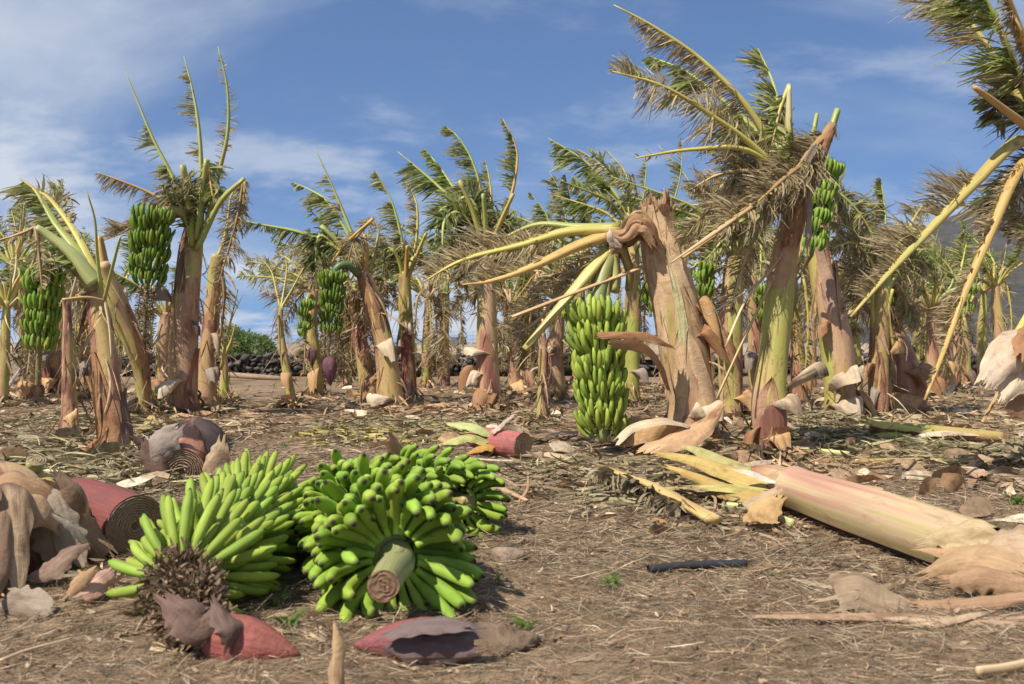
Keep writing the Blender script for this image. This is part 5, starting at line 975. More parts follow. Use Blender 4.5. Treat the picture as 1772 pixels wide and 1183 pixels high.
def plumes():
    """leaves of the plants behind that stand up against the sky in the photograph, each on the plant it grows from"""
    by = {o['label']: o for o in bpy.data.objects if o.type == 'EMPTY' and 'label' in o}
    def add(lab, Y, k, pp, **kw):
        T = by[lab]; leaf(T, tuple(T.location), [P(x, y, Y+0.1*i) for i, (x, y) in enumerate(pp)], seed=2000+k, **kw)
    a = 'yellow banana stem between the long hanging bunch and the thick snapped plant'; b = 'distant banana plant whose plume rises left of the broken neck'; c = 'distant banana plant whose fans show over the broken neck'
    add(a, 10.8, 1, [(1096, 420), (1075, 350), (1020, 285), (948, 238)], col=GRN, green=0.95, n=190, L=0.30, w=0.024, span=(0.2, 1), sides='D', grav=0.5, wind=0.4, r0=0.028)
    add(a, 10.8, 2, [(1098, 420), (1082, 340), (1040, 285), (1000, 258)], col=YEL, green=0.3, n=130, L=0.16, w=0.015, span=(0.25, 1), sides='L', grav=0.5)
    add(a, 10.8, 3, [(1100, 420), (1100, 350), (1080, 295), (1052, 262)], col=YEL, green=0.35, n=120, L=0.18, w=0.014, span=(0.25, 1), sides='L', grav=0.4)
    add(b, 14.5, 4, [(1004, 460), (985, 400), (968, 330), (952, 300)], col=GRN, green=0.5, n=130, L=0.26, w=0.02, span=(0.3, 1), sides='L', grav=0.4)
    add(b, 14.5, 5, [(1002, 460), (958, 410), (945, 370), (918, 334)], col=GRN, green=0.8, n=110, L=0.26, w=0.026, span=(0.3, 1), sides='L', grav=0.4)
    add(c, 13.8, 6, [(1154, 480), (1160, 380), (1178, 300), (1180, 240)], col=GRN, green=0.6, n=110, L=0.22, w=0.02, span=(0.35, 1), sides='L', grav=0.3)
    add(c, 13.8, 7, [(1154, 480), (1210, 380), (1190, 310), (1140, 252)], col=YEL, green=0.3, n=60, L=0.14, w=0.015, span=(0.4, 1), sides='L', grav=0.4)
    add(c, 13.8, 8, [(1154, 480), (1170, 390), (1140, 350), (1115, 318)], col=YEL, green=0.4, n=110, L=0.22, w=0.02, span=(0.3, 1), sides='L', grav=0.4)
    add(c, 13.8, 9, [(1156, 480), (1200, 420), (1235, 390), (1225, 310)], col=GRN, green=0.7, n=120, L=0.26, w=0.022, span=(0.3, 1), sides='L', grav=0.5)
    d = 'dark banana plant at the left edge with upright green leaves'
    add(d, 11.2, 10, [(26, 470), (36, 420), (42, 360), (45, 330)], col=GRN, green=0.7, n=80, L=0.14, w=0.016, span=(0.2, 1), sides='L', grav=0.4)
    add(d, 11.2, 11, [(24, 470), (10, 430), (-5, 390), (-10, 350)], col=GRN, green=0.5, n=80, L=0.14, w=0.016, span=(0.2, 1), sides='R', grav=0.4)
    e = 'orange-green banana stem standing behind the pink-tipped fallen stem'
    add(e, 9.5, 12, [(1530, 500), (1590, 440), (1640, 470), (1690, 490)], col=GRN, green=0.8, n=110, L=0.2, w=0.02, span=(0.2, 1), sides='D', grav=0.6)
    f = 'reddish banana stem where the orange petiole touches the ground'
    add(f, 12, 13, [(1612, 540), (1650, 480), (1610, 430), (1580, 415)], col=GRN, green=0.6, n=110, L=0.2, w=0.02, span=(0.2, 1), sides='U', grav=0.2)
    g = 'short banana stem behind the centre plant, its leaves dried'
    for k in range(2): add(g, 12.6, 20+k, [(884, 525), (870+12*k, 500), (855+16*k, 560), (850+18*k, 640)], col=TAN, green=0.05, n=200, L=0.26, w=0.018, span=(0.1, 1), sides='B', grav=1.0, wind=.4, curl=.7)
    h = 'slim banana stem with a paper collar between the centre plant and the hanging bunch'
    for k in range(3): add(h, 11.3, 30+k, [(967, 480), (940-8*k, 490+10*k), (915-4*k, 560), (900+6*k, 640)], col=(TAN, YEL)[k % 2], green=0.05, n=200, L=0.26, w=0.016, span=(0.1, 1), sides='B', grav=0.9, wind=.5, curl=.7)
    i = 'thin yellow sucker under the bunch with the purple bud'
    for k in range(3): add(i, 10.6, 40+k, [(486, 535), (478+14*k, 500), (470+26*k, 470), (455+40*k, 450)], col=YEL, green=0.3, n=60, L=0.12, w=0.014, span=(0.2, 1), sides='B', grav=0.5, r0=.014)
    j = 'short stump of a banana plant with brown skirts left of the leaning collared plant'
    for k in range(5): add(j, 11.0, 50+k, [(610, 505), (590+10*k, 520), (585+12*k, 590), (580+14*k, 660)], col=(TAN, BRN)[k % 2], green=0.05, n=200, L=0.2, w=0.016, span=(0.1, 1), sides='B', grav=1.1, wind=.3, curl=.7)
    m = 'yellow-brown banana plant in the gap behind the thick snapped plant'
    for k in range(3): add(m, 8.7, 60+k, [(1278, 430), (1240+22*k, 440), (1225+24*k, 520), (1215+25*k, 610)], col=(TAN, YEL)[k % 2], green=0.08, n=220, L=0.22, w=0.014, span=(0.1, 1), sides='B', grav=1.0, wind=.4, curl=.7)
    n_ = 'small yellow banana plant between the green-red stem and the centre plant'
    for k in range(2): add(n_, 14.5, 70+k, [(742, 515), (745+14*k, 500), (755+14*k, 560), (755+14*k, 650)], col=TAN, green=0.1, n=200, L=0.3, w=0.022, span=(0.1, 1), sides='B', grav=1.1, wind=.3, curl=.7)
plumes()
# ------------------------------------------------------------------ fallen things in front
def cut_face(T, org, c, nrm, R_, rings=7, seed=0, cols=((0.42, 0.30, 0.185), (0.29, 0.19, 0.115)), hollow=0.3, depth=0.009, bulge=0.0):
    nr, na = rings*6+1, 40; rr = np.linspace(0.02, 1, nr)[:, None]; th = np.linspace(0, 2*math.pi, na, endpoint=False)[None]
    n = unit(nrm); a = unit(np.cross(n, [0.2, 0.3, 1])); b = np.cross(n, a); r = np.random.default_rng(seed)
    ph = rr**1.25*rings+1.1*wob(np.cos(th)*1.5, np.sin(th)*1.5+rr*3, seed, 5, .6, 2.0); saw = np.abs((ph % 1)-0.5)*2
    jag = 0.5+0.5*wob(np.cos(th)*5, np.sin(th)*5+rr*rings*2, seed+1, 6, 1, 4)
    hgt = depth*(saw**1.5*(0.4+0.9*jag)-0.5)-depth*1.2*(rr < hollow)+bulge*(1-rr**2)
    V = np.asarray(c)+(rr*R_*np.cos(th))[..., None]*a+(rr*R_*np.sin(th))[..., None]*b+hgt[..., None]*n
    f = (saw**1.3*(0.7+0.5*jag))[..., None]; C = np.array(cols[1])*(1-f)+np.array(cols[0])*f
    q = []
    for i in range(nr-1):
        j = np.arange(na); q.append(np.stack([i*na+j, i*na+(j+1) % na, (i+1)*na+(j+1) % na, (i+1)*na+j], 1))
    tri = np.array([[0, k+1, k] for k in range(1, na-1)])
    return mk('cut_end', V.reshape(-1, 3), np.vstack(q), tri, 'cut_face', T, org, col=np.clip(C.reshape(-1, 3), 0, 1), smooth=False)

def foreground():
    # ---- bunch lying on its side, flower end towards the camera
    p0, p1 = P(452, 872, 3.30), P(312, 1012, 2.38); p1[2] = 0.125; p0[2] = 0.15
    org = (float(p1[0]), float(p1[1]), 0.0)
    T = thing('banana_bunch', 'green banana bunch lying with its dried flower end and red bud towards the front', 'banana bunch', org, 'cut banana bunches on the ground')
    r = random.Random(5); ax, a, b, lay = bunch_layout(p0, p1, 13, 38, 0.05, 0.10, 71, 0.90, fan=2.7, turn=2.1, first=0.4, zmin=-0.01, shrink=-0.02)
    pth = spline([p0-ax*0.12, p0, p1, p1+ax*0.10+np.array([0.02, 0, -0.03])], 20); V, Q, tr, rest = tube(pth, np.linspace(0.034, 0.026, 20), 12)
    tint(mk('stalk', V, Q, tr, 'midrib', T, org, rest=rest), (0.25, 0.30, 0.10))
    for c, phc, L in lay:
        h = hand_cushion(c, ax, a, b, phc, 2.1, 0.045, T, org)
        for M in L: finger(M, org, h, r, 1.0, 0.08, SLIM)
    e0 = p1+ax*0.02; e1 = P(350, 1085, 2.20); e1[2] = 0.045
    remnants([e0, (e0+e1)/2+np.array([0, 0, 0.015]), e1], 0.115, 0.085, 5200, 'dried_flowers', T, org, 72)
    b0, b1 = P(355, 1112, 2.16), P(518, 1142, 2.12); b0[2] = 0.065; b1[2] = 0.035
    flower_bud(T, org, b0, b1, 0.058, (0.30, 0.095, 0.075), 3, 1)
    sheet('bract', [P(285, 1035, 2.12), P(320, 1062, 2.10), P(345, 1085, 2.10), P(375, 1070, 2.12)], [0.03, 0.09, 0.10, 0.05], 1.6, (0, -0.8, 0.6), 0.2, (0.16, 0.10, 0.075), 74, T, org, 16, 9, 0.08, 'bract')
    sheet('bract', [P(372, 1040, 2.12), P(385, 1068, 2.10), P(400, 1090, 2.08), P(396, 1120, 2.08)], [0.02, 0.06, 0.07, 0.03], 1.8, (0.3, -0.8, 0.5), 0.4, (0.14, 0.09, 0.07), 75, T, org, 14, 9, 0.08, 'bract')

    # ---- bunch with its cut stalk towards the camera
    p0, p1 = P(688, 962, 2.52), P(612, 850, 3.35); p0[2] = 0.150; p1[2] = 0.150
    org = (float(p0[0]), float(p0[1]), 0.0)
    T = thing('banana_bunch', 'green banana bunch whose thick cut stalk points at the camera', 'banana bunch', org, 'cut banana bunches on the ground')
    r = random.Random(6); ax, a, b, lay = bunch_layout(p0, p1, 9, 42, 0.060, -0.14, 81, 1.0, row_e=0.22, fan=2.8, turn=2.2, first=2.5, zmin=-0.02, shrink=0.10)
    cend = P(663, 1014, 2.22); d = unit(cend-p0)
    pth = spline([cend, (cend+p0)/2, p0, p0+(p1-p0)*0.5, p1], 26); V, Q, tr, rest = tube(pth, np.interp(np.linspace(0, 1, 26), [0, .06, .2, .3, 1], [.036, .037, .040, .046, .03]), 20, (False, True))
    st = tint(mk('stalk', V, Q, tr, 'midrib', T, org, rest=rest), (0.27, 0.32, 0.16))
    cf = cut_face(T, org, cend+d*0.001, d, 0.0362, 3, 5, ((0.27, 0.16, 0.085), (0.16, 0.09, 0.05)), 0.0, 0.004)
    for c, phc, L in lay:
        h = hand_cushion(c, ax, a, b, phc, 2.3, 0.054, T, org)
        for M in L: finger(M, org, h, r, 1.0, 0.0, BENT)
    # ---- third bunch behind it
    p0, p1 = P(806, 850, 3.50), P(684, 826, 3.95); p0[2] = 0.135; p1[2] = 0.150
    org = (float(p0[0]), float(p0[1]), 0.0)
    T = thing('banana_bunch', 'darker green banana bunch at the back right with blunt tips facing right', 'banana bunch', org, 'cut banana bunches on the ground')
    r = random.Random(8); ax, a, b, lay = bunch_layout(p0, p1, 9, 22, 0.055, 0.10, 91, 0.76, fan=2.3, turn=2.2, first=0.3, zmin=-0.01, shrink=0.0)
    pth = spline([p0-ax*0.02, p0, p1, p1+ax*0.06], 16); V, Q, tr, rest = tube(pth, np.linspace(0.030, 0.024, 16), 12); tint(mk('stalk', V, Q, tr, 'midrib', T, org, rest=rest), (0.20, 0.24, 0.09))
    for c, phc, L in lay:
        h = hand_cushion(c, ax, a, b, phc, 2.0, 0.05, T, org)
        for M in L: finger(M, org, h, r, 0.88, 0.0, BENT)
    # a brown bract standing between the bunches
    q = [G(690, 800)*0+P(694, 812, 3.9), P(690, 790, 3.9), P(680, 770, 3.88), P(672, 754, 3.86)]
    o = sheet('fallen_bract', q, [0.03, 0.06, 0.07, 0.04], 1.9, (0.4, -0.9, 0), 0.0, (0.36, 0.20, 0.13), 76, None, None, 12, 9, 0.05); tag(o, 'curled brown bract sticking up between the two right-hand bunches', 'bract')

    # ---- loose flower bud with grey bracts
    a0, b0 = P(795, 1112, 2.18), P(612, 1128, 2.20); a0[2] = 0.05; b0[2] = 0.03
    org = (float(a0[0]), float(a0[1]), 0.0); T = thing('loose_flower', 'loose purple banana flower bud with torn grey bracts below the cut-stalk bunch', 'flower bud', org)
    flower_bud(T, org, a0+(b0-a0)*0.05, b0, 0.052, (0.25, 0.085, 0.085), 6, 0, 'bud_body')
    for k, (pp, ww, cc, ref) in enumerate((([(812, 1082), (770, 1078), (720, 1082), (660, 1100)], [0.03, 0.075, 0.07, 0.02], (0.155, 0.11, 0.10), (0, -0.3, 1)), ([(820, 1120), (775, 1122), (725, 1120), (670, 1122)], [0.05, 0.08, 0.08, 0.02], (0.14, 0.095, 0.085), (0, -1, 0.3)), ([(826, 1098), (800, 1096), (760, 1098), (735, 1100)], [0.06, 0.08, 0.07, 0.03], (0.125, 0.092, 0.085), (0, -0.8, 0.6)), ([(815, 1142), (775, 1146), (735, 1145), (700, 1140)], [0.03, 0.05, 0.05, 0.02], (0.16, 0.11, 0.10), (0, -0.9, 0.1)))):
        sheet('bract', [P(x, y, 2.11+0.01*k) for x, y in pp], ww, 1.7, ref, 0, cc, 120+k, T, org, 16, 9, 0.08, 'bract')
    # ---- upright dry blade in front
    o = sheet('dry_leaf', [P(582, 1215, 1.85), P(584, 1160, 1.86), P(586, 1115, 1.87), P(578, 1072, 1.88)], [0.03, 0.036, 0.03, 0.004], 2.2, (0.7, -0.7, 0), 0.4, (0.56, 0.37, 0.20), 130, None, None, 16, 7, 0.03); tag(o, 'pointed tan dry blade standing upright in front of the cut-stalk bunch', 'dry leaf')

    # ---- red cut stem
    a0, b0 = P(128, 880, 3.55), P(236, 908, 3.22); a0[2] = 0.125; b0[2] = 0.105
    org = (float(a0[0]), float(a0[1]), 0.0); T = thing('cut_banana_trunk', 'glossy dark red cut banana stem beside the lying bunch', 'banana stem', org)
    pts = [[*(a0-unit(b0-a0)*0.06), 0.03], [*a0, 0.088], [*(a0*0.7+b0*0.3), 0.098], [*(a0*0.4+b0*0.6), 0.100], [*b0, 0.098]]
    s = Stem(T, org, pts, 40, 30, 31, 0.26, 1.0, 3, 0.5, 'stem_piece', (True, False), 'bract'); s.o.color = (0.21, 0.066, 0.058, 1)
    cut_face(T, org, b0, unit(b0-a0), 0.100, 11, 12, hollow=0.15)
    s.shell(0.5, 0.98, 0.3, 0.8, 0.002, 0.0, (0.17, 0.10, 0.10), 35)
    # ---- dark round cut stem
    a0, b0 = P(342, 782, 5.2), P(312, 818, 4.78); a0[2] = 0.15; b0[2] = 0.075
    org = (float(b0[0]), float(b0[1]), 0.0); T = thing('cut_banana_trunk', 'thick blackened cut banana stem with pale ring layers, behind the lying bunch', 'banana stem', org)
    pts = [[*(a0-unit(b0-a0)*0.12), 0.06], [*a0, 0.155], [*((a0+b0)/2), 0.160], [*b0, 0.118]]
    s = Stem(T, org, pts, 44, 30, 33, 0.16, 0.0, 4, 0.8, 'stem_piece', (True, False)); cut_face(T, org, b0, unit(b0-a0), 0.118, 9, 13, hollow=0.2, depth=0.014)
    s.shell(0.3, 0.97, -0.9, 0.8, 0.01, 0.02, (0.12, 0.085, 0.075), 36); s.shell(0.35, 0.95, 1.0, 0.6, 0.012, 0.02, (0.27, 0.15, 0.08), 37); s.shell(0.5, 1.0, 2.0, 0.4, 0.02, 0.03, DS_TAN, 38)
    for k, (pp, ww, cc) in enumerate((([(255, 800), (275, 775), (300, 748), (312, 735)], [0.06, 0.16, 0.14, 0.04], DS_GREY), ([(250, 760), (265, 795), (275, 830), (278, 850)], [0.05, 0.12, 0.12, 0.04], DS_DARK), ([(385, 760), (378, 790), (372, 820), (378, 840)], [0.04, 0.12, 0.14, 0.05], (0.50, 0.36, 0.22)))):
        sheet('torn_sheath', [P(x, y, 4.75) for x, y in pp], ww, 1.3, (0, -1, 0.2), 0, cc, 140+k, T, org, 16, 9, 0.12)
    # ---- big dry stump at the left edge
    org = tuple(float(v) for v in (*P(20, 1000, 2.95)[:2], 0)); T = thing('dry_stump', 'collapsed banana stump wrapped in broad brown sheaths at the left edge', 'banana stump', org)
    c = np.array([org[0]-0.10, org[1]+0.15, 0])
    s = Stem(T, org, [[*(c+[0, 0, -0.1]), 0.17], [*(c+[0, 0, 0.1]), 0.17], [*(c+[0.02, -0.03, 0.22]), 0.14], [*(c+[0.05, -0.05, 0.27]), 0.09]], 40, 30, 35, 0.36, 0.0, 5)
    pieces = [([(-30, 872), (20, 846), (70, 856), (112, 884)], 2.98, [0.10, 0.15, 0.12, 0.04], (0.42, 0.26, 0.14), 1.6), ([(-20, 900), (30, 880), (75, 888), (100, 915)], 2.90, [0.09, 0.13, 0.10, 0.03], (0.50, 0.33, 0.19), 1.5),
              ([(98, 815), (130, 860), (135, 910), (190, 960)], 3.05, [0.03, 0.09, 0.12, 0.05], (0.36, 0.23, 0.14), 1.6), ([(90, 890), (120, 910), (145, 935), (155, 950)], 2.88, [0.012, 0.026, 0.026, 0.01], (0.72, 0.62, 0.48), 1.6),
              ([(55, 1000), (90, 985), (125, 955), (150, 945)], 2.8, [0.03, 0.07, 0.06, 0.02], (0.36, 0.24, 0.17), 1.6), ([(92, 1052), (62, 1066), (30, 1078), (5, 1090)], 2.55, [0.03, 0.09, 0.10, 0.07], (0.34, 0.27, 0.20), 1.1)]
    rq = np.random.default_rng(44)
    for k, (pp, Y, ww, cc, cu) in enumerate(pieces):
        q = [P(x, y, Y+0.03*i) for i, (x, y) in enumerate(pp)]
        for v in q: v[2] = max(v[2], 0.015)
        sheet('leaf_sheath', q, ww, cu, (0.25, -0.8, 0.5), 0.1, cc, 150+k, T, org, 28, 13, 0.045, ragged=0.30)
    cols_ = [(0.40, 0.25, 0.14), (0.27, 0.165, 0.10), (0.47, 0.33, 0.20), (0.22, 0.14, 0.09), (0.36, 0.27, 0.185)]
    for k in range(13):
        az = -2.9+k*0.30+rq.normal()*0.12; d_ = np.array([math.cos(az), math.sin(az), 0]); L_ = rq.uniform(0.30, 0.52)*(1.0 if az < -0.95 else 0.42); hh = rq.uniform(0.20, 0.29)*(1.0 if az < -0.95 else 0.8)
        cc = c+np.array([0.03, 0, 0])
        q = [cc+d_*0.08+[0, 0, hh], cc+d_*(0.10+L_*0.30)+[0, 0, hh*0.98], cc+d_*(0.10+L_*0.68)+[0, 0, hh*rq.uniform(.35, .6)], cc+d_*(0.10+L_)+[0, 0, 0.02]]
        sheet('leaf_sheath', q, [0.05, rq.uniform(.08, .11), rq.uniform(.07, .12), 0.025], rq.uniform(1.0, 2.0), (d_[0]*.5, d_[1]*.5, 1), rq.normal()*0.35, cols_[k % 5], 750+k, T, org, 24, 11, 0.06, ragged=0.4, twist=rq.normal()*0.5)
    fray(s, 120, 46, (0.08, 0.26), (0.008, 0.03), (0.2, 0.98))
    # yellow sheath and cut green petiole behind it
    org = tuple(float(v) for v in (*P(50, 850, 3.9)[:2], 0)); T = thing('cut_petiole', 'short green cut petiole rising from a yellow sheath by the dry stump', 'petiole', org)
    q0, q1 = P(50, 848, 3.8), P(62, 796, 3.75); petiole(T, org, [q0, (q0+q1)/2, q1], 0.032, 0.038, (0.27, 0.36, 0.14), 'stalk_piece', 10); cut_face(T, org, q1+unit(q1-q0)*0.002, unit(q1-q0), 0.036, 3, 3, ((0.36, 0.27, 0.16), (0.22, 0.15, 0.09)), 0, 0.006)
    sheet('yellow_sheath', [P(0, 870, 3.7), P(25, 835, 3.75), P(60, 832, 3.75), P(95, 848, 3.7)], [0.06, 0.13, 0.10, 0.04], 1.8, (0, -0.5, 1), 0, (0.62, 0.50, 0.16), 160, T, org)
    sheet('pale_sheath', [P(-10, 900, 3.5), P(30, 872, 3.5), P(70, 850, 3.55)], [0.03, 0.05, 0.03], 1.6, (0, -0.5, 1), 0, (0.70, 0.64, 0.50), 161, T, org)
    # pink cut petiole piece by the flower end
    org = tuple(float(v) for v in (*P(160, 1040, 2.65)[:2], 0)); T = thing('cut_petiole', 'pink and tan cut petiole stub left of the dried flowers', 'petiole', org)
    q = [P(128, 1025, 2.62), P(155, 1015, 2.66), P(190, 990, 2.75)]
    for v in q: v[2] = max(v[2], 0.03)
    sheet('petiole_channel', q, [0.10, 0.10, 0.09], 2.4, (0, -0.4, 1), 0.0, (0.60, 0.36, 0.27), 162, T, org, 14, 11, 0.02, 'bract')
    q = [P(120, 1030, 2.6), P(140, 1005, 2.62), P(165, 985, 2.65)]; sheet('torn_edge', q, [0.02, 0.05, 0.02], 1.6, (0.3, -0.8, 0.5), 0.0, (0.48, 0.30, 0.16), 163, T, org, 12, 7, 0.05)

    # ---- fallen stem left of the hanging bunch
    a0, b0 = P(818, 758, 6.3), P(905, 771, 6.0); a0[2] = 0.09; b0[2] = 0.075
    org = (float(b0[0]), float(b0[1]), 0.0); T = thing('fallen_banana_trunk', 'short purple-red fallen banana stem with spiral cut end and yellow-green sheath tips', 'banana stem', org, 'fallen banana stems')
    s = Stem(T, org, [[*a0, 0.05], [*(a0*.7+b0*.3), 0.075], [*(a0*.4+b0*.6), 0.080], [*b0, 0.078]], 36, 28, 37, 0.35, 0.9, 4, 0.8, 'stem_piece', (True, False), 'bract'); s.o.color = (0.40, 0.13, 0.12, 1); cut_face(T, org, b0, unit(b0-a0), 0.080, 6, 14, hollow=0.25)
    for k, (pp, ww, cc) in enumerate((([(850, 752), (820, 738), (795, 735), (770, 732)], [0.06, 0.10, 0.09, 0.02], (0.52, 0.55, 0.22)), ([(845, 765), (815, 755), (790, 760), (764, 768)], [0.08, 0.12, 0.09, 0.02], (0.50, 0.50, 0.18)), ([(850, 748), (862, 740), (875, 728), (888, 718)], [0.05, 0.05, 0.035, 0.03], (0.45, 0.36, 0.26)), ([(855, 775), (840, 772), (822, 778), (805, 786)], [0.08, 0.09, 0.06, 0.02], (0.50, 0.28, 0.07)))):
        sheet('sheath_tip', [P(x, y, 6.12-0.02*k) for x, y in pp], ww, 1.7, (0, -0.5, 1), 0, cc, 170+k, T, org, 16, 9, 0.06)
    # ---- big fallen stem on the right
    a0, b0 = P(1352, 843, 4.25), P(1690, 962, 2.98); a0[2] = 0.095; b0[2] = 0.080
    org = (float(a0[0]), float(a0[1]), 0.0); T = thing('fallen_banana_trunk', 'long smooth pink and cream fallen banana stem lying towards the right front corner', 'banana stem', org, 'fallen banana stems')
    ax = unit(b0-a0)
    s = Stem(T, org, [[*(a0-ax*0.25+[0, 0, -.01]), 0.055], [*(a0-ax*0.12), 0.066], [*a0, 0.074], [*(a0*.6+b0*.4), 0.080], [*(a0*.3+b0*.7), 0.079], [*b0, 0.075], [*(b0+ax*0.12), 0.064]], 48, 70, 39, 0.5, 0.0, 4, 0.35, 'stem_piece', vals=[0.62, 0.66, 0.58])
    s.o.color = (0.5, 0.0, 0, 1)
    # outer smooth sheath, its rim standing proud at the broken end
    def ring_sheath(v0, v1, th, width, off, col, seed, **kw): return s.shell(v0, v1, th, width, off, kw.get('flare', 0.0), col, seed, lift=kw.get('lift', 0.004), nu=25, nv=24)
    sm = []
    nv_, nu = 44, 49; vs = np.linspace(0.225, 0.97, nv_); V = np.zeros((nv_, nu, 3)); rest = np.zeros((nv_, nu, 3)); u = np.linspace(-1, 1, nu)
    for i, v in enumerate(vs):
        p, r_, Tt, A, B = s.at(v); aa = -0.6+u*3.0; t = i/(nv_-1)
        rad = r_*1.045+0.003+0.006*np.clip(np.abs(u)-0.9, 0, 1)*10+0.003*wob(u*4, u*0+t*3, 77, 5, 1, 3)+0.012*max(0, 0.06-t)/0.06*(0.3+0.7*np.sin(aa*1.3)**2)
        off_ = Tt*(0.03*wob(u*5, u*0, 78, 6, 1, 4)*(t > 0.97)+0.012*wob(u*3, u*0, 79, 4, 1, 3)*(t < 0.02))[:, None]
        flat_ = 1-0.10*np.abs(np.sin(aa))[:, None]*0
        V[i] = p+rad[:, None]*(np.cos(aa)[:, None]*A*1.06+np.sin(aa)[:, None]*B*0.95)+off_; rest[i] = np.stack([u*0.30, 0*u, np.full(nu, v*1.5)], -1)
    mk('outer_sheath', V.reshape(-1, 3), grid_q(nv_, nu), mat='smooth_sheath', parent=T, origin=org, rest=rest.reshape(-1, 3))
    for k, (pp, ww, cc) in enumerate((([(1600, 935), (1640, 925), (1690, 930), (1720, 945)], [0.03, 0.10, 0.14, 0.10], (0.58, 0.44, 0.24)), ([(1610, 985), (1650, 995), (1690, 1000), (1740, 985)], [0.02, 0.07, 0.12, 0.12], (0.46, 0.27, 0.15)), ([(1590, 950), (1640, 955), (1690, 965), (1730, 975)], [0.01, 0.05, 0.09, 0.10], (0.52, 0.32, 0.17)))):
        sheet('ragged_sheath', [P(x, y, 3.02-0.06*i-0.02*k) for i, (x, y) in enumerate(pp)], ww, 1.4, (0, -0.7, 0.7), 0, cc, 260+k, T, org, 24, 13, 0.12, ragged=0.6)
    for k, (pp, Y0, Y1, ww, cc, cu) in enumerate((
        ([(1345, 842), (1270, 818), (1200, 795), (1136, 783)], 4.2, 4.9, [0.14, 0.15, 0.12, 0.05], (0.54, 0.39, 0.13), 2.5), ([(1345, 862), (1270, 850), (1210, 825), (1150, 805)], 4.05, 4.6, [0.10, 0.14, 0.09, 0.03], (0.50, 0.34, 0.11), 2.5),
        ([(1330, 830), (1260, 800), (1215, 780), (1185, 772)], 4.35, 5.0, [0.08, 0.12, 0.10, 0.04], (0.48, 0.43, 0.17), 2.3), ([(1345, 860), (1328, 875), (1318, 895), (1322, 922)], 3.95, 3.75, [0.06, 0.12, 0.13, 0.10], (0.56, 0.36, 0.16), 0.9),
        ([(1345, 846), (1310, 868), (1290, 880), (1282, 872)], 4.0, 3.9, [0.05, 0.09, 0.08, 0.03], (0.52, 0.39, 0.24), 1.4), ([(1330, 850), (1260, 842), (1200, 842), (1140, 845)], 4.15, 4.4, [0.06, 0.08, 0.05, 0.02], (0.54, 0.46, 0.16), 2.0),
        ([(1270, 812), (1300, 818), (1330, 830), (1350, 836)], 4.25, 4.1, [0.02, 0.05, 0.05, 0.02], (0.62, 0.52, 0.40), 1.4))):
        q = [P(x, y, Y0+(Y1-Y0)*i/3) for i, (x, y) in enumerate(pp)]
        for v in q: v[2] = max(v[2], 0.02)
        sheet('crushed_sheath', q, ww, cu, (0, -0.4, 1), 0, cc, 180+k, T, org, 22, 11, 0.05)
    # ---- dry peeled sheaths at the right front
    org = tuple(float(v) for v in (*P(1600, 1060, 2.6)[:2], 0)); T = thing('dry_sheath', 'cupped dry brown sheath and long peeled strips in front of the fallen stem', 'dry sheath', org)
    for k, (pp, Y0, Y1, ww, cc, cu, rf) in enumerate((
        ([(1442, 1030), (1480, 1022), (1530, 1040), (1580, 1050)], 2.62, 2.6, [0.13, 0.145, 0.11, 0.03], (0.46, 0.33, 0.20), 1.5, (0, -0.7, 0.7)), ([(1580, 1050), (1660, 1046), (1740, 1036), (1830, 1024)], 2.6, 2.55, [0.05, 0.06, 0.05, 0.05], (0.52, 0.32, 0.18), 2.4, (0, -0.6, 0.8)),
        ([(1600, 990), (1660, 965), (1720, 965), (1790, 990)], 2.85, 2.7, [0.04, 0.11, 0.14, 0.12], (0.58, 0.38, 0.20), 1.8, (0, -0.5, 0.8)), ([(1640, 1005), (1700, 1000), (1750, 1010), (1800, 1020)], 2.7, 2.65, [0.03, 0.10, 0.10, 0.06], (0.50, 0.31, 0.17), 2.0, (0, -0.8, 0.6)),
        ([(1300, 1076), (1400, 1080), (1500, 1078), (1585, 1068)], 2.5, 2.5, [0.012, 0.022, 0.03, 0.04], (0.60, 0.40, 0.24), 1.6, (0, -0.5, 1)), ([(1540, 1072), (1620, 1085), (1700, 1100), (1800, 1092)], 2.48, 2.42, [0.02, 0.03, 0.035, 0.03], (0.62, 0.44, 0.26), 1.8, (0, -0.5, 1)),
        ([(1580, 1105), (1610, 1088), (1650, 1072), (1700, 1060)], 2.42, 2.45, [0.012, 0.03, 0.025, 0.012], (0.56, 0.40, 0.24), 1.5, (0, -0.5, 1)), ([(1700, 962), (1740, 945), (1775, 940), (1820, 950)], 2.8, 2.7, [0.06, 0.14, 0.12, 0.08], (0.60, 0.42, 0.25), 1.5, (0, -0.6, 0.8)),
        ([(1585, 1068), (1640, 1080), (1700, 1075), (1780, 1068)], 2.5, 2.45, [0.02, 0.018, 0.02, 0.02], (0.56, 0.36, 0.22), 1.8, (0, -0.5, 1)), ([(1705, 1095), (1712, 1110), (1716, 1122), (1718, 1132)], 2.42, 2.36, [0.012, 0.012, 0.010, 0.006], (0.56, 0.40, 0.26), 1.5, (0, -0.5, 1)))):
        q = [P(x, y, Y0+(Y1-Y0)*i/3) for i, (x, y) in enumerate(pp)]
        for v in q: v[2] = max(v[2], 0.012)
        sheet('sheath_piece', q, ww, cu, rf, 0, tuple(v*m_ for v, m_ in zip(cc, (0.80, 0.80, 0.82))), 200+k, T, org, 34, 17, 0.06, ragged=0.7)
    # ---- black pipe offcut
    q0, q1 = G(1122, 990, 0.014), G(1290, 980, 0.014); org = tuple(float(v) for v in q0); d = unit(q1-q0)
    n = 24; pth = q0+(q1-q0)*np.linspace(0, 1, n)[:, None]; pth[:, 2] += 0.004*np.sin(np.linspace(0, 4, n))
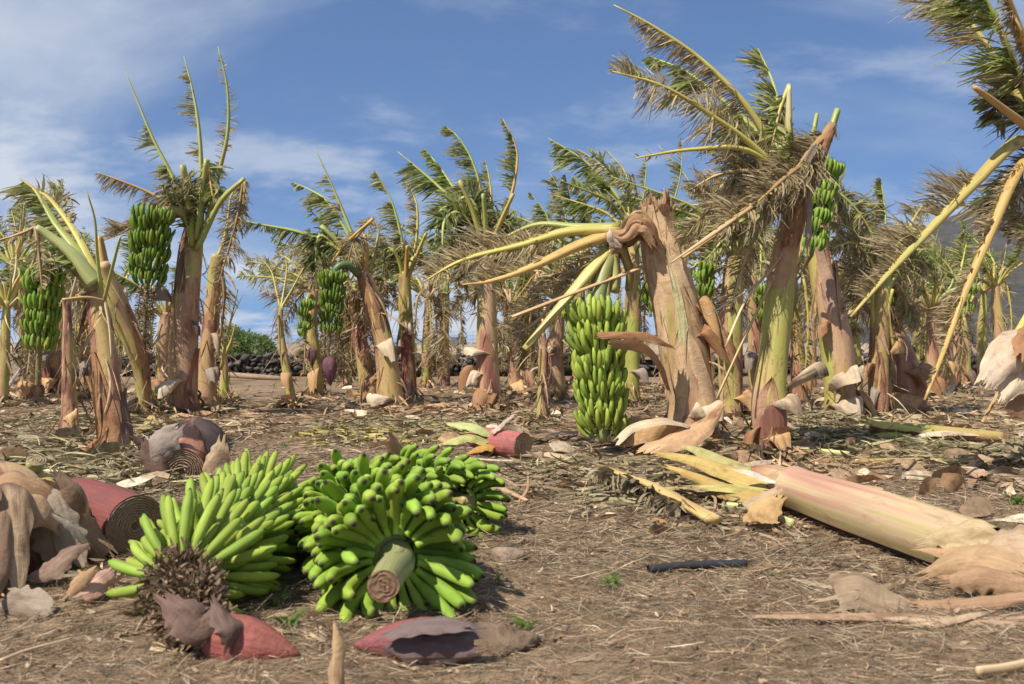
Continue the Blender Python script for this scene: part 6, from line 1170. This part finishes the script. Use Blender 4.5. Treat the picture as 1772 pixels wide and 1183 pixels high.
    R0 = 0.0135*(1+0.05*np.sin(np.arange(n)*1.9)); V, Q, tr, rest = tube(np.vstack([pth, pth[::-1]]), np.concatenate([R0, R0*0.72]), 16, (False, False))
    tag(mk('pipe_offcut', V, Q, None, 'rubber'), 'short black rubber pipe lying on the bare soil', 'pipe')
    # ---- pale petiole with the strips still hanging under it
    a0 = P(1046, 818, 4.75); b0 = P(1235, 912, 3.75); a0[2] = 0.10; b0[2] = 0.03; m_ = (a0+b0)/2+np.array([0, 0, 0.02])
    org = tuple(float(v) for v in (*b0[:2], 0)); T = thing('fallen_leaf', 'pale yellow fallen leaf stalk with grey strips hanging under it', 'banana leaf', org, 'fallen leaf stalks')
    petiole(T, org, [a0, (a0+m_)/2, m_, b0], 0.016, 0.036, (0.66, 0.47, 0.20), 'midrib', 20, 0.55)
    r = np.random.default_rng(5); N = 120; t = r.uniform(0, 0.8, (N, 1)); root = a0+(b0-a0)*t+np.array([0, 0, -0.01]); g = r.uniform(.6, 1.3, (N, 1))
    V, Q, C = ribbons(root, np.array([-0.5, -0.8, 0.1])+0.3*r.normal(size=(N, 3)), r.uniform(.1, .2, N), r.uniform(.014, .032, N), np.array([0, 0, -1.0]), np.array([.30, .24, .14])*g, np.array([.27, .22, .14])*g, 4, .5, r, .5, .3, .7)
    V[:, 2] = np.maximum(V[:, 2], 0.006+0.01*r.uniform(size=len(V))); b_ = mk('torn_blade', V, Q, mat='litter', parent=T, origin=org, col=C); b_['kind'] = 'stuff'
    # ---- other fallen stalks and pieces, each its own thing
    def stick(px, r0, r1, col, label, cat='leaf stalk', up=(0.02, 0.02), name='fallen_stalk', grp='fallen leaf stalks', flat=0.6):
        q = []
        for i, (x, y) in enumerate(px): g_ = G(x, y); g_[2] += up[0]+(up[1]-up[0])*i/(len(px)-1); q.append(g_)
        p = spline(q, 14); V, Q, tr, rest = tube(p, np.linspace(r0, r1, 14), 8, flat=flat); o = tint(mk(name, V, Q, tr, 'midrib', rest=rest), col); tag(o, label, cat, grp); return o
    stick([(788, 797), (860, 799), (935, 800), (985, 812)], 0.006, 0.010, (0.62, 0.52, 0.36), 'thin pale stalk lying across the path behind the bunches')
    stick([(862, 846), (885, 862), (912, 876)], 0.020, 0.010, (0.56, 0.38, 0.23), 'short splintered tan stalk on bare soil between pipe and bunches')
    stick([(905, 842), (935, 832), (965, 826)], 0.012, 0.008, (0.48, 0.32, 0.18), 'thin brown stalk lying behind the splintered one', up=(0.012, 0.012))
    stick([(900, 872), (913, 862), (914, 850)], 0.010, 0.006, (0.40, 0.24, 0.13), 'tiny upright splinter at the end of the splintered stalk', up=(0.01, 0.08))
    stick([(1480, 805), (1600, 800), (1700, 805), (1790, 800)], 0.012, 0.008, (0.58, 0.46, 0.14), 'long thin yellow stalk in front of the pink-tipped fallen stem')
    stick([(1360, 796), (1410, 794), (1470, 797)], 0.015, 0.018, (0.52, 0.55, 0.22), 'short green-white stalk piece beside the base of the green-sided plant', up=(0.03, 0.03))
    stick([(0, 704), (30, 680), (62, 650)], 0.022, 0.016, (0.42, 0.37, 0.30), 'grey wooden stake propped slantwise below the leftmost bunch', 'stake', up=(0.05, 0.45), name='wooden_stake', grp=None, flat=1)
    stick([(1690, 1180), (1740, 1172), (1800, 1160)], 0.010, 0.012, (0.58, 0.42, 0.24), 'tan stalk end in the bottom right corner')
    stick([(0, 782), (40, 779), (82, 776)], 0.016, 0.01, (0.48, 0.22, 0.11), 'flat red-brown stalk lying behind the cut green petiole')
    stick([(0, 1160), (50, 1142), (125, 1125)], 0.006, 0.003, (0.50, 0.38, 0.25), 'dry twig in the bottom left corner', 'twig')
    stick([(430, 806), (478, 826), (520, 832)], 0.005, 0.005, (0.6, 0.46, 0.3), 'thin straw behind the upright fingers of the lying bunch', 'twig')
    stick([(1250, 880), (1300, 886), (1372, 905)], 0.014, 0.022, (0.52, 0.58, 0.28), 'green-tipped stalk piece under the broken end of the long fallen stem', up=(0.02, 0.02))
    # pink-tipped fallen stem among the right litter
    a0, b0 = P(1505, 748, 6.9), P(1735, 762, 6.7); a0[2] = 0.10; b0[2] = 0.06
    org = tuple(float(v) for v in (*a0[:2], 0)); T = thing('fallen_banana_trunk', 'slender yellow and pink fallen stem among litter on the right', 'banana stem', org, 'fallen banana stems')
    Stem(T, org, [[*a0, 0.05], [*(a0*.7+b0*.3), 0.055], [*(a0*.3+b0*.7), 0.045], [*b0, 0.035]], 24, 36, 51, 0.55, 0.4, 4, 0.8, 'stem_piece', (True, True))
    for k, (pp, ww, cc) in enumerate((([(1610, 745), (1560, 738), (1520, 733), (1488, 728)], [0.05, 0.09, 0.09, 0.03], (0.60, 0.52, 0.14)), ([(1600, 760), (1550, 752), (1520, 752), (1500, 756)], [0.05, 0.10, 0.08, 0.03], (0.55, 0.52, 0.14)), ([(1690, 752), (1640, 748), (1600, 752), (1570, 762)], [0.03, 0.06, 0.07, 0.03], (0.62, 0.50, 0.34)), ([(1545, 768), (1500, 762), (1470, 772), (1455, 768)], [0.03, 0.05, 0.05, 0.02], (0.46, 0.55, 0.12)), ([(1640, 765), (1590, 770), (1550, 772), (1530, 774)], [0.02, 0.04, 0.04, 0.02], (0.60, 0.56, 0.20)))):
        sheet('sheath_tip', [P(x, y, 6.75-0.03*k) for x, y in pp], ww, 1.6, (0, -0.5, 1), 0, cc, 220+k, T, org, 16, 9, 0.06)
    # leaf pieces that stand out on the ground
    def scrap(px, w, col, label, seed, up=0.02, cu=1.2, cat='dry leaf', ref=(0, -0.4, 1), wr=0.12):
        q = []
        for x, y in px: g_ = G(x, y); g_[2] += up; q.append(g_)
        o = sheet('leaf_scrap', q, w, cu, ref, 0, col, seed, None, None, 14, 9, wr); tag(o, label, cat, 'dry leaf pieces on the ground'); return o
    scrap([(470, 985), (495, 980), (520, 972)], [0.04, 0.10, 0.05], (0.42, 0.19, 0.07), 'russet curled leaf piece between the two nearest bunches', 301, 0.03)
    scrap([(905, 797), (945, 790), (985, 800), (1010, 830)], [0.03, 0.13, 0.12, 0.05], (0.56, 0.42, 0.26), 'crumpled tan sheath with a white fold beside the hanging bunch', 302, 0.05)
    scrap([(920, 770), (955, 762), (1000, 760)], [0.05, 0.15, 0.06], (0.42, 0.28, 0.17), 'broad brown sheath behind the spiral cut end', 303, 0.06, 0.8)
    scrap([(740, 812), (765, 808), (790, 806)], [0.03, 0.06, 0.02], (0.60, 0.46, 0.14), 'yellow leaf scrap behind the back bunch', 304, 0.015)
    scrap([(550, 835), (565, 836), (580, 838)], [0.03, 0.05, 0.03], (0.50, 0.28, 0.22), 'small pink bract scrap on the path', 305, 0.012)
    scrap([(500, 778), (512, 776), (522, 774)], [0.03, 0.07, 0.04], (0.55, 0.33, 0.27), 'flat pinkish bract far out on the path', 306, 0.012)
    scrap([(40, 765), (60, 760), (78, 757)], [0.03, 0.10, 0.03], (0.16, 0.08, 0.08), 'dark purple bract lying under the leftmost plants', 307, 0.04)
    scrap([(1428, 850), (1470, 846), (1525, 850)], [0.03, 0.05, 0.06], (0.58, 0.36, 0.22), 'flat tan sheath piece behind the long fallen stem', 308, 0.03)
    scrap([(1130, 905), (1140, 908), (1150, 915)], [0.02, 0.035, 0.02], (0.50, 0.26, 0.10), 'small russet leaf crumb left of the leaning sheath', 309, 0.015)
    scrap([(1660, 820), (1685, 824), (1700, 835)], [0.05, 0.10, 0.05], (0.58, 0.38, 0.24), 'square tan sheath scrap by the dark clod on the right', 310, 0.03)
    scrap([(530, 690), (560, 688), (590, 690)], [0.05, 0.16, 0.06], (0.60, 0.47, 0.33), 'pale sheath curled on the soil left of the collared plant', 311, 0.04)
    scrap([(600, 705), (640, 706), (680, 712)], [0.06, 0.18, 0.08], (0.52, 0.36, 0.22), 'tan sheath scrap at the foot of the collared leaning plant', 312, 0.05)
    scrap([(740, 710), (765, 712), (790, 706)], [0.06, 0.2, 0.08], (0.56, 0.35, 0.20), 'orange-brown sheath scrap left of the centre plant', 313, 0.06)
    scrap([(1390, 735), (1420, 728), (1440, 722)], [0.06, 0.16, 0.06], (0.56, 0.48, 0.42), 'silvery torn sheath between the two stems right of centre', 314, 0.08)
    scrap([(1680, 720), (1720, 716), (1760, 722)], [0.04, 0.1, 0.04], (0.50, 0.32, 0.20), 'brown sheath scrap lying under the right edge plant', 315, 0.03)
    scrap([(240, 760), (258, 748), (262, 735)], [0.06, 0.15, 0.05], (0.48, 0.38, 0.16), 'olive sheath cup at the right foot of the stout leaning plant', 316, 0.06)
    # dark clod
    V, q = rock_mesh(55, 16, 12); V = V*np.array([0.13, 0.11, 0.09])*(1+0.1*rng.normal(size=(len(V), 1))); c = G(1692, 816, 0.025); o = tint(mk('dark_clod', V+c, q, mat='lava'), (0.06, 0.042, 0.025)); tag(o, 'round dark clod of roots on the bare soil at the right', 'clod')
    V, q = rock_mesh(61, 20, 14); V = V*np.array([0.17, 0.11, 0.085])*(1+0.08*rng.normal(size=(len(V), 1))); c = G(872, 1128, 0.008); o = tint(mk('soil_clod', V+c, q, mat='lava'), (0.20, 0.135, 0.085)); tag(o, 'crumbly brown earth clod next to the loose purple bud', 'clod')
    V, q = rock_mesh(58, 14, 10); c = G(872, 988, 0.004); o = tint(mk('stone', V*np.array([0.09, 0.07, 0.035])+c, q, mat='lava'), (0.25, 0.18, 0.125)); tag(o, 'flat brown stone on bare soil right of the cut-stalk bunch', 'stone')

def m_smooth():
    t, b, _ = material('smooth_sheath'); v, oi = offset_rest(t)
    st = noise(t, mapping(t, v, (70, 70, 0.8)), 1.0, 4, 0.6); bl = noise(t, mapping(t, v, (14, 14, 1.4)), 1.0, 4, 0.6)
    run = noise(t, mapping(t, attr(t, 'rest').outputs['Vector'], (13, 13, 0.45), (1.3, 0.2, 2.0)), 1.0, 3, 0.5, 0.3)
    c = ramp(t, run, [(0.28, (0.34, 0.15, 0.10)), (0.40, (0.50, 0.27, 0.19)), (0.47, (0.54, 0.34, 0.21)), (0.55, (0.58, 0.43, 0.25)), (0.62, (0.49, 0.41, 0.16)), (0.72, (0.46, 0.27, 0.18))])
    c = mixc(t, 1.0, c, ramp(t, bl, [(0.3, 0.86), (0.7, 1.08)]), 'MULTIPLY')
    c = mixc(t, 1.0, c, ramp(t, st, [(0.28, 0.84), (0.7, 1.06)]), 'MULTIPLY')
    sc = noise(t, mapping(t, v, (22, 22, 6)), 1.0, 6, 0.72, 0.8); c = mixc(t, math_n(t, 'MULTIPLY', ramp(t, sc, [(0.56, 0.0), (0.70, 1.0)]), 0.5), c, (0.24, 0.14, 0.085))
    lk(t, c, b.inputs['Base Color']); b.inputs['Roughness'].default_value = 0.42; bump(t, b, st, 0.2, 0.002)
m_smooth()
foreground()

# ------------------------------------------------------------------ ground cover
def ground_fibres():
    r = np.random.default_rng(99); parts = []
    # a mat of dead grass and root fibres; tufts share a direction
    for (n, y0, y1, w0, w1, l0, l1, ns) in ((62000, 1.25, 3.4, .0008, .0021, .03, .11, 3), (62000, 3.0, 6.0, .0014, .0032, .05, .15, 3), (26000, 5.5, 12.5, .003, .007, .06, .18, 2)):
        y = np.sqrt(r.uniform(y0**2, y1**2, n)); x = r.uniform(-1, 1, n)*(0.60*y+0.7)
        a = 2.2*wob(x*1.7, y*1.7, 3, 6, 1, 4)+r.normal(size=n)*0.9+r.choice([0, 1.7], n)
        z = gh(x, y)+r.uniform(0.0, 0.008, n)
        root = np.stack([x, y, z], 1); d = np.stack([np.cos(a), np.sin(a), r.normal(size=n)*0.14+0.05], 1)
        bend = np.stack([r.normal(size=n)*0.5, r.normal(size=n)*0.5, -r.uniform(0.0, 0.25, n)], 1)
        g = np.clip(r.lognormal(-0.12, 0.50, n), 0.2, 2.0)[:, None]
        base = np.where(r.uniform(size=(n, 1)) < 0.25, np.array([0.38, 0.305, 0.21]), np.array([0.32, 0.228, 0.142]))
        c = np.clip(base*g*0.90, 0, 0.6)
        V, Q, C = ribbons(root, d, r.uniform(l0, l1, n), r.uniform(w0, w1, n), bend, c, c*0.9, ns, 0.4, r, 0.5, 0.2, 0.8)
        V[:, 2] = np.maximum(V[:, 2], gh(V[:, 0], V[:, 1])+0.001)
        parts.append((V, Q, C))
    # crumbs of leaf between the fibres
    n = 18000; y = np.sqrt(r.uniform(1.25**2, 7.5**2, n)); x = r.uniform(-1, 1, n)*(0.60*y+0.7); a = r.uniform(0, 6.28, n)
    g = np.clip(r.lognormal(-0.1, 0.45, n), 0.25, 1.9)[:, None]; pal = np.array([(.36, .27, .18), (.30, .20, .12), (.20, .13, .08), (.42, .33, .22), (.34, .22, .14)]); c = pal[r.integers(0, 5, n)]*g
    V, Q, C = ribbons(np.stack([x, y, gh(x, y)+r.uniform(0.002, 0.012, n)], 1), np.stack([np.cos(a), np.sin(a), r.normal(size=n)*0.35], 1), r.uniform(.006, .03, n), r.uniform(.003, .011, n), r.normal(size=(n, 3))*0.5, c, c*.8, 2, .8, r, .5, .3, .7)
    V[:, 2] = np.maximum(V[:, 2], gh(V[:, 0], V[:, 1])+0.001); parts.append((V, Q, C))
    V, Q, C = join(parts); o = mk('dead_grass_mat', V, Q, mat='litter', col=C); tag(o, 'matted brown dead grass and root fibres covering the soil', 'dead grass', kind='stuff')
ground_fibres()

def leaf_litter():
    r = np.random.default_rng(123); parts = []
    def pile(px, py, rx, ry, n, h, pal, L=(.10, .28), W=(.007, .019), lift=0.12):
        n = int(n*0.8); c = G(px, py); a = r.uniform(0, 6.28, n); q = np.sqrt(r.uniform(0, 1, n)); x = c[0]+np.cos(a)*q*rx; y = c[1]+np.sin(a)*q*ry
        hh = h*(1-q**2)*r.uniform(0.1, 1, n); root = np.stack([x, y, gh(x, y)+0.006+hh], 1); th = r.uniform(0, 6.28, n)
        d = np.stack([np.cos(th), np.sin(th), r.normal(size=n)*lift+0.02], 1); g = np.clip(r.lognormal(-.05, .3, n), .4, 1.8)[:, None]
        pal = np.array(pal); col = pal[r.integers(0, len(pal), n)]*g
        V, Q, C = ribbons(root, d, r.uniform(*L, n), r.uniform(*W, n), np.stack([r.normal(size=n)*.6, r.normal(size=n)*.6, -r.uniform(.1, .7, n)], 1), col, col*0.85, 5, 0.8, r, 0.35, 0.5, 0.6)
        V[:, 2] = np.maximum(V[:, 2], gh(V[:, 0], V[:, 1])+0.003+0.004*r.uniform(size=len(V))); parts.append((V, Q, C))
    OL = [(.30, .255, .13), (.26, .22, .12), (.34, .29, .16), (.22, .17, .10)]; TN = [(.36, .26, .15), (.42, .30, .18), (.28, .19, .11), (.24, .20, .12)]; OR = [(.50, .32, .18), (.46, .28, .15), (.36, .24, .14), (.55, .42, .28)]
    pile(170, 815, .60, .55, 800, .10, OL, (.14, .34)); pile(95, 790, .6, .6, 500, .07, OL, (.14, .3)); pile(235, 850, .35, .3, 300, .08, OL)
    pile(60, 740, .9, .9, 600, .08, OL); pile(150, 722, .8, .9, 500, .1, TN); pile(290, 745, .9, .8, 600, .08, OL+TN); pile(430, 752, .35, .6, 380, .07, TN); pile(395, 740, .5, .6, 300, .08, TN+OR)
    pile(680, 752, .75, .85, 1100, .06, OL+[(.42, .36, .10), (.5, .42, .12)], (.08, .2)); pile(655, 735, .5, .7, 350, .06, OL); pile(745, 748, .5, .6, 500, .06, TN+OL); pile(800, 735, .7, .7, 500, .07, OL)
    pile(1075, 820, .55, .55, 1100, .11, OL+TN, (.10, .24)); pile(1010, 812, .5, .5, 700, .07, TN+OL); pile(1150, 845, .45, .5, 800, .09, OL+TN); pile(1240, 860, .4, .35, 450, .07, TN+OL); pile(1000, 850, .35, .35, 260, .03, TN); pile(1080, 862, .3, .3, 300, .05, OL)
    pile(1290, 790, .55, .6, 600, .10, OL+TN); pile(1420, 775, .6, .7, 800, .11, OL); pile(1440, 740, .7, .9, 700, .12, OL); pile(1400, 815, .4, .4, 350, .05, OR+TN); pile(1560, 780, 1.0, .5, 900, .06, OL); pile(1680, 790, .9, .5, 800, .07, OL); pile(1740, 745, .8, .8, 500, .05, OL+TN); pile(1750, 835, .3, .25, 160, .03, TN)
    pile(960, 748, .8, .8, 500, .06, TN+OL); pile(880, 725, 1.0, 1.0, 600, .06, TN); pile(1120, 735, .8, .8, 500, .07, OR+TN); pile(1580, 722, 1.2, 1.2, 700, .06, OL+TN); pile(1660, 700, 1.6, 1.6, 700, .05, TN)
    pile(590, 690, .6, 1.0, 300, .06, TN+OR); pile(700, 715, 1.0, .9, 600, .08, TN+OR); pile(440, 676, 1.2, 1.8, 160, .02, TN, (.05, .14)); pile(320, 720, 1.0, 1.0, 500, .07, TN+OR); pile(1180, 900, .5, .3, 160, .02, TN, (.05, .12)); pile(1450, 925, .6, .35, 200, .02, TN, (.05, .14)); pile(1540, 1000, .4, .25, 120, .02, TN, (.05, .14)); pile(110, 1000, .35, .3, 200, .03, TN, (.05, .15)); pile(560, 1120, .5, .2, 90, .01, TN, (.04, .1))
    pile(1480, 695, 1.6, 2, 700, .1, TN+OL); pile(1250, 700, 1.3, 1.6, 600, .1, TN+OL); pile(990, 690, 1.5, 1.8, 700, .06, TN+OR); pile(800, 680, 1.5, 2.2, 600, .06, TN); pile(150, 680, 1.7, 2.2, 700, .08, TN+OL); pile(1700, 665, 2, 3, 600, .05, TN+OL)
    for bx, by, br in BASES:     # the feet of the plants stand in their own litter
        if by > 14: continue
        for ring, (n, pal, W) in enumerate(((150, OL+TN, (.008, .022)), (46, OR+TN, (.03, .09)))):
            a = r.uniform(0, 6.28, n); q = br*(0.9+r.uniform(0, 1, n)*2.4); x = bx+np.cos(a)*q; y = by+np.sin(a)*q; th = a+r.normal(size=n)*1.2
            root = np.stack([x, y, gh(x, y)+0.01+np.clip(1-q/(br*3.4), 0, 1)*0.13*r.uniform(0.2, 1, n)], 1); g = np.clip(r.lognormal(-.05, .3, n), .4, 1.6)[:, None]
            col = np.array(pal)[r.integers(0, len(pal), n)]*g
            V, Q, C = ribbons(root, np.stack([np.cos(th), np.sin(th), r.normal(size=n)*.3+.1], 1), r.uniform(.08, .24, n), r.uniform(*W, n), np.stack([r.normal(size=n)*.5, r.normal(size=n)*.5, -r.uniform(.2, 1.0, n)], 1), col, col*.85, 5, .8, r, .4, .5, .6)
            V[:, 2] = np.maximum(V[:, 2], gh(V[:, 0], V[:, 1])+0.004+0.004*r.uniform(size=len(V))); parts.append((V, Q, C))
    V, Q, C = join(parts); tag(mk('leaf_litter', V, Q, mat='litter', col=C), 'heaps of shredded grey-olive dead leaf strips under the plants', 'leaf litter', kind='stuff')
    # broader flakes of sheath among it
    parts = []; n = 900
    y = r.uniform(3.2, 16, n); x = r.uniform(-1, 1, n)*0.56*y; keep = ~((y < 6.2) & (np.abs(x/y) < 0.13)) & ~((x/y > -0.30) & (x/y < -0.17) & (y < 16)) & ~((y < 4.6) & (r.uniform(size=n) < .75)); x, y = x[keep], y[keep]; n = len(x); th = r.uniform(0, 6.28, n)
    pal = np.array(OR+[(.52, .36, .22), (.40, .25, .14), (.60, .48, .34)]); col = pal[r.integers(0, len(pal), n)]*np.clip(r.lognormal(-.1, .25, n), .4, 1.4)[:, None]
    root = np.stack([x, y, gh(x, y)+r.uniform(.01, .05, n)], 1)
    V, Q, C = ribbons(root, np.stack([np.cos(th), np.sin(th), r.normal(size=n)*.25+.1], 1), r.uniform(.08, .24, n), r.uniform(.03, .10, n), np.stack([r.normal(size=n)*.4, r.normal(size=n)*.4, -r.uniform(.2, 1.0, n)], 1), col, col*.9, 5, .5, r, .5, .4, .7)
    V[:, 2] = np.maximum(V[:, 2], gh(V[:, 0], V[:, 1])+0.004); tag(mk('sheath_flakes', V, Q, mat='litter', col=C), 'flakes of tan and orange dry leaf sheath strewn under the rows', 'leaf litter', kind='stuff')
leaf_litter()

def weeds():
    spec = [(1056, 1018, .055, 26, 'small bright green weed in front of the black pipe'), (1762, 872, .07, 34, 'bright green weed tuft at the right edge behind the long fallen stem'), (470, 1062, .055, 18, 'green seedling right of the dried flower end'), (905, 1095, .05, 16, 'green weed beside the loose purple bud'), (1104, 940, .02, 8, 'tiny green sprout above the black pipe'), (560, 1010, .05, 16, 'grass blades at the left foot of the cut-stalk bunch'), (1000, 770, .05, 10, 'little green shoot by the foot of the hanging bunch'), (492, 772, .05, 22, 'low green weed patch on the path'), (250, 705, .35, 12, 'light green banana shoot at the foot of the tall plant'), (500, 1105, .06, 10, 'narrow green blade next to the red bud of the lying bunch'), (862, 1030, .04, 10, 'faint green sprout in the shade right of the cut-stalk bunch')]
    for k, (px, py, h, n, lab) in enumerate(spec):
        r = np.random.default_rng(700+k); c = G(px, py); T = thing('green_weed', lab, 'weed', tuple(float(v) for v in c), 'green weeds')
        th = r.uniform(0, 6.28, n); sp = h*0.5; root = c+np.stack([r.normal(size=n)*sp*.4, r.normal(size=n)*sp*.4, 0*th], 1); g = r.uniform(.7, 1.3, (n, 1))
        V, Q, C = ribbons(root, np.stack([np.cos(th)*.6, np.sin(th)*.6, np.ones(n)], 1), r.uniform(.5, 1.2, n)*h, np.full(n, max(.004, h*.13)), np.stack([np.cos(th)*.8, np.sin(th)*.8, -.5+0*th], 1), np.array([.13, .23, .04])*g, np.array([.17, .27, .06])*g, 4, .3, r, .2, .2, .5)
        mk('leaf', V, Q, mat='torn_blade', parent=T, origin=c, col=C)
weeds()

# ------------------------------------------------------------------ air
def haze():
    x0, x1, y0, y1, z0, z1 = -1420, 1420, -60, 1640, -4, 345
    V = [(x, y, z) for z in (z0, z1) for y in (y0, y1) for x in (x0, x1)]
    o = mk('haze', V, [(0, 2, 3, 1), (4, 5, 7, 6), (0, 1, 5, 4), (2, 6, 7, 3), (0, 4, 6, 2), (1, 3, 7, 5)], smooth=False)
    m = bpy.data.materials.new('haze_air'); m.use_nodes = True; t = m.node_tree; t.nodes.clear()
    v = nn(t, 'ShaderNodeVolumePrincipled'); v.inputs['Color'].default_value = (0.72, 0.85, 1.0, 1); v.inputs['Density'].default_value = 0.00006; v.inputs['Anisotropy'].default_value = 0.2
    out = nn(t, 'ShaderNodeOutputMaterial'); lk(t, v.outputs[0], out.inputs['Volume']); o.data.materials.append(m); tag(o, kind='stuff')
haze()
